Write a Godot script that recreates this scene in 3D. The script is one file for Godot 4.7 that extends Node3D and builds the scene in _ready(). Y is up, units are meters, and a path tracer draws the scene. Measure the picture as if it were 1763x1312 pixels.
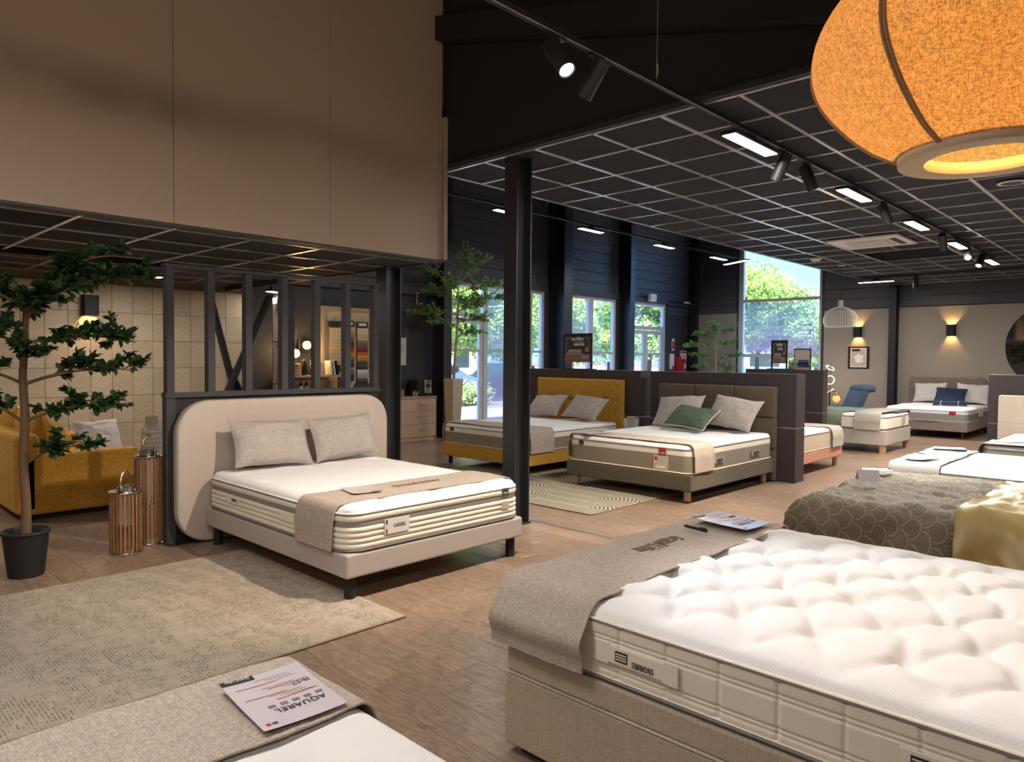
extends Node3D
# A bed shop: x runs along the window wall, -z towards it, y up, metres.

var M := {}
var used := {}
var rng := RandomNumberGenerator.new()
var fn := FastNoiseLite.new()

func _ready() -> void:
	rng.seed = 7
	fn.seed = 3
	fn.frequency = 1.0
	# ---- camera
	var cam := Camera3D.new()
	cam.name = "camera"
	add_child(cam)
	cam.transform = Transform3D(Basis(Vector3(0.6931, 0.0085, 0.7208), Vector3(0.0169, 0.9995, -0.0281), Vector3(-0.7206, 0.0316, 0.6926)).orthonormalized(), Vector3(0, 1.55, 0))
	cam.fov = 56.05
	cam.near = 0.05
	cam.far = 400.0
	# ---- sky and exposure
	var env := Environment.new()
	env.background_mode = Environment.BG_SKY
	var sky := Sky.new()
	var sm := ProceduralSkyMaterial.new()
	sm.sky_top_color = Color(0.30, 0.55, 0.86)
	sm.sky_horizon_color = Color(0.42, 0.68, 0.92)
	sm.sky_curve = 0.18
	sm.ground_bottom_color = Color(0.42, 0.42, 0.4)
	sm.ground_horizon_color = Color(0.7, 0.78, 0.8)
	sm.sky_energy_multiplier = 1.0
	var cl := NoiseTexture2D.new()
	var cn := FastNoiseLite.new()
	cn.seed = 11
	cn.frequency = 0.012
	cn.fractal_octaves = 5
	cl.noise = cn
	cl.width = 1024
	cl.height = 512
	cl.seamless = true
	var cr := Gradient.new()
	cr.offsets = PackedFloat32Array([0.0, 0.5, 0.72, 1.0])
	cr.colors = PackedColorArray([Color(0, 0, 0, 0), Color(0, 0, 0, 0), Color(0.45, 0.43, 0.4, 1), Color(0.6, 0.58, 0.55, 1)])
	cl.color_ramp = cr
	sm.sky_cover = cl
	sky.sky_material = sm
	env.sky = sky
	env.background_energy_multiplier = 7.0
	env.tonemap_mode = Environment.TONE_MAPPER_LINEAR
	env.tonemap_exposure = 0.93
	env.sdfgi_enabled = true
	env.ssao_enabled = true
	env.ssil_enabled = true
	var we := WorldEnvironment.new()
	we.name = "surroundings"
	we.environment = env
	add_child(we)
	# ---- sun: high behind the shop, so that none enters through the glass
	var sun := DirectionalLight3D.new()
	sun.name = "sun"
	add_child(sun)
	sun.look_at_from_position(Vector3(-14, 20, 9), Vector3.ZERO)
	sun.light_color = Color(1.0, 0.95, 0.86)
	sun.light_energy = 9.0
	sun.light_angular_distance = 0.5
	sun.shadow_enabled = true
	# ---- the place
	make_materials()
	build_shell()
	build_ceilings()
	build_glazing()
	build_outside()
	build_lights()
	build_beds()
	build_lounge()
	build_counter_corner()
	build_far_end()
	build_small()


# ------------------------------------------------------------------ naming and nodes
func numbered(n: String) -> String:
	var k: int = used.get(n, 0)
	used[n] = k + 1
	return n if k == 0 else "%s_%03d" % [n, k]

func tag(o: Node3D, label: String, category: String, group := "", kind := "") -> void:
	o.set_meta("label", label)
	if category != "":
		o.set_meta("category", category)
	if group != "":
		o.set_meta("group", group)
	if kind != "":
		o.set_meta("kind", kind)

func thing(called: String, label: String, category: String, at := Vector3.ZERO, turn := 0.0, group := "", kind := "") -> Node3D:
	var o := Node3D.new()
	o.name = numbered(called)
	add_child(o)
	o.position = at
	o.rotation.y = deg_to_rad(turn)
	tag(o, label, category, group, kind)
	return o

func part(parent: Node3D, called: String, mesh: Mesh, mat: Material, at := Vector3.ZERO, basis := Basis.IDENTITY, label := "") -> MeshInstance3D:
	var o := MeshInstance3D.new()
	o.name = called
	o.mesh = mesh
	o.material_override = mat
	o.transform = Transform3D(basis, at)
	parent.add_child(o, true)
	if label != "":
		o.set_meta("label", label)
	return o

func single(called: String, mesh: Mesh, mat: Material, label: String, category: String, at := Vector3.ZERO, basis := Basis.IDENTITY, group := "", kind := "") -> MeshInstance3D:
	var o := MeshInstance3D.new()
	o.name = numbered(called)
	o.mesh = mesh
	o.material_override = mat
	o.transform = Transform3D(basis, at)
	add_child(o, true)
	tag(o, label, category, group, kind)
	return o

func yaw(deg: float) -> Basis:
	return Basis(Vector3.UP, deg_to_rad(deg))


# ------------------------------------------------------------------ mesh collector
class MB:
	var v := PackedVector3Array()
	var uv := PackedVector2Array()
	var idx := PackedInt32Array()

	func tri(a: int, b: int, c: int) -> void:
		idx.append(a); idx.append(b); idx.append(c)

	func quad(a: Vector3, b: Vector3, c: Vector3, d: Vector3, w := 1.0, h := 1.0, u0 := 0.0, v0 := 0.0) -> void:
		# a bottom left, b bottom right, c top right, d top left as seen from the front
		var k := v.size()
		v.append(a); v.append(b); v.append(c); v.append(d)
		uv.append(Vector2(u0, v0 + h)); uv.append(Vector2(u0 + w, v0 + h)); uv.append(Vector2(u0 + w, v0)); uv.append(Vector2(u0, v0))
		tri(k, k + 2, k + 1)
		tri(k, k + 3, k + 2)

	func box(c: Vector3, s: Vector3, b := Basis.IDENTITY) -> void:
		var x := b.x * s.x * 0.5
		var y := b.y * s.y * 0.5
		var z := b.z * s.z * 0.5
		quad(c - x - y + z, c + x - y + z, c + x + y + z, c - x + y + z, s.x, s.y)
		quad(c + x - y - z, c - x - y - z, c - x + y - z, c + x + y - z, s.x, s.y)
		quad(c + x - y + z, c + x - y - z, c + x + y - z, c + x + y + z, s.z, s.y)
		quad(c - x - y - z, c - x - y + z, c - x + y + z, c - x + y - z, s.z, s.y)
		quad(c - x + y + z, c + x + y + z, c + x + y - z, c - x + y - z, s.x, s.z)
		quad(c - x - y - z, c + x - y - z, c + x - y + z, c - x - y + z, s.x, s.z)

	func span(a: Vector3, b: Vector3) -> void:
		box((a + b) * 0.5, (b - a).abs())

	func beam(a: Vector3, b: Vector3, w: float, h: float) -> void:
		var z := (b - a).normalized()
		var x := Vector3.UP.cross(z)
		if x.length() < 0.01:
			x = Vector3.RIGHT
		x = x.normalized()
		box((a + b) * 0.5, Vector3(w, h, (b - a).length()), Basis(x, z.cross(x), z))

	# grid of points: rows[i][j]; front is towards i cross j
	func grid(rows: Array, us := 1.0, vs := 1.0, wrap := false) -> void:
		var k := v.size()
		var nu := rows.size()
		var nv: int = rows[0].size()
		for i in nu:
			var r: PackedVector3Array = rows[i]
			for j in nv:
				v.append(r[j])
				uv.append(Vector2(us * i / maxf(1.0, nu - 1), vs * j / maxf(1.0, nv - 1)))
		for i in nu - 1:
			for j in nv - 1:
				var a := k + i * nv + j
				tri(a, a + 1, a + nv + 1)
				tri(a, a + nv + 1, a + nv)
		if wrap:
			pass

	func tube(path: PackedVector3Array, radii, sides := 8, caps := true, closed := false) -> void:
		var n := path.size()
		var k := v.size()
		var t0 := (path[1] - path[0]).normalized()
		var ref := Vector3.UP if absf(t0.y) < 0.9 else Vector3.RIGHT
		var xax := ref.cross(t0).normalized()
		var length := 0.0
		for i in n:
			var t: Vector3
			if closed:
				t = (path[(i + 1) % n] - path[(i - 1 + n) % n]).normalized()
			else:
				t = (path[mini(i + 1, n - 1)] - path[maxi(i - 1, 0)]).normalized()
			xax = (xax - t * xax.dot(t)).normalized()
			var yax := t.cross(xax)
			var r: float = radii if (radii is float or radii is int) else radii[i]
			if i > 0:
				length += path[i].distance_to(path[i - 1])
			for s in sides + 1:
				var a := TAU * s / sides
				v.append(path[i] + (xax * cos(a) + yax * sin(a)) * r)
				uv.append(Vector2(float(s) / sides, length))
		var st := sides + 1
		for i in (n if closed else n - 1):
			for s in sides:
				var a := k + i * st + s
				var b := k + ((i + 1) % n) * st + s
				tri(a, b, b + 1)
				tri(a, b + 1, a + 1)
		if caps and not closed:
			for e in 2:
				var i := 0 if e == 0 else n - 1
				var c := v.size()
				v.append(path[i]); uv.append(Vector2(0.5, 0.5))
				for s in sides:
					v.append(v[k + i * st + s]); uv.append(Vector2(0.5, 0.5))
				for s in sides:
					if e == 0:
						tri(c, c + 1 + s, c + 1 + (s + 1) % sides)
					else:
						tri(c, c + 1 + (s + 1) % sides, c + 1 + s)

	# profile: points (radius, height) from bottom to top
	func lathe(prof: PackedVector2Array, sides := 24, at := Vector3.ZERO, b := Basis.IDENTITY, sx := 1.0) -> void:
		var rows := []
		for s in sides + 1:
			var a := -TAU * s / sides
			var row := PackedVector3Array()
			for p in prof:
				row.append(at + b * Vector3(cos(a) * p.x * sx, p.y, sin(a) * p.x))
			rows.append(row)
		grid(rows)

	func add(m: Mesh, t: Transform3D) -> void:
		var arr := m.surface_get_arrays(0)
		var k := v.size()
		var mv: PackedVector3Array = arr[Mesh.ARRAY_VERTEX]
		var mu = arr[Mesh.ARRAY_TEX_UV]
		for i in mv.size():
			v.append(t * mv[i])
			uv.append(mu[i] if mu != null else Vector2.ZERO)
		var mi: PackedInt32Array = arr[Mesh.ARRAY_INDEX]
		for i in mi:
			idx.append(k + i)

	func mesh() -> ArrayMesh:
		var n := PackedVector3Array()
		n.resize(v.size())
		for i in range(0, idx.size(), 3):
			var a := idx[i]
			var b := idx[i + 1]
			var c := idx[i + 2]
			var f := (v[c] - v[a]).cross(v[b] - v[a])
			n[a] += f
			n[b] += f
			n[c] += f
		for i in n.size():
			n[i] = n[i].normalized() if n[i].length_squared() > 1e-20 else Vector3.UP
		var arr := []
		arr.resize(Mesh.ARRAY_MAX)
		arr[Mesh.ARRAY_VERTEX] = v
		arr[Mesh.ARRAY_NORMAL] = n
		arr[Mesh.ARRAY_TEX_UV] = uv
		arr[Mesh.ARRAY_INDEX] = idx
		var m := ArrayMesh.new()
		m.add_surface_from_arrays(Mesh.PRIMITIVE_TRIANGLES, arr)
		return m


func boxm(s: Vector3) -> ArrayMesh:
	var b := MB.new()
	b.box(Vector3.ZERO, s)
	return b.mesh()

func spanm(a: Vector3, b: Vector3) -> ArrayMesh:
	var m := MB.new()
	m.span(a, b)
	return m.mesh()

# rounded box, its own normals
func rbox(s: Vector3, r: float, seg := 2, at := Vector3.ZERO) -> ArrayMesh:
	r = minf(r, minf(s.x, minf(s.y, s.z)) * 0.4999)
	var h := s * 0.5 - Vector3(r, r, r)
	var vs := PackedVector3Array()
	var ns := PackedVector3Array()
	var us := PackedVector2Array()
	var ix := PackedInt32Array()
	var ts := []
	for k in seg + 1:
		ts.append([-1.0, -tan(PI / 4 * (1.0 - float(k) / seg))])
	for k in seg + 1:
		ts.append([1.0, tan(PI / 4 * float(k) / seg)])
	var axes := [[0, 1, 2, 1], [2, 1, 0, 1], [0, 2, 1, 1], [0, 1, 2, -1], [2, 1, 0, -1], [0, 2, 1, -1]]
	for ax in axes:
		var w := Vector3.ZERO
		w[ax[2]] = ax[3]
		var u := Vector3.ZERO
		u[ax[0]] = 1
		var vv := Vector3.ZERO
		vv[ax[1]] = 1
		if u.cross(vv).dot(w) < 0:
			u = -u
		var k0 := vs.size()
		var n: int = ts.size()
		for i in n:
			for j in n:
				var inner: Vector3 = u * (ts[i][0] * absf(u.dot(h))) + vv * (ts[j][0] * absf(vv.dot(h))) + w * absf(w.dot(h))
				var d: Vector3 = (u * ts[i][1] + vv * ts[j][1] + w).normalized()
				vs.append(at + inner + d * r)
				ns.append(d)
				var q: Vector3 = inner + d * r
				us.append(Vector2(q.dot(u), -q.dot(vv)))
		for i in n - 1:
			for j in n - 1:
				var a := k0 + i * n + j
				ix.append_array(PackedInt32Array([a, a + 1, a + n + 1, a, a + n + 1, a + n]))
	var arr := []
	arr.resize(Mesh.ARRAY_MAX)
	arr[Mesh.ARRAY_VERTEX] = vs
	arr[Mesh.ARRAY_NORMAL] = ns
	arr[Mesh.ARRAY_TEX_UV] = us
	arr[Mesh.ARRAY_INDEX] = ix
	var m := ArrayMesh.new()
	m.add_surface_from_arrays(Mesh.PRIMITIVE_TRIANGLES, arr)
	return m

# a sheet with thickness over f(u, v), u and v from 0 to 1; the under side lies t below along the normal
func sheet(nu: int, nv: int, f: Callable, t: float, us := 1.0, vs := 1.0) -> ArrayMesh:
	var P := []
	for i in nu + 1:
		var row := PackedVector3Array()
		for j in nv + 1:
			row.append(f.call(float(i) / nu, float(j) / nv))
		P.append(row)
	var Q := []
	for i in nu + 1:
		var row := PackedVector3Array()
		for j in nv + 1:
			var du: Vector3 = P[mini(i + 1, nu)][j] - P[maxi(i - 1, 0)][j]
			var dv: Vector3 = P[i][mini(j + 1, nv)] - P[i][maxi(j - 1, 0)]
			var n := du.cross(dv).normalized()
			row.append(P[i][j] - n * t)
		Q.append(row)
	var b := MB.new()
	b.grid(P, us, vs)
	var R := []
	for i in nu + 1:
		R.append(Q[nu - i])
	b.grid(R, us, vs)
	var e1 := []
	var e2 := []
	for i in nu + 1:
		e1.append(PackedVector3Array([Q[i][0], P[i][0]]))
		e2.append(PackedVector3Array([P[i][nv], Q[i][nv]]))
	b.grid(e1, us, 0.02)
	b.grid(e2, us, 0.02)
	var e3 := [Q[0], P[0]]
	var e4 := [P[nu], Q[nu]]
	b.grid(e3, 0.02, vs)
	b.grid(e4, 0.02, vs)
	return b.mesh()

func lathem(prof: Array, sides := 24, sx := 1.0) -> ArrayMesh:
	var p := PackedVector2Array()
	for q in prof:
		p.append(Vector2(q[0], q[1]))
	var b := MB.new()
	b.lathe(p, sides, Vector3.ZERO, Basis.IDENTITY, sx)
	return b.mesh()

func tubem(path: Array, r, sides := 8, closed := false) -> ArrayMesh:
	var b := MB.new()
	b.tube(PackedVector3Array(path), r, sides, true, closed)
	return b.mesh()

func text_mesh(s: String, height: float, depth := 0.002, serif := false, bold := false, width := 0.0) -> ArrayMesh:
	var t := TextMesh.new()
	var f := SystemFont.new()
	f.font_names = PackedStringArray(["Droid Serif" if serif else "Droid Sans"])
	if bold:
		f.font_weight = 700
	t.font = f
	t.text = s
	t.font_size = 48
	t.pixel_size = height / 34.0
	t.depth = depth
	t.curve_step = 2.0
	var arr := t.get_mesh_arrays()
	var m := ArrayMesh.new()
	var vs: PackedVector3Array = arr[Mesh.ARRAY_VERTEX]
	if width > 0.0 and vs.size():
		var lo := 1e9
		var hi := -1e9
		for p in vs:
			lo = minf(lo, p.x)
			hi = maxf(hi, p.x)
		var k := width / maxf(hi - lo, 1e-5)
		for i in vs.size():
			vs[i].x *= k
		arr[Mesh.ARRAY_VERTEX] = vs
	arr[Mesh.ARRAY_TANGENT] = null
	m.add_surface_from_arrays(Mesh.PRIMITIVE_TRIANGLES, arr)
	return m

# lays flat lettering on a bumpy top: f(x, z) gives the height; text runs along dir with its tops towards up
func text_on(s: String, height: float, at: Vector3, dir: Vector3, up: Vector3, f: Callable, width := 0.0, bold := false, serif := false) -> ArrayMesh:
	var m := text_mesh(s, height, 0.001, serif, bold, width)
	var arr := m.surface_get_arrays(0)
	var vs: PackedVector3Array = arr[Mesh.ARRAY_VERTEX]
	for i in vs.size():
		var q := at + dir * vs[i].x + up * vs[i].y
		q.y = f.call(q.x, q.z) + 0.0022 + vs[i].z
		vs[i] = q
	arr[Mesh.ARRAY_VERTEX] = vs
	var ns: PackedVector3Array = arr[Mesh.ARRAY_NORMAL]
	var b := Basis(dir, up, dir.cross(up))
	for i in ns.size():
		ns[i] = (b * ns[i]).normalized()
	arr[Mesh.ARRAY_NORMAL] = ns
	var o := ArrayMesh.new()
	o.add_surface_from_arrays(Mesh.PRIMITIVE_TRIANGLES, arr)
	return o

# ------------------------------------------------------------------ materials
func c8(r: float, g: float, b: float, a := 1.0) -> Color:
	return Color(r / 255.0, g / 255.0, b / 255.0, a)

func mat(name: String, col: Color, rough := 0.8, metal := 0.0, tex: Texture2D = null, scale := 1.0, tri := true) -> StandardMaterial3D:
	var m := StandardMaterial3D.new()
	m.resource_name = name
	m.albedo_color = col
	m.roughness = rough
	m.metallic = metal
	if tex:
		m.albedo_texture = tex
		if tri:
			m.uv1_triplanar = true
			m.uv1_scale = Vector3(scale, scale, scale)
		else:
			m.uv1_scale = Vector3(scale, scale, 1)
	M[name] = m
	return m

func bump(m: StandardMaterial3D, tex: Texture2D, s: float) -> void:
	m.normal_enabled = true
	m.normal_texture = tex
	m.normal_scale = s

func sheen(m: StandardMaterial3D, s: float) -> void:
	m.rim_enabled = true
	m.rim = s

func img(n: int, h: int, f: Callable) -> Image:
	var im := Image.create(n, h, false, Image.FORMAT_RGBA8)
	for y in h:
		for x in n:
			im.set_pixel(x, y, f.call(x, y))
	return im

func tex(im: Image) -> ImageTexture:
	return ImageTexture.create_from_image(im)

func grey(v: float) -> Color:
	v = clampf(v, 0, 1)
	return Color(v, v, v)

func noise(seed_: int, freq: float, oct := 3) -> FastNoiseLite:
	var f := FastNoiseLite.new()
	f.seed = seed_
	f.frequency = freq
	f.fractal_octaves = oct
	return f

# seamless noise in x and y over n pixels
func wrapn(f: FastNoiseLite, x: float, y: float, n: float, s: float) -> float:
	var a := TAU * x / n
	var b := TAU * y / n
	return f.get_noise_3d(cos(a) * s, sin(a) * s + cos(b) * s * 1.31, sin(b) * s * 1.31)

func glow(name: String, col: Color, e: float) -> StandardMaterial3D:
	var m := mat(name, col, 0.6)
	m.emission_enabled = true
	m.emission = col
	m.emission_energy_multiplier = e
	return m

func make_materials() -> void:
	var R := RandomNumberGenerator.new()
	R.seed = 5
	# --- linen weave
	var lw := []
	for i in 512:
		lw.append(R.randf())
	var lh := []
	for i in 512:
		lh.append(R.randf())
	var nz := noise(4, 0.9, 3)
	var linen := img(512, 512, func(x, y):
		var a: float = 0.5 + 0.5 * nz.get_noise_2d(x * 0.09, (y / 2) * 3.1)
		var b: float = 0.5 + 0.5 * nz.get_noise_2d((x / 2) * 3.1, y * 0.09 + 400.0)
		var w: float = a if ((x / 2 + y / 2) % 2 == 0) else b
		return grey(0.86 + 0.42 * (w - 0.5) + 0.06 * (lw[x] - 0.5) + 0.06 * (lh[y] - 0.5)))
	var t_linen := tex(linen)
	var lb := linen.duplicate()
	lb.bump_map_to_normal_map(2.0)
	var t_linen_n := tex(lb)
	# --- soft mottle for velvet, paint and plaster
	var n2 := noise(9, 0.8, 4)
	var mott := img(256, 256, func(x, y): return grey(0.93 + 0.12 * wrapn(n2, x, y, 256.0, 1.6) + 0.05 * wrapn(n2, x + 99, y, 256.0, 8.0)))
	var t_mott := tex(mott)
	# --- wood grain along v
	var n3 := noise(21, 1.0, 4)
	var wood := img(256, 1024, func(x, y):
		var u: float = x / 256.0
		var q: float = y / 1024.0
		var wav: float = n3.get_noise_2d(u * 2.0, q * 3.0) * 0.35
		var ring: float = sin((u * 5.0 + wav * 3.0 + n3.get_noise_2d(u * 1.2 + 40.0, q * 1.1) * 3.5) * TAU) * 0.5 + 0.5
		var fib: float = n3.get_noise_2d(u * 60.0, q * 9.0)
		var kn: float = smoothstep(0.34, 0.62, n3.get_noise_2d(u * 2.4 + 7.0, q * 5.0 + 3.0))
		var v: float = 0.80 + 0.10 * (ring - 0.5) + 0.20 * fib - 0.13 * kn
		return Color(clampf(v, 0, 1), clampf(v * 0.985 - 0.01 * kn, 0, 1), clampf(v * 0.965 - 0.03 * kn, 0, 1)))
	var t_wood := tex(wood)
	# --- knit with dots, for ticking
	var kn := img(128, 128, func(x, y):
		var a: float = sin((x + y) * TAU / 16.0)
		var b: float = sin((x - y) * TAU / 16.0)
		return grey(0.5 + 0.25 * a + 0.25 * b))
	kn.bump_map_to_normal_map(1.2)
	var t_knit := tex(kn)
	# --- carpet with woven dashes
	var n5 := noise(33, 1.0, 3)
	var rug := Image.create(1024, 1024, false, Image.FORMAT_RGBA8)
	for y in 1024:
		for x in 1024:
			var f: float = 0.92 + 0.10 * n5.get_noise_2d(x * 0.5, y * 0.5) + 0.06 * n5.get_noise_2d(x * 0.02, y * 0.02)
			rug.set_pixel(x, y, Color(f * 0.765, f * 0.70, f * 0.63))
	for k in 34000:
		var gx := R.randi_range(0, 127)
		var gy := R.randi_range(0, 169)
		var dens: float = n5.get_noise_2d(gx * 0.11, gy * 0.022) + 0.6 * n5.get_noise_2d(gx * 0.03 + 50.0, gy * 0.09)
		if dens < R.randf_range(-0.42, 0.25):
			continue
		var lng := R.randi_range(3, 7)
		var across := n5.get_noise_2d(gx * 0.05 + 9.0, gy * 0.05) > 0.0
		var tone := R.randf_range(0.76, 0.93)
		var rr := Rect2i(gx * 8, gy * 6, lng + 1 if across else 3, 3 if across else lng)
		for yy in range(rr.position.y, mini(rr.end.y, 1024)):
			for xx in range(rr.position.x, mini(rr.end.x, 1024)):
				var p := rug.get_pixel(xx, yy)
				rug.set_pixel(xx, yy, Color(p.r * tone, p.g * tone, p.b * tone * 0.97))
	var t_rug := tex(rug)
	# --- arch lines rug
	var arch := img(1024, 1024, func(x, y):
		var u: float = x / 1024.0 * 5.0
		var q: float = y / 1024.0 * 5.0
		var cell := int(floor(u)) 
		var fx: float = u - floor(u) - 0.5
		var best := 0.0
		var sh: float = 0.5 if cell % 2 == 0 else 0.0
		var fz: float = fposmod(q + sh, 2.5)
		var d: float = absf(fx) * 2.0 if fz > 0.95 else Vector2(fx * 2.0, (fz - 0.95) * 2.0).length()
		if d > 1.0 and fz <= 0.95:
			d = 2.0 - d + 0.1
		best = 0.5 + 0.5 * sin(d * TAU * 5.5)
		best = smoothstep(0.42, 0.62, best)
		var g: float = 0.96 + 0.08 * n5.get_noise_2d(x * 0.7, y * 0.7)
		return Color(lerpf(0.33, 0.80, best) * g, lerpf(0.31, 0.76, best) * g, lerpf(0.265, 0.66, best) * g))
	var t_arch := tex(arch)
	# --- overlapping scales for the quilt cover
	var scal := img(512, 512, func(x, y):
		var u: float = x / 512.0 * 4.0
		var q: float = y / 512.0 * 8.0
		var tone := 0.0
		var hit := 9.0
		for row in range(3, -1, -1):
			var rr: float = floor(q) - row + 1.0
			var off: float = 0.5 if posmod(int(rr), 2) == 1 else 0.0
			var cx: float = round(u - off) + off
			var d := Vector2((u - cx) * 2.0, (q - rr) * 1.0).length()
			if d < 1.02:
				hit = d
				break
		var line: float = 0.5 + 0.5 * cos(hit * TAU * 4.0)
		if hit > 0.76:
			line = 0.8 if hit < 0.93 else 0.1
		else:
			line *= 0.5
		var base := Vector3(0.40, 0.37, 0.31)
		var hi := Vector3(0.60, 0.535, 0.42)
		var col := base.lerp(hi, clampf(line, 0, 1))
		return Color(col.x, col.y, col.z))
	var t_scal := tex(scal)
	# --- herringbone ticking
	var chev := img(256, 256, func(x, y):
		var col := int(x / 64)
		var s: float = x % 64
		var k: float = y + (s if col % 2 == 0 else 64.0 - s)
		var l: float = fposmod(k, 16.0)
		return grey(0.55 if l < 5.0 else 0.95))
	var t_chev := tex(chev)
	# --- small leaves on a throw
	var leafy := Image.create(256, 256, false, Image.FORMAT_RGBA8)
	leafy.fill(c8(122, 124, 104))
	for k in 420:
		var px := R.randi_range(0, 255)
		var py := R.randi_range(0, 255)
		var ang := R.randf() * TAU
		for s in range(-4, 5):
			for w in range(-1, 2):
				var X := posmod(px + int(cos(ang) * s - sin(ang) * w), 256)
				var Y := posmod(py + int(sin(ang) * s + cos(ang) * w), 256)
				leafy.set_pixel(X, Y, c8(196, 192, 172))
	var t_leafy := tex(leafy)
	# --- gauze of the lamp shade
	var gz := img(512, 512, func(x, y):
		var a: float = n5.get_noise_2d(x * 2.1, y * 0.05)
		var b: float = n5.get_noise_2d(x * 0.05 + 77.0, y * 2.1)
		var s: float = 0.72 + 0.5 * a + 0.5 * b + 0.1 * n5.get_noise_2d(x * 1.3, y * 1.3)
		return grey(s))
	var t_gauze := tex(gz)
	# --- pegboard
	var peg := img(64, 64, func(x, y):
		var dx: float = absf((x % 32) - 16.0)
		var dy: float = absf((y % 32) - 16.0)
		return c8(150, 138, 112) if dx < 4.0 and dy < 8.0 else c8(214, 200, 168))
	# --- concrete-like wall tile, streaks along v
	var n7 := noise(61, 1.0, 4)
	var strk := img(256, 256, func(x, y): return grey(0.87 + 0.20 * n7.get_noise_2d(x * 0.5, y * 0.035) + 0.08 * n7.get_noise_2d(x * 0.9, y * 0.9)))
	var t_strk := tex(strk)
	var strk_h := img(256, 256, func(x, y): return grey(0.93 + 0.14 * n7.get_noise_2d(x * 0.03, y * 0.55 + 300.0) + 0.04 * n7.get_noise_2d(x * 0.4, y * 2.0)))
	var t_grain := tex(strk_h)
	# --- wallcovering grain
	var wc := img(256, 256, func(x, y): return grey(0.9 + 0.10 * n7.get_noise_2d(x * 0.9, y * 0.9) + 0.06 * n7.get_noise_2d(x * 0.1, y * 0.1)))
	var t_wc := tex(wc)
	# --- asphalt and grass
	var asp := img(256, 256, func(x, y): return grey(0.8 + 0.22 * n7.get_noise_2d(x * 1.7, y * 1.7) + 0.15 * wrapn(n7, x, y, 256.0, 1.2)))
	var t_asp := tex(asp)

	# paint and metal
	mat("dark", c8(52, 53, 58), 0.55)
	mat("dark_gloss", c8(38, 40, 46), 0.4)
	mat("clad", c8(70, 72, 78), 0.5)
	mat("black", c8(26, 27, 31), 0.75)
	mat("black_soft", c8(30, 30, 33), 0.55)
	mat("roof", c8(34, 34, 36), 0.9)
	mat("tile", c8(46, 48, 54), 0.95, 0.0, t_wc, 3.0)
	mat("tbar", c8(214, 216, 220), 0.24, 0.5)
	mat("beige", c8(174, 156, 138), 0.6, 0.0, t_wc, 4.0)
	mat("white", c8(232, 232, 230), 0.5)
	mat("white_gloss", c8(236, 236, 236), 0.3)
	mat("frame_grey", c8(196, 200, 204), 0.4)
	mat("chrome", c8(220, 218, 214), 0.12, 1.0)
	mat("steel", c8(190, 190, 190), 0.35, 0.9)
	mat("gold", c8(196, 148, 70), 0.25, 0.9)
	mat("red", c8(176, 26, 36), 0.4)
	mat("tan_fabric", c8(176, 166, 154), 0.9, 0.0, t_wc, 4.0)
	mat("tan_tile", c8(204, 184, 156), 0.85, 0.0, t_strk, 2.2)
	var tt := mat("tan_tile_b", c8(196, 176, 148), 0.85, 0.0, t_strk, 2.2)
	tt.uv1_offset = Vector3(0.3, 0.7, 0.1)
	mat("grout", c8(124, 106, 84), 0.95)
	# wood
	for k in 5:
		var sh: float = [1.0, 0.96, 1.03, 0.98, 0.935][k]
		var fm := mat("plank%d" % k, Color(0.745 * sh, 0.64 * sh, 0.56 * sh), 0.28, 0.0, t_wood, 1.0, false)
		fm.metallic_specular = 0.5
	mat("subfloor", c8(60, 46, 36), 0.9)
	mat("oak", c8(206, 174, 146), 0.5, 0.0, t_grain, 1.3)
	mat("oak_leg", c8(200, 156, 120), 0.5, 0.0, t_grain, 2.0)
	mat("ply", c8(222, 196, 160), 0.55, 0.0, t_grain, 3.0)
	mat("slat", c8(176, 128, 88), 0.6, 0.0, t_strk, 3.0)
	mat("slat_b", c8(150, 104, 70), 0.6, 0.0, t_strk, 3.0)
	mat("wenge", c8(54, 47, 49), 0.6)
	# cloth
	var m := mat("linen", c8(206, 190, 175), 0.95, 0.0, t_linen, 0.95)
	bump(m, t_linen_n, 0.6)
	m = mat("linen_pillow", c8(192, 183, 177), 0.95, 0.0, t_linen, 0.9)
	bump(m, t_linen_n, 0.5)
	m = mat("linen_far", c8(206, 196, 182), 0.95, 0.0, t_linen, 1.0)
	m = mat("bed_beige", c8(212, 199, 190), 0.9, 0.0, t_linen, 5.0)
	sheen(m, 0.1)
	m = mat("bed_sand", c8(208, 190, 166), 0.9, 0.0, t_linen, 3.2)
	m.uv1_scale = Vector3(1.2, 4.5, 1.2)
	m = mat("ticking", c8(236, 233, 232), 0.85, 0.0)
	m.uv1_triplanar = true
	m.uv1_scale = Vector3(9, 9, 9)
	bump(m, t_knit, 0.8)
	m = mat("ticking_smooth", c8(236, 234, 234), 0.85)
	m = mat("ticking_cream", c8(234, 225, 209), 0.85)
	m = mat("ticking_side", c8(232, 222, 206), 0.85)
	m.uv1_triplanar = true
	m.uv1_scale = Vector3(12, 12, 12)
	bump(m, t_knit, 0.35)
	m = mat("band_grey", c8(140, 136, 130), 0.8)
	m = mat("band_taupe", c8(150, 140, 124), 0.85, 0.0, t_wc, 6.0)
	m = mat("piping", c8(120, 118, 116), 0.7)
	m = mat("piping_dark", c8(84, 80, 80), 0.7)
	m = mat("piping_cream", c8(222, 206, 180), 0.8)
	m = mat("mustard", c8(196, 146, 48), 0.85, 0.0, t_mott, 2.2)
	sheen(m, 0.5)
	m = mat("mustard_cushion", c8(190, 138, 40), 0.85, 0.0, t_mott, 3.0)
	sheen(m, 0.5)
	m = mat("velvet_green", c8(92, 82, 65), 0.85, 0.0, t_mott, 3.6)
	sheen(m, 0.5)
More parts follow.
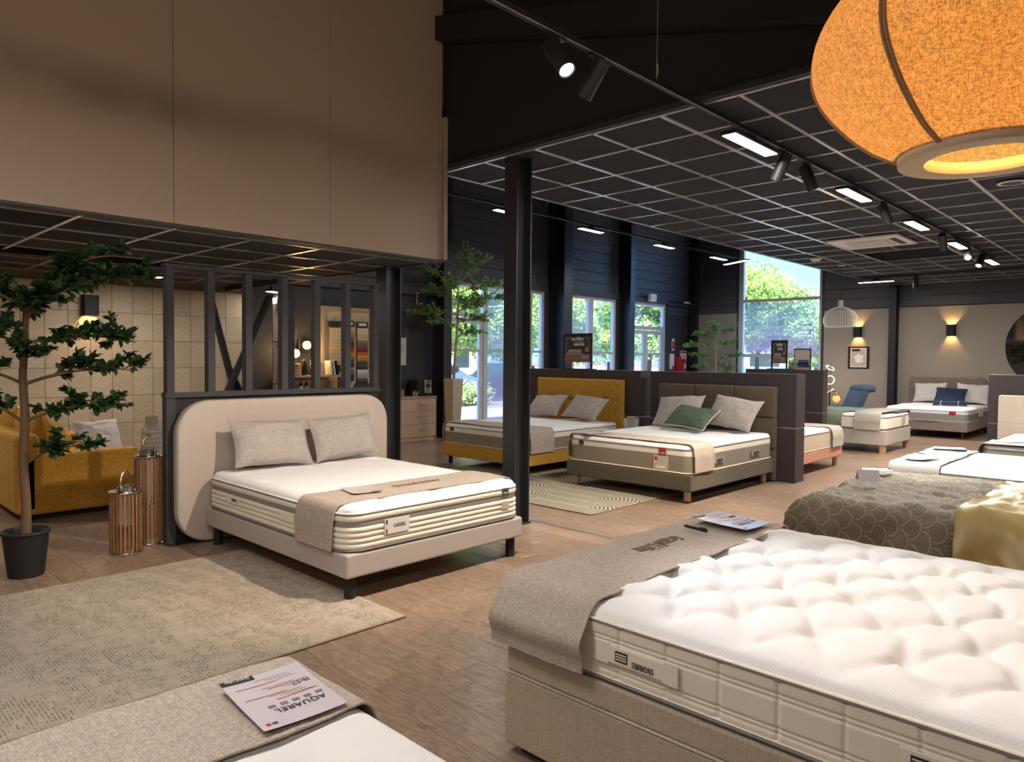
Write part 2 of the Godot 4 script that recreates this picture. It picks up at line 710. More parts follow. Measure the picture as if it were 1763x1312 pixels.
	m = mat("velvet_taupe", c8(140, 126, 120), 0.85, 0.0, t_mott, 2.0)
	sheen(m, 0.3)
	m = mat("coral", c8(206, 150, 122), 0.85, 0.0, t_mott, 2.0)
	m = mat("greige", c8(206, 198, 186), 0.9, 0.0, t_linen, 4.0)
	m = mat("cream_boucle", c8(238, 224, 204), 0.95, 0.0, t_linen, 2.2)
	m = mat("denim", c8(66, 86, 112), 0.85, 0.0, t_mott, 3.0)
	sheen(m, 0.3)
	m = mat("navy", c8(40, 56, 88), 0.85, 0.0, t_mott, 3.0)
	m = mat("green_cotton", c8(74, 92, 76), 0.75)
	m = mat("sage", c8(122, 142, 130), 0.85)
	m = mat("sage_cushion", c8(104, 118, 106), 0.8)
	m = mat("white_cotton", c8(236, 232, 226), 0.85, 0.0, t_wc, 3.0)
	m = mat("grey_cotton", c8(206, 196, 192), 0.8)
	m = mat("rose_cotton", c8(196, 176, 164), 0.85)
	m = mat("gold_satin", c8(190, 168, 108), 0.42)
	m.metallic_specular = 0.6
	m = mat("quilt", Color(1, 1, 1), 0.7, 0.0, t_scal, 1.0, false)
	m = mat("quilt_plain", c8(150, 136, 110), 0.7)
	m = mat("leafy", Color(1, 1, 1), 0.85, 0.0, t_leafy, 3.0)
	m = mat("chevron", c8(232, 214, 184), 0.85, 0.0, t_chev, 5.0)
	m = mat("rug_weave", Color(1, 1, 1), 0.95, 0.0, t_rug, 1.0, false)
	m = mat("rug_arch", Color(1, 1, 1), 0.95, 0.0, t_arch, 1.0, false)
	mat("rug_edge", c8(176, 156, 126), 0.95, 0.0, t_linen, 4.0)
	mat("print_brown", c8(120, 88, 70), 0.8)
	mat("print_dark", c8(48, 40, 40), 0.8)
	mat("print_red", c8(200, 96, 80), 0.7)
	mat("print_grey", c8(120, 112, 112), 0.8)
	mat("tag_dark", c8(60, 58, 66), 0.8)
	mat("tag_red", c8(170, 34, 54), 0.8)
	mat("tag_white", c8(226, 222, 220), 0.6)
	mat("tag_greige", c8(190, 178, 158), 0.8)
	m = mat("paper", c8(208, 199, 205), 0.25)
	mat("paper_cream", c8(232, 224, 206), 0.5)
	# plants and pots
	m = mat("leaf", c8(58, 92, 46), 0.45)
	m.backlight_enabled = true
	m.backlight = Color(0.10, 0.18, 0.05)
	m = mat("leaf_dark", c8(44, 72, 38), 0.45)
	m.backlight_enabled = true
	m.backlight = Color(0.08, 0.14, 0.04)
	m = mat("leaf_b", c8(112, 150, 92), 0.5)
	m.backlight_enabled = true
	m.backlight = Color(0.4, 0.5, 0.2)
	m = mat("leaf_out", c8(146, 178, 124), 0.6)
	m.backlight_enabled = true
	m.backlight = Color(0.45, 0.55, 0.15)
	m = mat("leaf_out_b", c8(166, 192, 108), 0.6)
	m.backlight_enabled = true
	m.backlight = Color(0.5, 0.6, 0.2)
	mat("bark", c8(124, 98, 74), 0.9, 0.0, t_mott, 6.0)
	mat("bark_pale", c8(168, 146, 116), 0.9, 0.0, t_mott, 6.0)
	mat("soil", c8(46, 36, 28), 0.95)
	mat("pot_black", c8(30, 30, 32), 0.6)
	mat("planter", c8(206, 192, 170), 0.85, 0.0, t_strk, 2.6)
	mat("ceramic", c8(150, 144, 132), 0.35)
	mat("ceramic_line", c8(206, 202, 192), 0.4)
	# lamps
	m = mat("shade", c8(250, 224, 182), 0.9, 0.0, t_gauze, 1.8)
	m.backlight_enabled = true
	m.backlight = Color(0.95, 0.82, 0.6)
	mat("shade_trim", c8(150, 116, 80), 0.8)
	glow("led_light", Color(1.0, 0.92, 0.82), 7.0)
	glow("spot_light", Color(0.95, 0.97, 1.0), 12.0)
	glow("warm_light", Color(1.0, 0.82, 0.5), 3.0)
	glow("amber_light", Color(1.0, 0.75, 0.42), 0.9)
	glow("bulb_light", Color(1.0, 0.86, 0.6), 14.0)
	glow("ring_light", Color(1.0, 0.95, 0.88), 1.6)
	# outside
	mat("asphalt", c8(168, 168, 168), 0.95, 0.0, t_asp, 0.5)
	mat("paving", c8(206, 204, 200), 0.9, 0.0, t_asp, 0.8)
	mat("lawn", c8(122, 150, 70), 0.95, 0.0, t_asp, 0.6)
	mat("car_white", c8(232, 236, 240), 0.25)
	mat("car_dark", c8(60, 66, 80), 0.25)
	mat("car_red", c8(176, 44, 40), 0.25)
	mat("tyre", c8(36, 36, 38), 0.9)
	mat("facade", c8(222, 216, 206), 0.9)
	mat("facade_blue", c8(120, 150, 178), 0.8)
	mat("roof_tile", c8(196, 128, 92), 0.9)
	mat("dark_glass", c8(40, 52, 60), 0.1)
	m = mat("peg", Color(1, 1, 1), 0.8, 0.0, tex(peg), 18.0)
	m = mat("mirror", c8(196, 188, 178), 0.04, 1.0)
	# glass
	m = mat("glass", Color(0.86, 0.95, 0.95, 0.06), 0.02)
	m.transparency = BaseMaterial3D.TRANSPARENCY_ALPHA
	m = mat("clear_ware", Color(0.95, 0.97, 0.97, 0.14), 0.05)
	m.transparency = BaseMaterial3D.TRANSPARENCY_ALPHA
	# printed window film: pale above, rose below
	var film := img(64, 256, func(x, y):
		var q: float = y / 255.0
		var rose := smoothstep(0.45, 0.85, q)
		return Color(lerpf(0.66, 0.80, rose), lerpf(0.76, 0.68, rose), lerpf(0.78, 0.78, rose), lerpf(0.52, 0.66, rose)))
	m = mat("film", Color(1, 1, 1), 0.5, 0.0, tex(film), 1.0, false)
	m.transparency = BaseMaterial3D.TRANSPARENCY_ALPHA
	m.texture_repeat = false
	m.backlight_enabled = true
	m.backlight = Color(0.9, 0.9, 0.9)
	m = mat("film_text", c8(252, 253, 253), 0.6)
	m.backlight_enabled = true
	m.backlight = Color(1, 1, 1)

# ------------------------------------------------------------------ shell
func struct(called: String, label: String, at := Vector3.ZERO) -> Node3D:
	return thing(called, label, "building part", at, 0.0, "", "structure")

func plank_mesh(l: float, k: int) -> ArrayMesh:
	var b := MB.new()
	var w := 0.1885
	var e := 0.0013
	var hx := w * 0.5
	var hz := l * 0.5
	var u0 := fmod(k * 0.37, 1.0)
	var v0 := fmod(k * 0.61, 1.0)
	var lx := w * 2.6
	var lz := l * 0.8
	b.quad(Vector3(-hx + e, 0, hz - e), Vector3(hx - e, 0, hz - e), Vector3(hx - e, 0, -hz + e), Vector3(-hx + e, 0, -hz + e), lx, lz, u0, v0)
	b.quad(Vector3(-hx, -e, hz), Vector3(hx, -e, hz), Vector3(hx - e, 0, hz - e), Vector3(-hx + e, 0, hz - e), lx, 0.01, u0, v0)
	b.quad(Vector3(hx, -e, -hz), Vector3(-hx, -e, -hz), Vector3(-hx + e, 0, -hz + e), Vector3(hx - e, 0, -hz + e), lx, 0.01, u0, v0)
	b.quad(Vector3(hx, -e, hz), Vector3(hx, -e, -hz), Vector3(hx - e, 0, -hz + e), Vector3(hx - e, 0, hz - e), 0.01, lz, u0, v0)
	b.quad(Vector3(-hx, -e, -hz), Vector3(-hx, -e, hz), Vector3(-hx + e, 0, hz - e), Vector3(-hx + e, 0, -hz + e), 0.01, lz, u0, v0)
	for s in [-1.0, 1.0]:
		b.quad(Vector3(s * hx, -0.01, s * hz), Vector3(s * hx, -0.01, -s * hz), Vector3(s * hx, -e, -s * hz), Vector3(s * hx, -e, s * hz), 0.01, 0.01, u0, v0)
	return b.mesh()

func build_shell() -> void:
	# floor of oak-look boards running towards the window wall
	var fl := struct("floor", "brown oak plank floor running through the whole shop")
	part(fl, "subfloor", spanm(Vector3(-5, -0.2, -11.1), Vector3(19.2, -0.0105, 4.2)), M.subfloor)
	var variants := []
	for k in 10:
		variants.append(plank_mesh(1.28, k))
	var list := []
	var cols := int(24.0 / 0.19)
	for i in cols:
		var x := -4.9 + 0.19 * (i + 0.5)
		var off := fmod(i * 0.433 + (0.31 if i % 3 == 1 else 0.0), 1.0) * 1.281
		var z := -11.0 - off + 0.64
		while z < 4.8:
			list.append([Vector2(x, z).length(), Vector3(x, 0, z), rng.randi() % 10, rng.randi() % 5])
			z += 1.281
	list.sort_custom(func(a, b): return a[0] < b[0])
	var near_count := 0
	var rest := []
	for k in 5:
		rest.append(MB.new())
	for p in list:
		var q: Vector3 = p[1]
		if q.z + 0.64 > 4.2 or q.z - 0.64 < -11.0:
			if q.z > 0.0:
				continue
		var s := q.x * 0.69 - 0.0 * q.y + q.z * 0.72
		var d := q.x * 0.72 - q.z * 0.69
		var in_view := d > 1.2 and absf(s) < d * 0.8 + 0.4 and q.z < -1.2 and q.x > 0.2
		if in_view and near_count < 300 and not (q.x < 1.1 and q.z > -1.9):
			part(fl, "plank", variants[p[2]], M["plank%d" % p[3]], q)
			near_count += 1
		else:
			rest[p[3]].add(variants[p[2]], Transform3D(Basis.IDENTITY, q))
	for k in 5:
		var o := part(fl, "plank_field", rest[k].mesh(), M["plank%d" % k])
		o.set_meta("kind", "stuff")
	var st := MB.new()
	st.box(Vector3(5.06, 0.003, -4.0), Vector3(0.035, 0.006, 12.4))
	single("trim_1", st.mesh(), M.steel, "thin metal threshold strip across the plank floor by the column", "trim", Vector3.ZERO, Basis.IDENTITY, "", "structure")
	# roof and outer walls
	part(struct("roof", "black roof deck above the open hall"), "deck", spanm(Vector3(-5.2, 5.7, -11.2), Vector3(19.3, 5.9, 4.3)), M.roof)
	part(struct("wall_rear", "plain pale wall behind the viewer"), "panel", spanm(Vector3(-5.2, -0.2, 4.2), Vector3(19.3, 5.7, 4.3)), M.beige)
	part(struct("wall_side", "plain pale wall beside the lounge"), "panel", spanm(Vector3(-5.2, -0.2, -11.2), Vector3(-5.0, 5.7, 4.2)), M.beige)
	# black bulkhead over the column line
	var bk := struct("wall_bulkhead", "black bulkhead hanging above the ceiling edge")
	part(bk, "face", spanm(Vector3(4.64, 3.4, -5.42), Vector3(4.70, 5.7, 4.2)), M.black)
	part(bk, "bottom_trim", spanm(Vector3(4.625, 3.385, -5.38), Vector3(4.645, 3.43, 4.2)), M.dark)
	var bm := MB.new()
	bm.beam(Vector3(4.55, 4.72, -5.42), Vector3(4.55, 3.62, -1.2), 0.12, 0.22)
	single("steel_rafter", bm.mesh(), M.black, "black steel rafter sloping across the black bulkhead", "beam", Vector3.ZERO, Basis.IDENTITY, "", "structure")
	# beige wall of the mezzanine box, in wide panels
	var bw := struct("wall_beige", "tall smooth beige panel wall above the lounge")
	var seams := [-5.0, -3.05, -1.775, -0.5, 0.78, 2.057, 3.345, 4.545]
	for k in seams.size() - 1:
		part(bw, "panel", rbox(Vector3(seams[k + 1] - seams[k] - 0.003, 3.19, 0.04), 0.003, 1), M.beige, Vector3((seams[k] + seams[k + 1]) * 0.5, 4.1, -5.4))
	part(bw, "backing", spanm(Vector3(-5.0, 2.52, -5.5), Vector3(4.63, 5.7, -5.43)), M.grout)
	part(bw, "edge_strip", rbox(Vector3(0.036, 3.19, 0.05), 0.004, 1), M.beige, Vector3(4.566, 4.1, -5.4))
	part(bw, "edge_strip", rbox(Vector3(0.045, 1.38, 0.09), 0.004, 1), M.beige, Vector3(4.612, 3.195, -5.39))
	part(bw, "bottom_trim", spanm(Vector3(-5.0, 2.49, -5.5), Vector3(4.63, 2.503, -5.385)), M.dark)
	part(bw, "side_cladding", spanm(Vector3(4.635, 2.52, -10.9), Vector3(4.7, 5.7, -5.56)), M.dark)
	# left: lined wall of the lounge with tall tiles in two grains
	var tw := struct("wall_tiled", "wall of tall sand-coloured tiles behind the mustard sofa")
	part(tw, "grout", spanm(Vector3(-5.0, 0, -10.4), Vector3(4.98, 2.62, -10.182)), M.grout)
	var tm := rbox(Vector3(0.2455, 0.3555, 0.016), 0.003, 1)
	for i in 27:
		for j in 7:
			var pos := Vector3(4.85 - 0.125 - i * 0.25, 2.46 - 0.18 - j * 0.36, -10.176)
			if pos.x < -1.9:
				continue
			part(tw, "tile", tm, M.tan_tile if (i + j) % 2 == 0 else M.tan_tile_b, pos)
	# window wall, z = -10.9
	var ww := struct("wall_window", "dark wall with tall windows and ribbed cladding")
	part(ww, "panel", spanm(Vector3(-5.0, -0.2, -11.1), Vector3(9.36, 2.72, -10.9)), M.dark)
	part(ww, "panel", spanm(Vector3(12.42, -0.2, -11.1), Vector3(13.18, 3.12, -10.9)), M.dark)
	part(ww, "panel", spanm(Vector3(15.22, -0.2, -11.1), Vector3(15.66, 3.12, -10.9)), M.dark)
	part(ww, "panel", spanm(Vector3(17.6, -0.2, -11.1), Vector3(19.2, 3.12, -10.9)), M.dark)
	part(ww, "core", spanm(Vector3(-5.0, 2.72, -11.1), Vector3(9.36, 5.7, -10.93)), M.black)
	part(ww, "core", spanm(Vector3(9.36, 3.1, -11.1), Vector3(19.2, 5.7, -10.93)), M.black)
	var bays := [[4.7, 9.1, 2.75], [9.4, 12.5, 3.2], [13.0, 15.3, 3.2], [15.75, 19.0, 3.2]]
	for b in bays:
		var bw2: float = b[1] - b[0]
		var cm := rbox(Vector3(bw2, 0.245, 0.03), 0.008, 1)
		var y: float = b[2] + 0.125
		while y < 5.6:
			part(ww, "cladding_board", cm, M.clad, Vector3((b[0] + b[1]) * 0.5, y, -10.915))
			y += 0.25
	# lintel band over the windows
	for s in [[9.36, 12.42], [13.18, 15.22], [15.66, 17.6]]:
		part(ww, "lintel", spanm(Vector3(s[0], 3.1, -10.93), Vector3(s[1], 3.2, -10.8)), M.dark)
	part(ww, "lintel", spanm(Vector3(17.6, 3.08, -10.93), Vector3(19.0, 3.16, -10.82)), M.dark)
	for s in [2.98, 2.86]:
		part(ww, "cladding_board", rbox(Vector3(1.2, 0.09, 0.02), 0.006, 1), M.clad, Vector3(18.3, s, -10.892))
	part(ww, "skirting", spanm(Vector3(4.98, 0, -10.9), Vector3(9.0, 0.08, -10.885)), M.black_soft)
	# end wall, x = 19
	var ew := struct("wall_end", "far end wall with pale panels below dark cladding")
	part(ew, "core", spanm(Vector3(19.0, -0.2, -11.1), Vector3(19.2, 5.7, -9.43)), M.dark)
	part(ew, "core", spanm(Vector3(19.0, -0.2, -7.13), Vector3(19.2, 5.7, 4.2)), M.dark)
	part(ew, "core", spanm(Vector3(19.0, 5.2, -9.43), Vector3(19.2, 5.7, -7.13)), M.dark)
	part(ew, "fabric_panel", rbox(Vector3(0.04, 2.87, 1.2), 0.006, 1), M.tan_fabric, Vector3(18.985, 1.437, -10.07))
	part(ew, "fabric_panel", rbox(Vector3(0.04, 2.83, 1.6), 0.006, 1), M.tan_fabric, Vector3(18.985, 1.437, -6.25))
	part(ew, "fabric_panel", rbox(Vector3(0.04, 2.85, 3.4), 0.006, 1), M.tan_fabric, Vector3(18.985, 1.427, -3.58))
	part(ew, "fabric_panel", rbox(Vector3(0.04, 2.85, 3.4), 0.006, 1), M.tan_fabric, Vector3(18.985, 1.427, -0.16))
	for s in [[-10.9, -9.5], [-7.05, -5.46], [-5.28, 1.5]]:
		var cm := rbox(Vector3(0.03, 0.245, s[1] - s[0]), 0.008, 1)
		var y := 2.87 + 0.125
		while y < 5.6:
			part(ew, "cladding_board", cm, M.clad, Vector3(18.985, y, (s[0] + s[1]) * 0.5))
			y += 0.25
	# steel columns, H section
	h_column("steel column standing free on the plank floor beside the foot of the pale double bed", Vector3(4.85, 0, -4.6), 0.16, 0.20, 3.4, 90.0)
	h_column("steel column at the headboard corner of the pale bed", Vector3(4.6, 0, -6.25), 0.17, 0.20, 2.5, 90.0)
	h_column("steel column between the drawer chest and the planter", Vector3(9.15, 0, -10.68), 0.2, 0.3, 5.7, 0.0)
	h_column("steel column left of the show sign on the mustard bed's partition", Vector3(12.72, 0, -10.66), 0.3, 0.4, 5.7, 0.0)
	h_column("steel column between the two glazed bays near the entrance door", Vector3(15.46, 0, -10.72), 0.2, 0.3, 5.7, 0.0)
	h_column("steel column between the two pale fabric panels", Vector3(18.86, 0, -5.37), 0.16, 0.2, 3.39, 90.0)
	h_column("steel column in the corner beside the tall end window", Vector3(18.86, 0, -10.75), 0.2, 0.2, 5.7, 0.0)
	# grey stanchion with cleats beside the wind brace
	var st2 := thing("steel_stanchion", "grey steel stanchion with three cleats behind the slatted screen", "column", Vector3(5.3, 0, -9.92), 0.0, "", "structure")
	var sb := MB.new()
	part(st2, "web", spanm(Vector3(-0.02, 0, -0.15), Vector3(0.0, 2.61, 0.15)), M.beige)
	sb.span(Vector3(-0.02, 0, -0.17), Vector3(0.16, 2.61, -0.15))
	sb.span(Vector3(-0.02, 0, 0.15), Vector3(0.16, 2.61, 0.17))
	part(st2, "flanges", sb.mesh(), M.dark)
	for y in [2.37, 1.72, 1.1]:
		var cb := MB.new()
		cb.span(Vector3(-0.13, y - 0.05, 0.05), Vector3(-0.02, y + 0.05, 0.07))
		cb.span(Vector3(-0.13, y - 0.05, 0.07), Vector3(-0.115, y + 0.05, 0.16))
		cb.span(Vector3(-0.13, y + 0.035, 0.05), Vector3(-0.02, y + 0.05, 0.16))
		part(st2, "cleat", cb.mesh(), M.tan_tile)
	# wind brace in front of the tiled wall
	var wb := thing("wind_brace", "black crossed steel wind brace seen through the slatted screen", "brace", Vector3.ZERO, 0.0, "", "structure")
	for a in [[Vector3(4.2, 2.34, -9.75), Vector3(4.78, 0.1, -9.75)], [Vector3(4.98, 2.4, -9.6), Vector3(3.9, 0.05, -9.6)]]:
		var bb := MB.new()
		bb.beam(a[0], a[1], 0.10, 0.06)
		part(wb, "bar", bb.mesh(), M.black)
	var pl := MB.new()
	pl.beam(Vector3(4.42, 1.42, -9.69), Vector3(4.64, 0.98, -9.69), 0.12, 0.02)
	part(wb, "gusset_plate", pl.mesh(), M.black_soft)

func h_column(label: String, at: Vector3, w: float, d: float, h: float, turn: float) -> void:
	var o := thing("steel_column", "dark " + label, "column", at, turn, "", "structure")
	var t := 0.014
	var b := MB.new()
	b.span(Vector3(-w * 0.5, 0, d * 0.5 - t), Vector3(w * 0.5, h, d * 0.5))
	part(o, "flange", b.mesh(), M.dark_gloss)
	b = MB.new()
	b.span(Vector3(-w * 0.5, 0, -d * 0.5), Vector3(w * 0.5, h, -d * 0.5 + t))
	part(o, "flange", b.mesh(), M.dark_gloss)
	part(o, "web", spanm(Vector3(-0.007, 0, -d * 0.5 + t), Vector3(0.007, h, d * 0.5 - t)), M.dark_gloss)
	part(o, "base_plate", spanm(Vector3(-w * 0.5 - 0.015, 0, -d * 0.5 - 0.015), Vector3(w * 0.5 + 0.015, 0.012, d * 0.5 + 0.015)), M.dark_gloss)

func build_ceilings() -> void:
	# main grid ceiling
	var ce := struct("ceiling", "black tile ceiling in a pale metal grid over the beds")
	var sx := 0.645
	var sz := 0.64
	var tm := spanm(Vector3(-sx * 0.5 + 0.004, 0, -sz * 0.5 + 0.004), Vector3(sx * 0.5 - 0.004, 0.02, sz * 0.5 - 0.004))
	for i in 22:
		for j in 12:
			var x := 4.64 + (i + 0.5) * sx
			var z := -5.56 + (j + 0.5) * sz
			if i >= 13 and i < 15 and j >= 2 and j < 4:
				continue
			if i == 0:
				part(ce, "tile", spanm(Vector3(-0.258, 0, -sz * 0.5 + 0.004), Vector3(sx * 0.5 - 0.004, 0.02, sz * 0.5 - 0.004)), M.tile, Vector3(x, 3.403, z))
				continue
			part(ce, "tile", tm, M.tile, Vector3(x, 3.403, z))
	var bz := spanm(Vector3(-0.012, 0, -5.57), Vector3(0.012, 0.012, 2.12))
	for i in range(1, 23):
		var x := 4.64 + i * sx
		if i == 14:
			part(ce, "grid_bar", spanm(Vector3(-0.012, 0, -5.57), Vector3(0.012, 0.012, -4.28)), M.tbar, Vector3(x, 3.392, 0))
			part(ce, "grid_bar", spanm(Vector3(-0.012, 0, -3.0), Vector3(0.012, 0.012, 2.12)), M.tbar, Vector3(x, 3.392, 0))
			continue
		part(ce, "grid_bar", bz, M.tbar, Vector3(x, 3.392, 0))
	part(ce, "grid_bar", spanm(Vector3(4.702, 3.391, -5.57), Vector3(4.73, 3.403, 2.12)), M.tbar)
	for j in 13:
		var z := -5.56 + j * sz
		var hw := 0.018 if j % 2 == 0 else 0.014
		if j == 3:
			part(ce, "grid_bar", spanm(Vector3(4.70, 3.391, z - hw), Vector3(13.025, 3.403, z + hw)), M.tbar)
			part(ce, "grid_bar", spanm(Vector3(14.315, 3.391, z - hw), Vector3(18.97, 3.403, z + hw)), M.tbar)
			continue
		part(ce, "grid_bar", spanm(Vector3(4.70, 3.391, z - hw), Vector3(18.97, 3.403, z + hw)), M.tbar)
	part(ce, "slab", spanm(Vector3(4.70, 3.95, -5.56), Vector3(19.0, 4.05, 4.2)), M.roof)
	part(ce, "slab", spanm(Vector3(4.70, 3.425, 2.12), Vector3(19.0, 3.95, 4.2)), M.roof)
	part(ce, "edge_fascia", spanm(Vector3(4.70, 3.39, -5.585), Vector3(19.0, 4.05, -5.56)), M.black)
	part(ce, "filler", spanm(Vector3(18.83, 3.403, -5.56), Vector3(19.0, 3.425, 2.12)), M.tile)
	var well := MB.new()
	well.span(Vector3(12.98, 3.4, -4.33), Vector3(13.02, 3.95, -2.95))
	well.span(Vector3(14.32, 3.4, -4.33), Vector3(14.36, 3.95, -2.95))
	well.span(Vector3(13.02, 3.4, -4.33), Vector3(14.32, 3.95, -4.285))
	well.span(Vector3(13.02, 3.4, -2.995), Vector3(14.32, 3.95, -2.95))
	part(ce, "light_well", well.mesh(), M.clad)
	# low ceiling over the lounge
	var lc := struct("ceiling_low", "low black tile ceiling in a brownish grid over the lounge")
	var lx := 0.63
	var lt := spanm(Vector3(-lx * 0.5 + 0.003, 0, -0.316), Vector3(lx * 0.5 - 0.003, 0.02, 0.316))
	for i in range(-3, 10):
		for j in 7:
			var z := -5.595 - (j + 0.5) * 0.64
			var x := -0.4 + (i + 0.5) * lx
			if x + lx * 0.5 > 4.66 or absf(z + 7.88) < 0.06:
				continue
			part(lc, "tile", lt, M.tile, Vector3(x, 2.503 if z > -7.85 else 2.56, z))
	part(lc, "filler", spanm(Vector3(-5.0, 2.503, -5.595), Vector3(4.635, 2.523, -5.5)), M.tile)
	for i in range(-2, 9):
		var x := -0.4 + i * lx
		part(lc, "grid_bar", spanm(Vector3(x - 0.014, 2.492, -7.83), Vector3(x + 0.014, 2.503, -5.5)), M.tbar)
		part(lc, "grid_bar", spanm(Vector3(x - 0.012, 2.549, -10.17), Vector3(x + 0.012, 2.56, -7.95)), M.tbar)
	for j in 8:
		var z := -5.595 - j * 0.64
		if absf(z + 7.88) < 0.07:
			continue
		var yy := 2.492 if z > -7.85 else 2.549
		part(lc, "grid_bar", spanm(Vector3(-2.3, yy, z - 0.008), Vector3(4.63, yy + 0.011, z + 0.008)), M.tbar)
	part(lc, "slab", spanm(Vector3(-5.0, 2.6, -10.9), Vector3(4.635, 2.72, -5.43)), M.roof)
	part(lc, "beam", spanm(Vector3(-5.0, 2.47, -7.96), Vector3(4.5, 2.6, -7.83)), M.black)
	part(lc, "edge_fascia", spanm(Vector3(4.6, 2.488, -10.17), Vector3(4.64, 2.6, -5.5)), M.dark)

# ------------------------------------------------------------------ glazing
# bars in a plane: pieces given as [a0, a1, y0, y1] along the wall; along x when axis is 0, along z when 2
func bar(parent: Node3D, called: String, axis: int, a0: float, a1: float, y0: float, y1: float, d0: float, d1: float, m: Material) -> void:
	if axis == 0:
		part(parent, called, spanm(Vector3(a0, y0, d0), Vector3(a1, y1, d1)), m)
	else:
		part(parent, called, spanm(Vector3(d0, y0, a0), Vector3(d1, y1, a1)), m)

func build_glazing() -> void:
	var f: Material = M.frame_grey
	# bay with a door, left of the free column
	var a := struct("window_1", "tall white-framed window bay behind the beige planter")
	for s in [[9.36, 9.44], [10.5, 10.62], [11.95, 12.02], [12.34, 12.42]]:
		bar(a, "post", 0, s[0], s[1], 0.0, 3.1, -11.03, -10.93, f)
	bar(a, "head", 0, 9.36, 12.42, 3.02, 3.1, -11.035, -10.925, f)
	bar(a, "sill", 0, 9.36, 12.42, 0.0, 0.07, -11.035, -10.925, f)
	bar(a, "transom", 0, 9.44, 10.5, 2.4, 2.48, -11.03, -10.93, f)
	bar(a, "glazing_bar", 0, 10.62, 11.95, 1.68, 1.73, -11.0, -10.96, f)
	bar(a, "glazing_bar", 0, 12.02, 12.34, 1.68, 1.73, -11.0, -10.96, f)
	bar(a, "pane", 0, 9.44, 10.5, 2.48, 3.02, -10.985, -10.98, M.glass)
	bar(a, "pane", 0, 10.62, 11.95, 0.07, 3.02, -10.985, -10.98, M.glass)
	bar(a, "pane", 0, 12.02, 12.34, 0.07, 3.02, -10.985, -10.98, M.glass)
	var d := struct("door_1", "white glazed exit door beside the beige planter")
	door_leaf(d, 9.45, 10.49, true)
	var b := struct("window_2", "two-light window bay between the steel columns")
	for s in [[13.18, 13.26], [14.1, 14.28], [15.14, 15.22]]:
		bar(b, "post", 0, s[0], s[1], 0.0, 3.1, -11.03, -10.93, f)
	bar(b, "head", 0, 13.18, 15.22, 3.02, 3.1, -11.035, -10.925, f)
	bar(b, "sill", 0, 13.18, 15.22, 0.0, 0.07, -11.035, -10.925, f)
	bar(b, "glazing_bar", 0, 14.28, 15.14, 1.68, 1.73, -11.0, -10.96, f)
	bar(b, "glazing_bar", 0, 13.26, 14.1, 1.68, 1.73, -11.0, -10.96, f)
	bar(b, "pane", 0, 13.26, 14.1, 0.07, 3.02, -10.985, -10.98, M.glass)
	bar(b, "pane", 0, 14.28, 15.14, 0.07, 3.02, -10.985, -10.98, M.glass)
	var c := struct("window_3", "glazed entrance bay with a transom light above the doors")
	for s in [[15.66, 15.74], [17.5, 17.6]]:
		bar(c, "post", 0, s[0], s[1], 0.0, 3.1, -11.03, -10.93, f)
	bar(c, "head", 0, 15.66, 17.6, 3.02, 3.1, -11.035, -10.925, f)
	bar(c, "transom", 0, 15.74, 17.5, 2.36, 2.46, -11.03, -10.93, f)
	bar(c, "pane", 0, 15.74, 17.5, 2.46, 3.02, -10.985, -10.98, M.glass)
	door_leaf(struct("door_2", "white glazed entrance door leaf nearer the columns"), 15.75, 16.62, false)
	door_leaf(struct("door_3", "white glazed entrance door leaf nearer the red extinguisher cabinet"), 16.64, 17.49, false)
	# tall window in the end wall
	var e := struct("window_4", "tall end window filled with sky and a tree")
	for s in [[-9.43, -9.3], [-7.2, -7.13]]:
		bar(e, "post", 2, s[0], s[1], 0.0, 5.2, 19.02, 19.14, f)
	for y in [[0.0, 0.08], [1.64, 1.73], [3.16, 3.24], [5.12, 5.2]]:
		bar(e, "transom", 2, -9.3, -7.2, y[0], y[1], 19.03, 19.13, f)
	for y in [[0.08, 1.64], [1.73, 3.16], [3.24, 5.12]]:
		bar(e, "pane", 2, -9.3, -7.2, y[0], y[1], 19.085, 19.09, M.glass)
	# printed films on the panes, read from outside
	var fm := MB.new()
	fm.quad(Vector3(19.075, 1.76, -9.24), Vector3(19.075, 1.76, -7.26), Vector3(19.075, 3.12, -7.26), Vector3(19.075, 3.12, -9.24))
	var fi := thing("window_film", "printed offer film on the tall end window, lettering seen reversed", "poster")
	part(fi, "film", fm.mesh(), M.film)
	var rd := Basis(Vector3(0, 0, -1), Vector3.UP, Vector3(1, 0, 0))
	for t in [["Les Offres", 0.16, 2.72, 1.15, true, -8.3], ["Convertibles", 0.14, 2.46, 1.05, false, -8.43], ["GRAND LITIER", 0.11, 2.29, 1.05, false, -8.43]]:
		part(fi, "lettering", text_mesh(t[0], t[1], 0.003, t[4], t[0] == "GRAND LITIER", t[3]), M.film_text, Vector3(19.068, t[2], t[5]), rd)
	var bell := tubem(script_word(0.0032), 0.011, 5)
	part(fi, "lettering", bell, M.film_text, Vector3(19.065, 1.95, -7.9), Basis(Vector3(0, 0, 1), Vector3.UP, Vector3(-1, 0, 0)))
	var so := MB.new()
	for s in [[-7.78, 2.32, -7.42, 2.36], [-7.78, 2.24, -7.42, 2.27], [-7.46, 2.24, -7.42, 2.52], [-7.5, 2.48, -7.36, 2.52]]:
		so.span(Vector3(19.064, s[1], s[0]), Vector3(19.068, s[3], s[2]))
	part(fi, "sofa_sign", so.mesh(), M.film_text)
	var bd := MB.new()
	for s in [[-9.16, 1.86, -7.34, 1.868], [-9.16, 3.04, -8.95, 3.048], [-7.6, 3.04, -7.34, 3.048], [-9.16, 1.86, -9.152, 3.04], [-7.348, 1.86, -7.34, 3.04]]:
		bd.span(Vector3(19.066, s[1], s[0]), Vector3(19.068, s[3], s[2]))
	part(fi, "border", bd.mesh(), M.film_text)
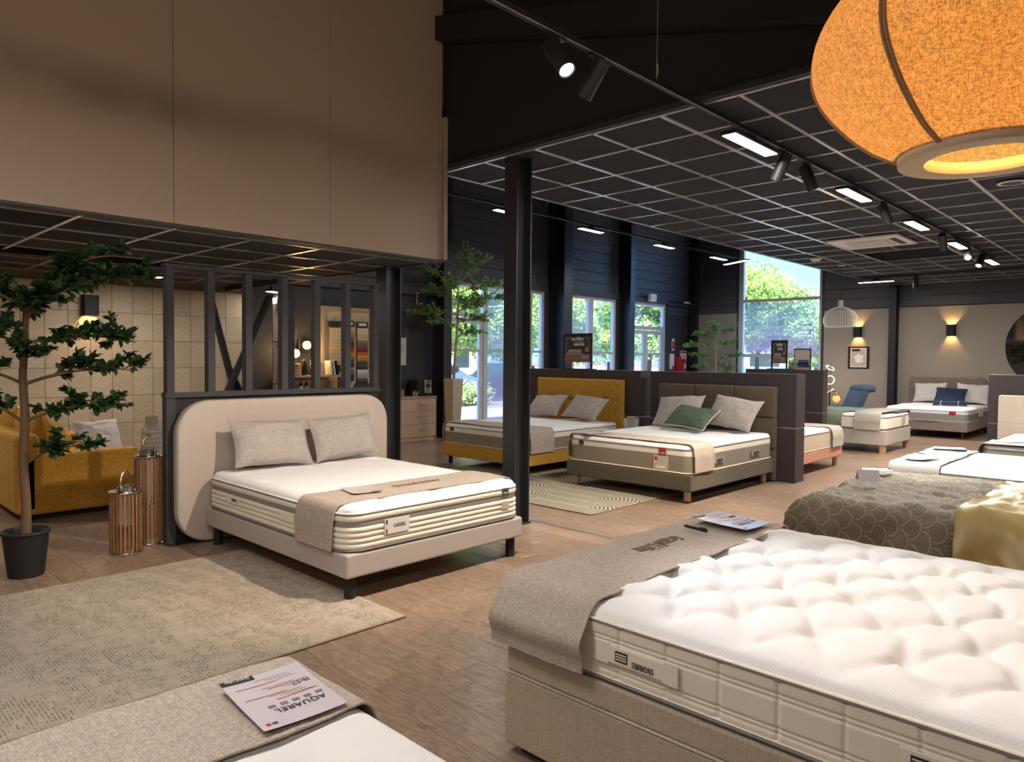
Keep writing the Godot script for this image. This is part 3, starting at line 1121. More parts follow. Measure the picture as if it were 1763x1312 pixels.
	var f2 := thing("window_film", "printed offer film on the pane behind the free steel column", "poster")
	var q := MB.new()
	q.quad(Vector3(10.64, 0.1, -10.975), Vector3(11.93, 0.1, -10.975), Vector3(11.93, 3.0, -10.975), Vector3(10.64, 3.0, -10.975))
	part(f2, "film", q.mesh(), M.film)
	var back := Basis(Vector3(-1, 0, 0), Vector3.UP, Vector3(0, 0, -1))
	for t in [["Les Offres", 0.16, 2.0, 1.0, true], ["Convertibles", 0.13, 1.82, 0.95, false], ["GRAND LITIER", 0.1, 1.66, 0.95, false]]:
		part(f2, "lettering", text_mesh(t[0], t[1], 0.003, t[4], false, t[3]), M.film_text, Vector3(11.25, t[2], -10.968), back)
	var f3 := thing("window_film", "pale printed film on the pane behind the show sign", "poster")
	q = MB.new()
	q.quad(Vector3(13.3, 1.76, -10.975), Vector3(14.06, 1.76, -10.975), Vector3(14.06, 3.0, -10.975), Vector3(13.3, 3.0, -10.975))
	part(f3, "film", q.mesh(), M.film)

func script_word(_k: float) -> Array:
	# "bella" in a single running stroke
	var pts := [[-0.42, 0.02], [-0.36, 0.12], [-0.32, 0.24], [-0.35, 0.26], [-0.38, 0.14], [-0.38, 0.02], [-0.33, 0.0], [-0.29, 0.06], [-0.31, 0.11], [-0.27, 0.09], [-0.2, 0.06], [-0.14, 0.1], [-0.17, 0.13], [-0.2, 0.09], [-0.19, 0.02], [-0.13, 0.0], [-0.06, 0.08], [0.0, 0.24], [-0.03, 0.26], [-0.06, 0.12], [-0.05, 0.01], [0.0, 0.02], [0.06, 0.1], [0.12, 0.25], [0.09, 0.27], [0.06, 0.12], [0.07, 0.01], [0.12, 0.02], [0.18, 0.1], [0.26, 0.13], [0.2, 0.12], [0.17, 0.05], [0.21, 0.0], [0.27, 0.08], [0.28, 0.12], [0.28, 0.03], [0.33, 0.0], [0.4, 0.06]]
	var out := []
	for i in pts.size() - 1:
		var p0: Array = pts[maxi(i - 1, 0)]
		var p1: Array = pts[i]
		var p2: Array = pts[i + 1]
		var p3: Array = pts[mini(i + 2, pts.size() - 1)]
		for s in 4:
			var t := s / 4.0
			var a := Vector2(p1[0], p1[1]).cubic_interpolate(Vector2(p2[0], p2[1]), Vector2(p0[0], p0[1]), Vector2(p3[0], p3[1]), t)
			out.append(Vector3(a.x, a.y, 0))
	return out

func door_leaf(o: Node3D, x0: float, x1: float, tall: bool) -> void:
	var top := 2.38 if tall else 2.34
	var w := 0.1
	bar(o, "stile", 0, x0, x0 + w, 0.02, top, -11.01, -10.945, M.frame_grey)
	bar(o, "stile", 0, x1 - w, x1, 0.02, top, -11.01, -10.945, M.frame_grey)
	bar(o, "rail", 0, x0 + w, x1 - w, top - w, top, -11.01, -10.945, M.frame_grey)
	bar(o, "rail", 0, x0 + w, x1 - w, 0.02, 0.2, -11.01, -10.945, M.frame_grey)
	bar(o, "glazing_bar", 0, x0 + w, x1 - w, 1.68, 1.73, -11.0, -10.96, M.frame_grey)
	bar(o, "pane", 0, x0 + w, x1 - w, 0.2, top - w, -10.985, -10.98, M.glass)
	var h := MB.new()
	h.tube(PackedVector3Array([Vector3(x1 - 0.05, 1.06, -10.945), Vector3(x1 - 0.05, 1.06, -10.9), Vector3(x1 - 0.17, 1.06, -10.9)]), 0.011, 6)
	h.box(Vector3(x1 - 0.05, 1.04, -10.942), Vector3(0.035, 0.2, 0.008))
	part(o, "handle", h.mesh(), M.white)

# ------------------------------------------------------------------ outside
func leaf_cloud(parent: Node3D, called: String, m: Material, centres: Array, count: int, size: float, seed_: int) -> void:
	var R := RandomNumberGenerator.new()
	R.seed = seed_
	var lm := MB.new()
	var s := size
	for k in 6:
		var b := Basis(Vector3(R.randf() - 0.5, 1, R.randf() - 0.5).normalized(), TAU * k / 3.0 + k)
		var o := Vector3(R.randf_range(-s, s), R.randf_range(-s, s), R.randf_range(-s, s)) * 1.4
		lm.quad(o + b * Vector3(-0.5 * s, 0, 0), o + b * Vector3(0, -0.25 * s, 0.5 * s), o + b * Vector3(0.5 * s, 0.1 * s, 0), o + b * Vector3(0, 0.1 * s, -0.5 * s))
	var mm := MultiMesh.new()
	mm.transform_format = MultiMesh.TRANSFORM_3D
	mm.mesh = lm.mesh()
	mm.instance_count = count
	for k in count:
		var c: Array = centres[R.randi() % centres.size()]
		var d: Vector3 = Vector3(R.randfn(), R.randfn(), R.randfn()).normalized() * pow(R.randf(), 0.45) * c[1]
		d.y *= c[2] if c.size() > 2 else 0.8
		var b := Basis(Vector3(R.randfn(), R.randfn(), R.randfn()).normalized(), R.randf() * TAU).scaled(Vector3.ONE * R.randf_range(0.7, 1.3))
		mm.set_instance_transform(k, Transform3D(b, c[0] + d))
	var o := MultiMeshInstance3D.new()
	o.name = called
	o.multimesh = mm
	o.material_override = m
	o.set_meta("kind", "stuff")
	parent.add_child(o, true)

func street_tree(at: Vector3, h: float, r: float, label: String, m: Material, n: int, seed_: int) -> void:
	var t := thing("street_tree", label, "tree", at, 0.0, "trees outside the shop windows")
	var R := RandomNumberGenerator.new()
	R.seed = seed_
	part(t, "trunk", tubem([Vector3.ZERO, Vector3(0.05, h * 0.3, 0.02), Vector3(-0.04, h * 0.55, 0.05), Vector3(0.03, h * 0.8, 0)], [0.13, 0.11, 0.08, 0.03], 8), M.bark)
	var cs := []
	for k in 16:
		var a := R.randf() * TAU
		var y := h * R.randf_range(0.32, 0.92)
		var rr := r * (1.0 - absf(y / h - 0.6) * 1.1) * R.randf_range(0.3, 0.8)
		var c := Vector3(cos(a) * rr, y, sin(a) * rr)
		cs.append([c, r * R.randf_range(0.28, 0.46), 0.8])
		if k < 9:
			part(t, "branch", tubem([Vector3(0, y * 0.62, 0), Vector3(c.x * 0.5, y * 0.85, c.z * 0.5), c], [0.05, 0.035, 0.012], 5), M.bark)
	leaf_cloud(t, "foliage", m, cs, n, 0.115, seed_ + 50)

func car(at: Vector3, turn: float, m: Material, label: String) -> void:
	var c := thing("parked_car", label, "car", at, turn, "cars parked outside")
	var prof := [[-2.1, 0.35], [-2.15, 0.75], [-1.3, 0.92], [-0.7, 1.42], [0.75, 1.45], [1.55, 0.98], [2.1, 0.86], [2.15, 0.35]]
	var rows := []
	for s in [[-0.86, 0.0], [-0.84, 1.0], [0.84, 1.0], [0.86, 0.0]]:
		pass
	var b := MB.new()
	var L := PackedVector3Array()
	var Rr := PackedVector3Array()
	for p in prof:
		var inset: float = 0.18 if p[1] > 1.0 else 0.0
		L.append(Vector3(p[0], p[1], 0.86 - inset))
		Rr.append(Vector3(p[0], p[1], -0.86 + inset))
	b.grid([L, Rr])
	var mid := Vector3(0, 0.6, 0)
	for side in [L, Rr]:
		for i in side.size() - 1:
			var k := b.v.size()
			b.v.append(Vector3(mid.x, 0.5, side[0].z)); b.v.append(side[i]); b.v.append(side[i + 1])
			for q in 3:
				b.uv.append(Vector2.ZERO)
			if side == L:
				b.tri(k, k + 1, k + 2)
			else:
				b.tri(k, k + 2, k + 1)
	b.quad(Vector3(-2.1, 0.35, 0.86), Vector3(-2.1, 0.35, -0.86), Vector3(2.15, 0.35, -0.86), Vector3(2.15, 0.35, 0.86))
	part(c, "body", b.mesh(), m)
	for z in [-0.77, 0.77]:
		part(c, "side_window", spanm(Vector3(-0.75, 0.98, z - 0.02), Vector3(1.1, 1.32, z + 0.02)), M.dark_glass)
	for x in [-1.35, 1.4]:
		for z in [-0.8, 0.8]:
			var w := MB.new()
			w.tube(PackedVector3Array([Vector3(x, 0.32, z - 0.1), Vector3(x, 0.32, z + 0.1)]), 0.32, 16)
			part(c, "wheel", w.mesh(), M.tyre)

func build_outside() -> void:
	part(struct("ground", "sunlit paved forecourt outside the glazing"), "slab", spanm(Vector3(-40, -0.4, -16.5), Vector3(60, -0.06, -11.1)), M.paving)
	part(struct("ground_road", "grey asphalt car park beyond the forecourt"), "slab", spanm(Vector3(-60, -0.5, -90), Vector3(120, -0.1, -16.5)), M.asphalt)
	part(struct("ground_side", "paved yard outside the end window"), "slab", spanm(Vector3(19.3, -0.5, -16.5), Vector3(120, -0.08, 40)), M.paving)
	var verge := struct("lawn", "strip of green lawn at the edge of the car park")
	part(verge, "turf", spanm(Vector3(-20, -0.2, -40), Vector3(90, 0.02, -27)), M.lawn)
	# hedges
	var hx := [[9.0, -17.6], [12.0, -18.2], [18.0, -18.6], [22.0, -18.4], [26.0, -19.0]]
	for k in hx.size():
		var h := thing("hedge", ["low clipped hedge seen through the exit door glass", "low hedge seen beside the free column", "low hedge seen through the two-light window", "low hedge seen through the entrance doors", "low hedge behind the entrance bay's last pane"][k], "hedge", Vector3(hx[k][0] + 4.0, -0.1, hx[k][1]), 0.0, "hedges outside")
		var cs := []
		for i in 9:
			cs.append([Vector3(-1.4 + i * 0.35, 0.4, 0), 0.42, 1.0])
		part(h, "stems", spanm(Vector3(-1.4, 0, -0.05), Vector3(1.4, 0.35, 0.05)), M.bark)
		leaf_cloud(h, "foliage", M.leaf_out, cs, 900, 0.07, 300 + k)
	# trees seen through the window wall
	var spots := [[13.5, -19.5, 6.4, 2.4, "broad green tree outside, seen through the exit door and the light above it"], [17.2, -20.0, 7.0, 2.4, "leafy green tree outside, seen just right of the free column"], [21.0, -20.5, 6.8, 2.6, "green tree outside, seen through the two-light window"], [24.5, -20.0, 7.2, 2.6, "light green tree outside, seen behind the mullion of the two-light window"], [28.0, -19.5, 7.0, 2.7, "green tree outside, seen through the entrance doors"], [31.5, -20.5, 7.5, 2.8, "green tree outside, seen through the entrance bay's transom"], [17.5, -27.0, 8.5, 3.6, "tall tree standing behind the hedge beyond the parked cars"], [25.0, -29.0, 9.0, 4.0, "tall tree on the lawn far beyond the two-light window"], [34.0, -28.0, 9.0, 4.0, "tall tree on the lawn far beyond the entrance doors"]]
	for k in spots.size():
		var s: Array = spots[k]
		street_tree(Vector3(s[0], -0.1, s[1]), s[2], s[3], s[4], M.leaf_out if k % 2 == 0 else M.leaf_out_b, 5200, 100 + k)
	# trees seen through the end window
	street_tree(Vector3(31.0, -0.1, -16.2), 7.4, 2.9, "yellow green tree filling the tall end window", M.leaf_out_b, 8000, 140)
	street_tree(Vector3(36.0, -0.1, -16.8), 6.6, 2.9, "green tree low behind the film of the end window", M.leaf_out, 5000, 141)
	street_tree(Vector3(33.5, -0.1, -14.0), 5.0, 2.2, "lower green tree at the other edge of the end window", M.leaf_out, 4000, 142)
	car(Vector3(17.6, -0.1, -21.6), 6.0, M.car_white, "white car parked outside, seen past the beige planter")
	car(Vector3(23.5, -0.1, -23.0), 0.0, M.car_dark, "dark car parked outside, seen past the free column")
	# houses across the car park
	var h1 := thing("house", "low house with an orange tiled roof seen through the exit door", "building", Vector3(30, -0.1, -40))
	part(h1, "wall", spanm(Vector3(-6, 0, -3), Vector3(6, 3.2, 3)), M.facade)
	var rf := MB.new()
	rf.quad(Vector3(-6.4, 3.1, 3.4), Vector3(6.4, 3.1, 3.4), Vector3(6.4, 5.2, 0), Vector3(-6.4, 5.2, 0))
	rf.quad(Vector3(6.4, 3.1, -3.4), Vector3(-6.4, 3.1, -3.4), Vector3(-6.4, 5.2, 0), Vector3(6.4, 5.2, 0))
	part(h1, "roof", rf.mesh(), M.roof_tile)
	for x in [-3.5, 0.0, 3.5]:
		part(h1, "window", spanm(Vector3(x - 0.6, 1.0, 2.98), Vector3(x + 0.6, 2.3, 3.04)), M.dark_glass)
	var h2 := thing("warehouse", "blue grey shed low behind the tall end window", "building", Vector3(58, -0.1, -19))
	part(h2, "wall", spanm(Vector3(-3, 0, -14), Vector3(3, 3.4, 12)), M.facade_blue)
	for z in [-10.0, -6.0, -2.0, 2.0, 6.0]:
		part(h2, "window", spanm(Vector3(-3.05, 1.2, z - 1.2), Vector3(-2.98, 2.2, z + 1.2)), M.dark_glass)
	part(h2, "parapet", spanm(Vector3(-3.1, 3.4, -14.1), Vector3(3.1, 3.7, 12.1)), M.facade)
	car(Vector3(34.0, -0.08, -11.6), 70.0, M.car_dark, "dark blue car outside, low behind the end window")
	# red and white sign banner by the entrance
	var bn := thing("entrance_banner", "red and white banner standing outside between the two dark partitions", "sign", Vector3(16.9, -0.06, -12.2))
	part(bn, "panel", rbox(Vector3(0.62, 1.5, 0.04), 0.01, 1), M.tag_white, Vector3(0, 0.8, 0))
	part(bn, "red_field", spanm(Vector3(-0.31, 1.2, 0.02), Vector3(0.31, 1.52, 0.026)), M.red)
	part(bn, "foot", spanm(Vector3(-0.35, 0, -0.2), Vector3(0.35, 0.04, 0.2)), M.steel)

# ------------------------------------------------------------------ lamps
func area(parent: Node3D, at: Vector3, sx: float, sy: float, e: float, col: Color, down := Vector3.DOWN) -> void:
	var l := AreaLight3D.new()
	l.name = "light"
	l.area_size = Vector2(sx, sy)
	l.area_normalize_energy = true
	l.light_energy = e
	l.light_color = col
	l.shadow_enabled = true
	l.area_range = 40.0
	parent.add_child(l, true)
	var ref := Vector3(1, 0, 0) if absf(down.x) < 0.9 else Vector3.UP
	var z := -down.normalized()
	var x := (ref - z * ref.dot(z)).normalized()
	l.transform = Transform3D(Basis(x, z.cross(x), z), at)

func spot(parent: Node3D, at: Vector3, dir: Vector3, e: float, angle: float, col: Color, size := 0.03, blend := 0.6) -> void:
	var l := SpotLight3D.new()
	l.name = "light"
	l.light_energy = e
	l.light_color = col
	l.spot_angle = angle
	l.spot_angle_attenuation = blend
	l.spot_range = 40.0
	l.spot_attenuation = 2.0
	l.light_size = size
	l.shadow_enabled = true
	parent.add_child(l, true)
	var z := -dir.normalized()
	var ref := Vector3.UP if absf(z.y) < 0.95 else Vector3.RIGHT
	var x := ref.cross(z).normalized()
	l.transform = Transform3D(Basis(x, z.cross(x), z), at)

func omni(parent: Node3D, at: Vector3, e: float, col: Color, size := 0.03) -> void:
	var l := OmniLight3D.new()
	l.name = "light"
	l.light_energy = e
	l.light_color = col
	l.omni_range = 40.0
	l.omni_attenuation = 2.0
	l.light_size = size
	l.shadow_enabled = true
	parent.add_child(l, true)
	l.position = at

const WARM := Color(1.0, 0.972, 0.94)

func led_panel(at: Vector3, length: float, label: String, e: float, turn := 0.0, cells := 2) -> void:
	var o := thing("track_light_panel", label, "track light", at, turn, "linear track lights")
	part(o, "housing", rbox(Vector3(length, 0.03, 0.13), 0.006, 1), M.black_soft, Vector3(0, 0.002, 0))
	part(o, "adapter", boxm(Vector3(0.12, 0.05, 0.034)), M.black_soft, Vector3(0, 0.041, 0))
	for k in cells:
		var w := 0.112 / cells
		part(o, "light_diffuser", rbox(Vector3(length - 0.02, 0.008, w - 0.006), 0.003, 1), M.led_light, Vector3(0, -0.0165, -0.056 + w * (k + 0.5)))
	area(o, Vector3(0, -0.026, 0), length - 0.03, 0.1, e, WARM)

func track_spot(at: Vector3, dir: Vector3, label: String, e: float, angle: float, col := Color(1.0, 0.93, 0.84), length := 0.24, r := 0.052, soft := 0.03) -> void:
	var o := thing("track_spotlight", label, "spotlight", at, 0.0, "cylinder track spotlights")
	part(o, "adapter", boxm(Vector3(0.13, 0.028, 0.034)), M.black_soft, Vector3(0, -0.014, 0))
	part(o, "clip", boxm(Vector3(0.03, 0.012, 0.03)), M.steel, Vector3(0.03, -0.033, 0))
	part(o, "stem", tubem([Vector3(0, -0.026, 0), Vector3(0, -0.1, 0)], 0.008, 6), M.black_soft)
	var z := dir.normalized()
	var pivot := Vector3(0, -0.11, 0)
	var back := pivot - z * length * 0.35
	var front := pivot + z * length * 0.65
	var xa := (Vector3.UP.cross(z) if absf(z.y) < 0.95 else Vector3.RIGHT.cross(z)).normalized()
	var bs := Basis(xa, z, xa.cross(z))
	var b := MB.new()
	b.lathe(PackedVector2Array([Vector2(0.001, 0), Vector2(r - 0.006, 0), Vector2(r, 0.006), Vector2(r, length - 0.003), Vector2(r - 0.003, length), Vector2(r - 0.008, length), Vector2(r - 0.009, length - 0.014), Vector2(0.001, length - 0.014)]), 28, back, bs)
	part(o, "body", b.mesh(), M.black_soft)
	var f := MB.new()
	f.lathe(PackedVector2Array([Vector2(r - 0.010, length - 0.013), Vector2(r - 0.012, length - 0.008), Vector2(0.001, length - 0.006)]), 24, back, bs)
	part(o, "light_lens", f.mesh(), M.spot_light if e > 0.0 else M.dark_glass)
	if e > 0.0:
		spot(o, front + z * 0.01, z, e, angle, col, soft)

func build_lights() -> void:
	# long track under the ceiling edge, running out over the hall
	var t1 := thing("light_track", "long black lighting track running under the black ceiling and out on wires", "track")
	part(t1, "rail", rbox(Vector3(19.5, 0.035, 0.036), 0.003, 1), M.black_soft, Vector3(5.0, 3.358, -2.62))
	part(t1, "rail_lip", spanm(Vector3(-4.75, 3.338, -2.604), Vector3(14.75, 3.342, -2.6)), M.tbar)
	for x in [-2.2, 0.9, 4.07]:
		part(t1, "wire", tubem([Vector3(x, 3.376, -2.62), Vector3(x, 5.7, -2.62)], 0.0025, 5), M.steel)
		part(t1, "wire_grip", tubem([Vector3(x, 3.40, -2.62), Vector3(x + 0.012, 3.44, -2.62), Vector3(x, 3.48, -2.62)], 0.006, 5), M.steel)
	var panels := [[5.44, "near the bulkhead, first of the row"], [7.8, "second along the ceiling track"], [10.05, "third along the ceiling track"], [12.15, "fourth along the ceiling track"], [14.5, "last at the far end of the ceiling track"]]
	for p in panels:
		led_panel(Vector3(p[0], 3.272, -2.62), 0.76, "glowing twin linear track light " + p[1], 4.5 if p[0] < 6.0 else 8.5)
	# the same fittings over the hall where the viewer stands
	for p in [[-2.6, "out over the rug's end, beyond the picture"], [0.2, "over the viewer"], [1.5, "over the front of the rug, above the picture"]]:
		led_panel(Vector3(p[0], 3.272, -2.62), 0.8, "linear track light " + p[1], 4.8 if p[0] < 1.0 else 2.6)
	track_spot(Vector3(3.06, 3.35, -2.62), Vector3(-0.12, -0.8, 0.6), "black cylinder spotlight with a bright white lens on the track", 5.0, 20.0, Color(0.95, 0.97, 1.0))
	track_spot(Vector3(3.42, 3.35, -2.62), Vector3(-0.04, -0.8, -0.6), "black cylinder spotlight turned away beside the bright one", 11.0, 36.0)
	track_spot(Vector3(6.05, 3.35, -2.62), Vector3(0.01, -0.9, -0.42), "dark spotlight hanging just past the first twin light", 14.0, 30.0)
	track_spot(Vector3(6.56, 3.35, -2.62), Vector3(0.25, -0.9, 0.3), "spotlight slanting right between the first two twin lights", 14.0, 30.0, Color(0.95, 0.97, 1.0))
	track_spot(Vector3(8.75, 3.35, -2.62), Vector3(0.32, -0.9, 0.3), "spotlight slanting right between the second and third twin lights", 10.0, 30.0, Color(0.95, 0.97, 1.0))
	track_spot(Vector3(11.3, 3.35, -2.62), Vector3(0.75, -1.0, 0.0), "spotlight hanging before the fourth twin light", 8.0, 30.0)
	track_spot(Vector3(12.75, 3.35, -2.62), Vector3(-0.95, -1.0, 0.3), "small spotlight with a lit lens past the fourth twin light", 8.0, 30.0, Color(0.95, 0.97, 1.0))
	track_spot(Vector3(13.75, 3.35, -2.62), Vector3(-0.7, -1.0, -0.2), "dark spotlight before the last twin light", 8.0, 30.0)
	# track hung on wires along the window strip
	var t2 := thing("light_track", "black lighting track hung on wires in front of the window wall", "track")
	part(t2, "rail", rbox(Vector3(11.5, 0.035, 0.036), 0.003, 1), M.dark_gloss, Vector3(10.6, 3.96, -8.0))
	for x in [5.5, 7.2, 9.1, 10.6, 12.0, 13.5, 15.0, 16.2]:
		part(t2, "wire", tubem([Vector3(x, 3.978, -8.0), Vector3(x, 5.7, -8.0)], 0.003, 5), M.steel)
		part(t2, "wire_grip", tubem([Vector3(x, 4.1, -8.0), Vector3(x + 0.02, 4.16, -8.0), Vector3(x, 4.22, -8.0)], 0.01, 5), M.steel)
	led_panel(Vector3(8.2, 3.88, -8.0), 0.6, "glowing linear light on the window-side track, half hidden by the free column", 3.0, 0.0, 1)
	led_panel(Vector3(10.35, 3.88, -8.0), 0.66, "glowing linear light on the window-side track, nearest the free column", 3.0, 0.0, 1)
	led_panel(Vector3(12.8, 3.88, -8.0), 0.66, "glowing linear light in the middle of the window-side track", 3.0, 0.0, 1)
	led_panel(Vector3(15.1, 3.88, -8.0), 0.66, "glowing linear light next to last on the window-side track", 3.0, 0.0, 1)
	led_panel(Vector3(15.95, 3.88, -8.0), 0.9, "glowing linear light turned crosswise at the end of the window-side track", 3.0, 62.0, 1)
	# short track near the end wall
	var t3 := thing("light_track", "black lighting track near the end wall, running across the shop", "track")
	part(t3, "rail", rbox(Vector3(0.036, 0.035, 5.4), 0.003, 1), M.black_soft, Vector3(16.7, 3.372, -2.75))
	led_panel(Vector3(16.72, 3.29, -5.13), 0.72, "glowing linear light low at the window end of the end-wall track", 3.0, 90.0, 1)
	track_spot(Vector3(16.7, 3.355, -4.35), Vector3(0.05, -1.0, 0.0), "upright spotlight on the end-wall track", 8.0, 34.0)
	# lounge ceiling lights
	var l1 := [[Vector3(3.05, 2.495, -9.0), 0.0, "bright recessed light in the low ceiling behind the leaning tree"], [Vector3(5.12, 2.5, -9.76), 30.0, "bright linear light fixed beside the grey stanchion"]]
	for p in l1:
		led_panel(p[0], 0.5 if p[0].x < 4.0 else 0.24, p[2], 3.0 if p[0].x < 4.0 else 0.9, p[1], 1)
	led_panel(Vector3(0.2, 2.495, -8.7), 0.5, "linear light in the low ceiling over the sofa's far end", 3.0, 0.0, 1)
	# parallel track behind the viewer, carrying the same fittings
	var t4 := thing("light_track", "black lighting track behind the viewer, out of the picture", "track")
	part(t4, "rail", rbox(Vector3(8.6, 0.035, 0.036), 0.003, 1), M.black_soft, Vector3(0.2, 3.358, 0.9))
	part(t4, "rail", rbox(Vector3(13.0, 0.035, 0.036), 0.003, 1), M.black_soft, Vector3(11.6, 3.372, 0.9))
	for x in [-3.0, 0.0, 3.0]:
		part(t4, "wire", tubem([Vector3(x, 3.376, 0.9), Vector3(x, 5.7, 0.9)], 0.0025, 5), M.steel)
	for p in [[-2.8, "at the far end of the track behind the viewer"], [-0.4, "on the track just behind the viewer"], [2.2, "on the track behind the tufted bed"], [6.2, "behind the patterned quilt bed"], [8.8, "behind the plain white bed"], [11.4, "behind the cream bed"], [14.6, "at the end of that track"]]:
		led_panel(Vector3(p[0], 3.272, 0.9), 0.8, "linear track light out of view " + p[1], 1.6 if p[0] < 4.0 else 3.0)
	for p in [[-1.6, Vector3(0.6, 4.7, -5.38), "spotlight behind the viewer washing the beige wall"], [0.8, Vector3(2.6, 4.7, -5.38), "second spotlight behind the viewer washing the beige wall"]]:
		track_spot(Vector3(p[0], 3.35, 0.9), p[1] - Vector3(p[0], 3.2, 0.9), p[2], 4.6, 46.0, Color(1.0, 0.86, 0.72), 0.24, 0.052, 0.16)
	# wall sconces
	sconce(Vector3(2.83, 2.17, -10.17), 0.0, "black box wall light on the tiled wall behind the tree", false)
	sconce(Vector3(18.965, 2.28, -6.2), -90.0, "black up-and-down wall light above the framed map", true)
	sconce(Vector3(18.965, 2.28, -4.16), -90.0, "black up-and-down wall light above the taupe bed", true)
	pendant()
	cage_lamp()

func sconce(at: Vector3, turn: float, label: String, both: bool) -> void:
	var o := thing("wall_sconce", label, "wall light", at, turn, "black box wall lights")
	var b := MB.new()
	for s in [-1.0, 1.0]:
		b.span(Vector3(s * 0.08 - 0.004, -0.13, 0.0), Vector3(s * 0.08 + 0.004, 0.13, 0.13))
	b.span(Vector3(-0.084, -0.13, 0.122), Vector3(0.084, 0.13, 0.13))
	b.span(Vector3(-0.084, -0.13, 0.0), Vector3(0.084, 0.13, 0.008))
	part(o, "housing", b.mesh(), M.black)
	part(o, "light_bulb", lathem([[0.001, -0.02], [0.022, -0.012], [0.028, 0.0], [0.022, 0.012], [0.001, 0.02]], 12), M.warm_light, Vector3(0, 0, 0.065))
	spot(o, Vector3(0, -0.05, 0.06), Vector3(0, -1, -0.28), 0.7, 42.0, Color(1.0, 0.78, 0.45), 0.02)
	if both:
		spot(o, Vector3(0, 0.05, 0.06), Vector3(0, 1, -0.28), 0.7, 42.0, Color(1.0, 0.78, 0.45), 0.02)

# a squat globe of woven gauze, hung over the near bed
func pendant() -> void:
	var c := Vector3(2.745, 2.57, -0.515)
	var o := thing("pendant_lamp", "big round pendant lamp of honey-coloured woven gauze with a pale wooden ring", "pendant lamp", c)
	var prof := PackedVector2Array()
	for k in 25:
		var t := PI * (0.5 - k / 24.0)
		var r := 0.565 * pow(cos(t), 0.72)
		prof.append(Vector2(maxf(r, 0.28), 0.0))
	prof.clear()
	for k in 25:
		var t := lerpf(-1.0, 1.0, k / 24.0)
		var a := t * 1.12
		prof.append(Vector2(0.255 + 0.28 * pow(1.0 - pow(absf(t), 2.3), 0.75), 0.345 * t * (0.72 + 0.28 * t * t)))
	# gauze panels between ribs, each a little proud and slack towards its middle
	var ribs := 6
	for g in ribs:
		var rows := []
		for s in 13:
			var f := s / 12.0
			var ang := -TAU * (g + f) / ribs - 0.723
			var slack := 1.0 - 0.012 * sin(f * PI)
			var row := PackedVector3Array()
			for p in prof:
				row.append(Vector3(cos(ang) * p.x * slack, p.y, sin(ang) * p.x * slack))
			rows.append(row)
		var b := MB.new()
		b.grid(rows, 0.5, 0.6)
		part(o, "gauze_panel", b.mesh(), M.shade)
		var ang2 := -TAU * g / ribs - 0.723
		for e in [-0.012, 0.012]:
			var path := []
			for p in prof:
				path.append(Vector3(cos(ang2 + e), 0, sin(ang2 + e)) * (p.x + 0.003) + Vector3(0, p.y, 0))
			part(o, "rib", tubem(path, 0.006, 6), M.shade_trim)
	for s in [-1.0, 1.0]:
		var ring := []
		var R1: float = prof[0].x if s < 0 else prof[24].x
		var b := MB.new()
		b.lathe(PackedVector2Array([Vector2(R1 - 0.075, -0.02), Vector2(R1 + 0.002, -0.02), Vector2(R1 + 0.004, 0.02), Vector2(R1 - 0.075, 0.02), Vector2(R1 - 0.075, -0.02)]), 64)
		part(o, "wooden_ring", b.mesh(), M.ply, Vector3(0, s * 0.345, 0))
	part(o, "light_bulb", lathem([[0.001, -0.06], [0.035, -0.05], [0.05, -0.02], [0.045, 0.02], [0.02, 0.06], [0.001, 0.062]], 16), M.bulb_light, Vector3(0, 0.08, 0))
	part(o, "socket", lathem([[0.001, 0], [0.022, 0], [0.022, 0.09], [0.001, 0.09]], 12), M.black, Vector3(0, 0.145, 0))
	var sp := MB.new()
	for k in 3:
		var a := TAU * k / 3.0
		sp.tube(PackedVector3Array([Vector3(0, 0.22, 0), Vector3(cos(a) * 0.2, 0.335, sin(a) * 0.2)]), 0.004, 5)
	part(o, "spider", sp.mesh(), M.black)
	part(o, "cord", tubem([Vector3(0, 0.23, 0), Vector3(0, 3.16, 0)], 0.004, 6), M.black)
	omni(o, Vector3(0, 0.08, 0), 0.72, Color(1.0, 0.8, 0.5), 0.05)

func cage_lamp() -> void:
	var o := thing("cage_pendant", "white wire cage pendant lamp hanging in front of the end wall", "pendant lamp", Vector3(14.27, 2.3, -5.0))
	var prof := []
	for k in 17:
		var t := k / 16.0
		var a := lerpf(0.12, 2.05, t)
		prof.append(Vector2(0.305 * sin(a), 0.13 + 0.26 * cos(a)))
	for g in 40:
		var ang := TAU * g / 40.0
		var path := []
		for p in prof:
			path.append(Vector3(cos(ang) * p.x, p.y - 0.1, sin(ang) * p.x))
		part(o, "wire", tubem(path, 0.0035, 4), M.white)
	var last: Vector2 = prof[16]
	var rp := []
	for k in 32:
		rp.append(Vector3(cos(TAU * k / 32) * last.x, last.y - 0.1, sin(TAU * k / 32) * last.x))
	part(o, "ring", tubem(rp, 0.005, 6, true), M.white)
	part(o, "cap", lathem([[0.001, 0.27], [0.05, 0.27], [0.045, 0.4], [0.03, 0.42], [0.001, 0.42]], 16), M.tag_greige)
	part(o, "cord", tubem([Vector3(0, 0.42, 0), Vector3(0, 1.09, 0)], 0.004, 5), M.black)
	part(o, "ceiling_rose", lathem([[0.001, 1.07], [0.06, 1.07], [0.06, 1.09], [0.001, 1.09]], 20), M.white)

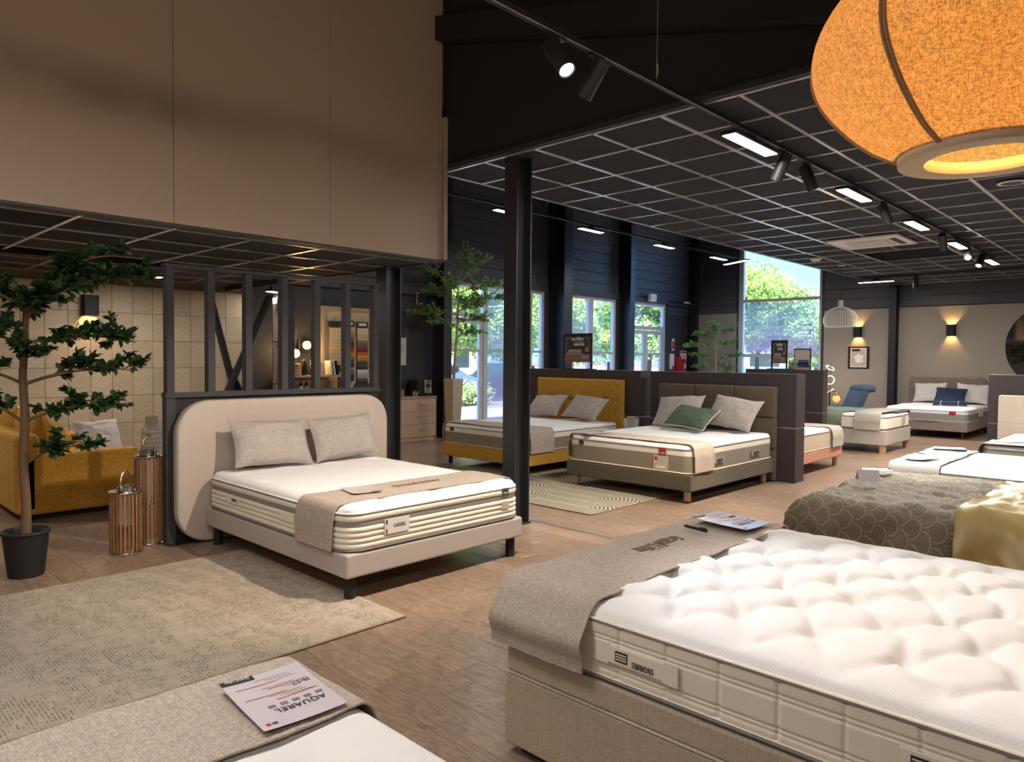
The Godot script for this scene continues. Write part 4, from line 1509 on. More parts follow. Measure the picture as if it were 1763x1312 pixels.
# ------------------------------------------------------------------ soft goods
func rr(x: float, z: float, hw: float, hl: float, R: float) -> Vector2:
	var ax := absf(x) - (hw - R)
	var az := absf(z) - (hl - R)
	if R > 0.0 and ax > 0.0 and az > 0.0:
		var dx := ax / R
		var dz := az / R
		return Vector2(signf(x) * (hw - R + R * dx * sqrt(1.0 - dz * dz * 0.5)), signf(z) * (hl - R + R * dz * sqrt(1.0 - dx * dx * 0.5)))
	return Vector2(x, z)

func ticks(h: float, e: float, n: int) -> PackedFloat32Array:
	var out := PackedFloat32Array()
	for k in [0.0, 0.12, 0.3, 0.6]:
		out.append(-h + e * k)
	for k in n + 1:
		out.append(lerpf(-h + e, h - e, float(k) / n))
	for k in [0.6, 0.3, 0.12, 0.0]:
		out.append(h - e * k)
	return out

func outline(hw: float, hl: float, R: float, step := 0.06) -> PackedVector2Array:
	# counter-clockwise seen from above with x right and z down the page
	var o := PackedVector2Array()
	var corners := [[1, 1, 0.0], [-1, 1, 90.0], [-1, -1, 180.0], [1, -1, 270.0]]
	for c in corners:
		for k in 7:
			var a := deg_to_rad(c[2] + 15.0 * k)
			o.append(Vector2(c[0] * (hw - R) + cos(a) * R, c[1] * (hl - R) + sin(a) * R))
	var out := PackedVector2Array()
	for i in o.size():
		var a := o[i]
		var b := o[(i + 1) % o.size()]
		var n := maxi(1, int(a.distance_to(b) / step))
		for k in n:
			out.append(a.lerp(b, float(k) / n))
	return out

func top_mesh(hw: float, hl: float, R: float, y: float, e: float, fall: float, f: Callable, n1: int, n2: int) -> ArrayMesh:
	var xs := ticks(hw, e, n1)
	var zs := ticks(hl, e, n2)
	var rows := []
	for z in zs:
		var row := PackedVector3Array()
		for x in xs:
			var p := rr(x, z, hw, hl, R)
			var s := minf(hw - absf(x), hl - absf(z))
			var yy := y
			if s < e:
				var q := 1.0 - s / e
				yy -= fall * (1.0 - sqrt(maxf(0.0, 1.0 - q * q)))
			var k := smoothstep(0.0, e * 2.0, s)
			row.append(Vector3(p.x, yy + f.call(p.x, p.y) * k, p.y))
		rows.append(row)
	var b := MB.new()
	b.grid(rows)
	return b.mesh()

# a wall round the outline; prof is [[y, out], ...] upwards; f(s, y) adds to the outset
func side_mesh(hw: float, hl: float, R: float, prof: Array, f: Callable, step := 0.05) -> ArrayMesh:
	var o := outline(hw, hl, R, step)
	var rows := []
	var n := o.size()
	var s := 0.0
	for i in n + 1:
		var p := o[i % n]
		var t := (o[(i + 1) % n] - o[(i - 1 + n) % n]).normalized()
		var nn := Vector2(t.y, -t.x)
		var row := PackedVector3Array()
		for q in prof:
			var out: float = q[1] + f.call(p.x, p.y, q[0])
			row.append(Vector3(p.x + nn.x * out, q[0], p.y + nn.y * out))
		rows.append(row)
		if i < n:
			s += o[i].distance_to(o[(i + 1) % n])
	rows.reverse()
	var b := MB.new()
	b.grid(rows, s, 1.0)
	return b.mesh()

func ring_mesh(hw: float, hl: float, R: float, y: float, r: float) -> ArrayMesh:
	var path := []
	for p in outline(hw, hl, R, 0.12):
		path.append(Vector3(p.x, y, p.y))
	return tubem(path, r, 6, true)

func flat0(_x: float, _z: float) -> float:
	return 0.0

func flat1(_x: float, _z: float, _y: float) -> float:
	return 0.0

# leaf-shaped puffs between stitched waves
func tuft(x: float, z: float, depth: float, L: float, W: float) -> float:
	var j := z / W
	var best := 0.0
	for k in [floor(j) - 1.0, floor(j), floor(j) + 1.0, floor(j) + 2.0]:
		var sgn := 1.0 if posmod(int(k), 2) == 0 else -1.0
		var zz: float = (k + sgn * 0.44 * cos(TAU * x / L)) * W
		var near := pow(absf(cos(TAU * x / L)), 2.0)
		var dep := 0.25 + 0.75 * near
		var d := absf(z - zz) / (W * 0.34)
		best = maxf(best, dep * exp(-d * d * 1.6))
	return -depth * best + depth * 0.3

func button(x: float, z: float, depth: float, L: float, W: float, rad: float) -> float:
	var j := round(z / W)
	var off := 0.5 * L if posmod(int(j), 2) == 1 else 0.0
	var cx: float = round((x - off) / L) * L + off
	var d := Vector2(x - cx, z - j * W).length() / rad
	return -depth * exp(-d * d) - depth * 0.35 * exp(-d * 0.6)

func mattress(called: String, label: String, at: Vector3, turn: float, w: float, l: float, y0: float, y1: float, o: Dictionary) -> Node3D:
	var t := thing(called, label, "mattress", at, turn, "mattresses")
	var hw := w * 0.5
	var hl := l * 0.5
	var R: float = o.get("R", 0.11)
	var e := 0.07
	var ytop: float = y1 - o.get("fall", 0.045)
	part(t, "top_panel", top_mesh(hw - 0.004, hl - 0.004, R, y1, e, o.get("fall", 0.045), o.get("f", flat0), o.get("n1", 20), o.get("n2", 24)), o.top)
	part(t, "under_panel", top_mesh(hw - 0.004, hl - 0.004, R, y0 + 0.004, e, 0.001, flat0, 2, 2), o.top)
	for b in o.bands:
		# [y from, y to, material, channels]
		var prof := []
		var ch: int = b[3]
		if ch == 0:
			prof = [[b[0], 0.0], [b[0] + 0.003, 0.003], [b[1] - 0.003, 0.003], [b[1], 0.0]]
		else:
			for k in ch * 6 + 1:
				var q := float(k) / (ch * 6)
				prof.append([lerpf(b[0], b[1], q), 0.012 * sqrt(absf(sin(q * ch * PI)))])
		part(t, "side_band", side_mesh(hw, hl, R, prof, o.get("side", flat1), o.get("step", 0.08)), b[2])
	for p in o.piping:
		part(t, "piping", ring_mesh(hw + 0.004, hl + 0.004, R, p[0], p[2]), p[1])
	return t

func bed_base(label: String, at: Vector3, turn: float, w: float, l: float, y0: float, y1: float, m: Material, leg: Material, leg_r: float, leg_kind := "round", inset := 0.07, on_rug := []) -> Node3D:
	var t := thing("bed", label, "bed", at, turn, "upholstered bed bases")
	part(t, "box", rbox(Vector3(w, y1 - y0, l), 0.018, 2), m, Vector3(0, (y0 + y1) * 0.5, 0))
	for sx in [-1.0, 1.0]:
		for sz in [-1.0, 1.0]:
			var lm: ArrayMesh
			if leg_kind == "round":
				lm = lathem([[0.001, 0.0], [leg_r * 0.92, 0.0], [leg_r, 0.006], [leg_r, y0], [0.001, y0]], 20)
			else:
				lm = rbox(Vector3(leg_r * 2, y0, leg_r * 2), 0.004, 1, Vector3(0, y0 * 0.5, 0))
			var lift := 0.0
			if on_rug.has([sx, sz]):
				lift = 0.0142
				lm = lathem([[0.001, 0.0], [leg_r * 0.92, 0.0], [leg_r, 0.006], [leg_r, y0 - lift], [0.001, y0 - lift]], 20)
			part(t, "leg", lm, leg, Vector3(sx * (w * 0.5 - inset), lift, sz * (l * 0.5 - inset)))
	return t

# rounded panel lying in the xy plane, front towards +z, base at y = 0
func panel_mesh(w: float, h: float, R: float, t: float, bev: float, puff := 0.0) -> ArrayMesh:
	var b := MB.new()
	var pf := func(x, z): return puff * (1.0 - pow(absf(x) / (w * 0.5), 4.0)) * (1.0 - pow(absf(z) / (h * 0.5), 4.0))
	b.add(top_mesh(w * 0.5, h * 0.5, R, t, bev, bev, pf, 48 if R > 0.05 else 8, 36 if R > 0.05 else 8), Transform3D.IDENTITY)
	b.add(side_mesh(w * 0.5, h * 0.5, R, [[0.0, 0.0], [t - bev, 0.0]], flat1, 0.02 if R > 0.05 else 0.2), Transform3D.IDENTITY)
	b.add(top_mesh(w * 0.5, h * 0.5, R, 0.0, bev, 0.0, flat0, 2, 2), Transform3D.IDENTITY)
	for i in b.v.size():
		var p := b.v[i]
		b.v[i] = Vector3(p.x, h * 0.5 - p.z, p.y)
	return b.mesh()

# cushion standing in the xy plane
func pillow_mesh(w: float, h: float, t: float, seed_: int, wrinkle := 0.012, n := 26) -> ArrayMesh:
	var rows_f := []
	var rows_b := []
	for i in n + 1:
		var u := -1.0 + 2.0 * i / n
		var rf := PackedVector3Array()
		var rb := PackedVector3Array()
		for j in n + 1:
			var q := -1.0 + 2.0 * j / n
			var x := u * w * 0.5 * (1.0 - 0.07 * (1.0 - q * q) * u * u)
			var y := q * h * 0.5 * (1.0 - 0.09 * (1.0 - u * u) * q * q)
			y += 0.012 * fn.get_noise_2d(u * 1.1 + seed_ * 7.0, q * 0.3) * absf(q) * 3.0 * h
			var a := pow(maxf(0.0, 1.0 - pow(absf(u), 2.6)), 0.62) * pow(maxf(0.0, 1.0 - pow(absf(q), 2.6)), 0.62)
			var cr := wrinkle * fn.get_noise_3d(u * 1.8 + seed_, q * 1.8, 3.0) * 2.0 + wrinkle * 0.7 * fn.get_noise_3d((u + q) * 4.0 + seed_, (u - q) * 1.2, 9.0)
			var edge := smoothstep(1.0, 0.8, maxf(absf(u), absf(q)))
			rf.append(Vector3(x, y, t * 0.5 * a + cr * edge + 0.003))
			rb.append(Vector3(x, y, -t * 0.5 * a - 0.003 + cr * 0.3 * edge))
		rows_f.append(rf)
		rows_b.append(rb)
	var b := MB.new()
	b.grid(rows_f)
	rows_b.reverse()
	b.grid(rows_b)
	for side in 4:
		var e := []
		for i in n + 1:
			var f: Vector3
			var g: Vector3
			match side:
				0:
					f = rows_f[i][0]; g = rows_b[n - i][0]
				1:
					f = rows_f[n - i][n]; g = rows_b[i][n]
				2:
					f = rows_f[0][n - i]; g = rows_b[n][n - i]
				3:
					f = rows_f[n][i]; g = rows_b[0][i]
			e.append(PackedVector3Array([g, f]))
		b.grid(e)
	return b.mesh()

# pillow placed in a bed's frame: lean back by deg, spin about its own normal
func pillow(label: String, bed_at: Vector3, turn: float, local: Vector3, size: Vector3, lean: float, spin: float, m: Material, seed_: int, group := "pillows", side_turn := 0.0, called := "pillow", cat := "pillow") -> MeshInstance3D:
	var bt := Transform3D(yaw(turn), bed_at)
	var b := yaw(turn) * yaw(side_turn) * Basis(Vector3.RIGHT, deg_to_rad(-lean)) * Basis(Vector3(0, 0, 1), deg_to_rad(spin))
	# lift so that the lowest edge rests at local.y
	var ym := absf(b.x.y) * size.x * 0.47 + absf(b.y.y) * size.y * 0.47 + absf(b.z.y) * size.z * 0.22
	var p := bt * local
	p.y = local.y + ym + 0.008
	return single(called, pillow_mesh(size.x, size.y, size.z, seed_), m, label, cat, p, b, group)

# a runner laid across a bed near its foot, hanging down both sides
func fold(a: float, h: float, r: float) -> Vector2:
	# arc length from the middle -> (outwards, drop)
	if a <= h - r:
		return Vector2(a, 0.0)
	var s := a - (h - r)
	if s < r * PI * 0.5:
		return Vector2(h - r + r * sin(s / r), r * (1.0 - cos(s / r)))
	return Vector2(h, r + s - r * PI * 0.5)

func runner_pt(u: float, q: float, w: float, y: float, z0: float, z1: float, dl: float, dr: float, seed_: int, wob: float, flare: float) -> Vector3:
	var hw := w * 0.5 + 0.016
	var r := 0.06
	var len_l := hw - r + r * PI * 0.5 + dl - r
	var len_r := hw - r + r * PI * 0.5 + dr - r
	var a := lerpf(-len_l, len_r, u)
	var p := fold(absf(a), hw, r)
	var z := lerpf(z0, z1, q)
	var n1 := fn.get_noise_3d(a * 2.2 + seed_ * 9.0, z * 2.6, 1.0)
	var n2 := fn.get_noise_3d(a * 5.5 + seed_ * 9.0, z * 1.5, 7.0)
	var hang := smoothstep(0.0, 0.15, p.y)
	var bulge := hang * (0.010 + flare * sin(minf(p.y / 0.2, 1.0) * PI * 0.8) + 0.012 * (n1 + 0.4))
	var yy := y - p.y + (1.0 - hang) * (wob * (maxf(n1, -0.4) * 1.4 + 0.7 * n2 + 0.5) + 0.004)
	z += 0.018 * fn.get_noise_2d(a * 1.5, seed_ * 3.0 + q * 0.4) + 0.01 * p.y * n2
	return Vector3(signf(a) * (p.x + bulge), yy, z)

func runner(called: String, label: String, at: Vector3, turn: float, w: float, y: float, z0: float, z1: float, dl: float, dr: float, m: Material, seed_: int, wob := 0.006, flare := 0.0, group := "linen runners across the beds", cat := "bed runner", nu := 110, nv := 18) -> MeshInstance3D:
	var f := func(u, q): return runner_pt(u, 1.0 - q, w, y, z0, z1, dl, dr, seed_, wob, flare)
	return single(called, sheet(nu, nv, f, 0.006), m, label, cat, at, yaw(turn), group)

# height of the flat part of such a runner, for lettering
func runner_top(x: float, z: float, w: float, y: float, z0: float, z1: float, dl: float, dr: float, seed_: int, wob: float) -> float:
	var hw := w * 0.5 + 0.016
	var len_l := hw - 0.06 + 0.06 * PI * 0.5 + dl - 0.06
	var len_r := hw - 0.06 + 0.06 * PI * 0.5 + dr - 0.06
	return runner_pt((x + len_l) / (len_l + len_r), (z - z0) / (z1 - z0), w, y, z0, z1, dl, dr, seed_, wob, 0.0).y

# printed price sheet, slightly curled
func sheet_paper(label: String, at: Vector3, turn: float, w: float, l: float, bend: float, detail: bool, title := "", code := "") -> Node3D:
	var o := thing("price_sheet", label, "price sheet", at, turn, "printed price sheets on the beds")
	var hf := func(x, z): return bend * (pow(absf(x) / (w * 0.5), 2.0) * 0.3 + pow((z + l * 0.5) / l, 3.0))
	var f := func(u, q):
		var x: float = (u - 0.5) * w
		var z: float = (0.5 - q) * l
		return Vector3(x, hf.call(x, z), z)
	part(o, "sheet", sheet(8, 12, f, 0.0012), M.paper)
	var ink := func(x0, z0, x1, z1, m):
		var g := func(u, q):
			var x: float = lerpf(x0, x1, u)
			var z: float = lerpf(z1, z0, q)
			return Vector3(x, hf.call(x, z) + 0.0009, z)
		part(o, "print", sheet(2, 2, g, 0.0004), m)
	ink.call(w * 0.1, l * 0.5 - 0.024, w * 0.5, l * 0.5, M.print_dark)
	for k in 4:
		ink.call(lerpf(-w * 0.42, -w * 0.1, k % 2), -l * 0.04 + k * l * 0.11, lerpf(-w * 0.42, -w * 0.1, k % 2) + w * 0.5, -l * 0.04 + k * l * 0.11 + 0.004, M.print_red)
	if detail:
		for k in 9:
			ink.call(-w * 0.36 + 0.01 * (k % 3), -l * 0.02 + k * 0.0105 + 0.02 * (k / 3), -w * 0.36 + w * (0.25 + 0.12 * ((k * 7) % 3)), -l * 0.02 + k * 0.0105 + 0.0015 + 0.02 * (k / 3), M.print_grey)
		for k in 5:
			ink.call(-w * 0.42 + k * 0.034, -l * 0.16, -w * 0.42 + k * 0.034 + 0.02, -l * 0.16 + 0.016, M.print_grey)
		part(o, "print", text_on(title, 0.022, Vector3(-0.02, 0, -l * 0.24), Vector3(1, 0, 0), Vector3(0, 0, -1), hf, w * 0.62), M.print_dark)
		part(o, "print", text_on(code, 0.02, Vector3(-w * 0.32, 0, l * 0.14), Vector3(1, 0, 0), Vector3(0, 0, -1), hf, 0.05), M.print_dark)
		part(o, "print", text_on("Grand Litier", 0.014, Vector3(w * 0.3, 0, l * 0.5 - 0.008), Vector3(1, 0, 0), Vector3(0, 0, -1), func(x, z): return hf.call(x, z) + 0.0004, w * 0.3), M.tag_white)
		ink.call(w * 0.3, -l * 0.44, w * 0.36, -l * 0.4, M.denim)
		ink.call(w * 0.38, -l * 0.44, w * 0.43, -l * 0.4, M.tag_red)
	return o

func partition(label: String, a: Vector3, b: Vector3) -> Node3D:
	var at := Vector3((a.x + b.x) * 0.5, 0, (a.z + b.z) * 0.5)
	var o := thing("headboard_partition", label, "partition", at)
	var s := b - a
	part(o, "lower_block", rbox(Vector3(s.x, 0.69, s.z), 0.004, 1), M.wenge, Vector3(0, 0.345, 0))
	part(o, "metal_strip", boxm(Vector3(s.x - 0.006, 0.008, s.z - 0.006)), M.steel, Vector3(0, 0.694, 0))
	part(o, "upper_block", rbox(Vector3(s.x, s.y - 0.7, s.z), 0.004, 1), M.wenge, Vector3(0, 0.7 + (s.y - 0.7) * 0.5, 0))
	return o

func side_tag(bed: Node3D, called: String, w: float, h: float, at: Vector3, face: float, m: Material) -> MeshInstance3D:
	return part(bed, called, rbox(Vector3(w, h, 0.004), 0.0015, 1), m, at, yaw(face))

func build_beds() -> void:
	bed_pale()
	bed_mustard_and_green()
	beds_behind()
	bed_taupe()
	beds_row()
	bed_near()
	bed_corner()

func bed_pale() -> void:
	var at := Vector3(3.285, 0, -4.83)
	bed_base("pale beige upholstered bed base on black legs", at, 0.0, 1.61, 2.06, 0.155, 0.31, M.bed_beige, M.black, 0.036, "round", 0.07, [[-1.0, 1.0]])
	var quilt := func(x, z): return -0.012 * pow(absf(sin((x + z) * PI / 0.42)), 0.0) * (exp(-pow(sin((x + z) * PI / 0.44) / 0.25, 2.0)) + exp(-pow(sin((x - z) * PI / 0.44) / 0.25, 2.0))) * (0.35 + 0.65 * exp(-pow(fposmod(x / 0.22, 2.0) - 1.0, 2.0) * 2.0)) + 0.008
	var mt := mattress("mattress", "white mattress with grey band on the pale beige bed base", at, 0.0, 1.59, 2.04, 0.313, 0.6, {"top": M.ticking_smooth, "f": quilt, "n1": 60, "n2": 70, "R": 0.13,
		"bands": [[0.33, 0.47, M.ticking_cream, 4], [0.47, 0.503, M.band_grey, 0], [0.503, 0.548, M.ticking_cream, 1]],
		"piping": [[0.322, M.piping, 0.008], [0.335, M.piping_cream, 0.005], [0.55, M.piping, 0.006], [0.558, M.ticking_smooth, 0.006]]})
	# labels on the sides
	var tg := side_tag(mt, "tag", 0.2, 0.10, Vector3(-0.42, 0.445, 1.036), 0.0, M.tag_white)
	part(tg, "lettering", text_mesh("CASSEL", 0.022, 0.001, false, true, 0.1), M.print_dark, Vector3(0.02, 0.0, 0.003))
	part(tg, "print", boxm(Vector3(0.012, 0.03, 0.001)), M.tag_red, Vector3(-0.085, -0.03, 0.003))
	part(tg, "print", boxm(Vector3(0.012, 0.03, 0.001)), M.tag_dark, Vector3(-0.085, 0.03, 0.003))
	var g2 := side_tag(mt, "tag", 0.07, 0.05, Vector3(0.6, 0.535, 1.036), 0.0, M.tag_dark)
	part(g2, "lettering", text_mesh("SIMMONS", 0.01, 0.001, false, true, 0.05), M.tag_white, Vector3(0, -0.01, 0.003))
	side_tag(mt, "tag", 0.075, 0.06, Vector3(0.6, 0.43, 1.036), 0.0, M.tag_greige)
	var g3 := side_tag(mt, "handle_tag", 0.2, 0.06, Vector3(-0.812, 0.44, -0.52), -90.0, M.ticking_cream)
	part(g3, "lettering", text_mesh("SIMMONS", 0.02, 0.001, false, true, 0.09), M.tag_dark, Vector3(0.02, 0, 0.003))
	side_tag(mt, "handle_tag", 0.2, 0.06, Vector3(-0.812, 0.44, 0.3), -90.0, M.ticking_cream)
	var hb := thing("headboard", "pale beige rounded headboard against the black screen", "headboard", Vector3(3.3, 0.012, -5.97))
	part(hb, "cushion", panel_mesh(2.07, 1.17, 0.27, 0.075, 0.03, 0.004), M.bed_beige)
	pillow("grey linen pillow leaning on the pale headboard, further from the column", at, 0.0, Vector3(-0.33, 0.605, -0.83), Vector3(0.70, 0.42, 0.19), 24.0, -2.0, M.linen_pillow, 1)
	pillow("grey linen pillow leaning on the pale headboard, nearer the column", at, 0.0, Vector3(0.38, 0.605, -0.83), Vector3(0.68, 0.42, 0.19), 24.0, 2.0, M.linen_pillow, 2)
	var z0 := 0.46
	var z1 := 0.9
	var rn := runner("bed_runner", "linen runner across the foot of the pale beige bed", at, 0.0, 1.6, 0.607, z0, z1, 0.29, 0.26, M.linen, 1, 0.006, 0.01)
	var ft := func(x, z): return runner_top(x, z, 1.6, 0.607, z0, z1, 0.29, 0.26, 1, 0.006)
	part(rn, "lettering", text_on("Grand Litier", 0.07, Vector3(0.06, 0, 0.64), Vector3(1, 0, 0), Vector3(0, 0, -1), ft, 0.44, true), M.print_brown)
	sheet_paper("price sheet lying on the runner of the pale beige bed", Vector3(2.87, 0.619, -4.22), -14.0, 0.21, 0.29, 0.006, false)

func bed_mustard_and_green() -> void:
	# green velvet bed
	var at := Vector3(7.82, 0, -4.73)
	bed_base("dark olive velvet bed base on round oak legs", at, -90.0, 1.72, 2.06, 0.135, 0.315, M.velvet_green, M.oak_leg, 0.038, "round", 0.1, [[-1.0, 1.0], [1.0, 1.0]])
	var bt := func(x, z): return button(x, z, 0.010, 0.34, 0.2, 0.05)
	var mt := mattress("mattress", "two-tone taupe and cream mattress on the olive velvet bed", at, -90.0, 1.69, 2.03, 0.318, 0.63, {"top": M.ticking_smooth, "f": bt, "n1": 40, "n2": 44,
		"bands": [[0.335, 0.51, M.band_taupe, 0], [0.51, 0.575, M.ticking_cream, 0]], "piping": [[0.327, M.piping_cream, 0.009], [0.58, M.piping, 0.006]]})
	side_tag(mt, "tag", 0.07, 0.05, Vector3(-0.63, 0.545, 1.026), 0.0, M.tag_dark)
	var r := side_tag(mt, "tag", 0.09, 0.075, Vector3(0.5, 0.54, 1.026), 0.0, M.tag_red)
	part(r, "lettering", text_mesh("épéda", 0.02, 0.001, true, false, 0.06), M.tag_white, Vector3(0, -0.015, 0.003))
	var w := side_tag(mt, "tag", 0.19, 0.16, Vector3(0.48, 0.415, 1.026), 0.0, M.tag_greige)
	part(w, "print", boxm(Vector3(0.04, 0.035, 0.001)), M.tag_red, Vector3(-0.06, 0.045, 0.003))
	part(w, "print", boxm(Vector3(0.11, 0.03, 0.001)), M.tag_white, Vector3(0.0, -0.045, 0.003))
	for z in [0.42, -0.5]:
		var hh := side_tag(mt, "handle", 0.24, 0.075, Vector3(0.862, 0.43, z), 90.0, M.band_grey)
		part(hh, "strap", rbox(Vector3(0.12, 0.03, 0.012), 0.004, 1), M.tag_dark, Vector3(0, 0, 0.008))
	var hb := thing("headboard", "olive velvet headboard in stitched squares", "headboard", Vector3(8.955, 0, -4.745), -90.0)
	part(hb, "back_board", rbox(Vector3(1.72, 1.20, 0.03), 0.008, 1), M.velvet_green, Vector3(0, 0.615, 0.016))
	for i in 3:
		for j in 3:
			part(hb, "stitched_square", panel_mesh(0.569, 0.396, 0.012, 0.065, 0.022, 0.010), M.velvet_green, Vector3(-0.574 + i * 0.574, 0.015 + j * 0.401, 0.026))
	pillow("linen pillow behind the green cushion, at the window side", at, -90.0, Vector3(-0.38, 0.635, -0.78), Vector3(0.68, 0.48, 0.18), 40.0, 6.0, M.linen_pillow, 3)
	pillow("linen pillow on the olive bed, beside the green cushion", at, -90.0, Vector3(0.42, 0.635, -0.76), Vector3(0.68, 0.48, 0.18), 38.0, -7.0, M.linen_pillow, 4)
	var gc := pillow("dark green cotton cushion with pale piping on the olive bed", at, -90.0, Vector3(0.0, 0.64, -0.44), Vector3(0.64, 0.44, 0.15), 56.0, -6.0, M.green_cotton, 5)
	var edge := []
	for k in 60:
		var t := k / 15.0
		var f := fmod(t, 1.0) * 2.0 - 1.0
		var u: float = [f, 1.0, -f, -1.0][int(t)]
		var q: float = [-1.0, f, 1.0, -f][int(t)]
		var x := u * 0.32 * (1.0 - 0.07 * (1.0 - q * q) * u * u)
		var y := q * 0.22 * (1.0 - 0.09 * (1.0 - u * u) * q * q) + 0.012 * fn.get_noise_2d(u * 1.1 + 35.0, q * 0.3) * absf(q) * 3.0 * 0.44
		edge.append(Vector3(x, y, 0.002))
	part(gc, "piping", tubem(edge, 0.0055, 6, true), M.paper_cream)
	runner("bed_runner", "linen runner over the foot of the olive velvet bed", at, -90.0, 1.69, 0.638, 0.56, 0.98, 0.29, 0.3, M.linen, 3, 0.004, 0.008)
	sheet_paper("price sheet on the runner of the olive velvet bed", Vector3(6.95, 0.653, -5.27), 70.0, 0.21, 0.3, 0.006, false)
	partition("dark brown partition behind the olive velvet headboard", Vector3(8.96, 0, -5.8), Vector3(9.24, 1.38, -3.65))
	# mustard bed
	at = Vector3(7.82, 0, -7.1)
	bed_base("mustard yellow bed base on black legs", at, -90.0, 1.70, 2.06, 0.14, 0.32, M.mustard, M.black, 0.03, "round", 0.1, [[-1.0, 1.0], [1.0, 1.0]])
	mt = mattress("mattress", "grey and cream mattress on the mustard bed", at, -90.0, 1.68, 2.03, 0.323, 0.61, {"top": M.ticking_smooth, "n1": 12, "n2": 12,
		"bands": [[0.34, 0.49, M.band_taupe, 0], [0.49, 0.555, M.ticking_cream, 0]], "piping": [[0.332, M.piping_cream, 0.009], [0.56, M.piping, 0.006]]})
	side_tag(mt, "tag", 0.07, 0.05, Vector3(-0.62, 0.53, 1.026), 0.0, M.tag_dark)
	for z in [0.5, -0.3]:
		part(mt, "strap", boxm(Vector3(0.006, 0.2, 0.03)), M.tag_white, Vector3(0.848, 0.44, z))
	hb = thing("headboard", "mustard yellow buttoned headboard", "headboard", Vector3(8.955, 0, -7.1), -90.0)
	part(hb, "back_board", rbox(Vector3(1.72, 1.2, 0.03), 0.01, 1), M.mustard, Vector3(0, 0.64, 0.016))
	var bf := func(x, z):
		var v := 0.0
		for i in 4:
			for j in 2:
				v -= 0.022 * exp(-pow(Vector2(x + 0.54 - i * 0.36, z - (-0.26 + j * 0.34)).length() / 0.055, 2.0))
		v -= 0.008 * exp(-pow((z + 0.26) / 0.03, 2.0)) + 0.008 * exp(-pow((z - 0.08) / 0.03, 2.0))
		return v
	var fm := MB.new()
	fm.add(top_mesh(0.86, 0.6, 0.02, 0.062, 0.025, 0.03, bf, 80, 50), Transform3D.IDENTITY)
	for i in fm.v.size():
		var p := fm.v[i]
		fm.v[i] = Vector3(p.x, 0.64 - p.z, p.y + 0.008)
	part(hb, "cushion", fm.mesh(), M.mustard)
	for i in 4:
		for j in 2:
			part(hb, "button", lathem([[0.001, 0.009], [0.007, 0.008], [0.012, 0.003], [0.012, 0.0]], 10), M.mustard, Vector3(-0.54 + i * 0.36, 0.9 - j * 0.34, 0.044), Basis(Vector3.RIGHT, PI / 2))
	pillow("linen pillow on the mustard bed, nearer the windows", at, -90.0, Vector3(-0.4, 0.613, -0.78), Vector3(0.66, 0.46, 0.17), 48.0, 4.0, M.linen_pillow, 6)
	pillow("linen pillow on the mustard bed, nearer the olive bed", at, -90.0, Vector3(0.4, 0.613, -0.76), Vector3(0.68, 0.46, 0.17), 46.0, -5.0, M.linen_pillow, 7)
	runner("bed_runner", "linen runner over the foot of the mustard bed", at, -90.0, 1.68, 0.618, 0.5, 0.98, 0.3, 0.31, M.linen, 4, 0.005, 0.01)
	partition("dark brown partition behind the mustard headboard", Vector3(8.96, 0, -8.3), Vector3(9.24, 1.38, -5.97))

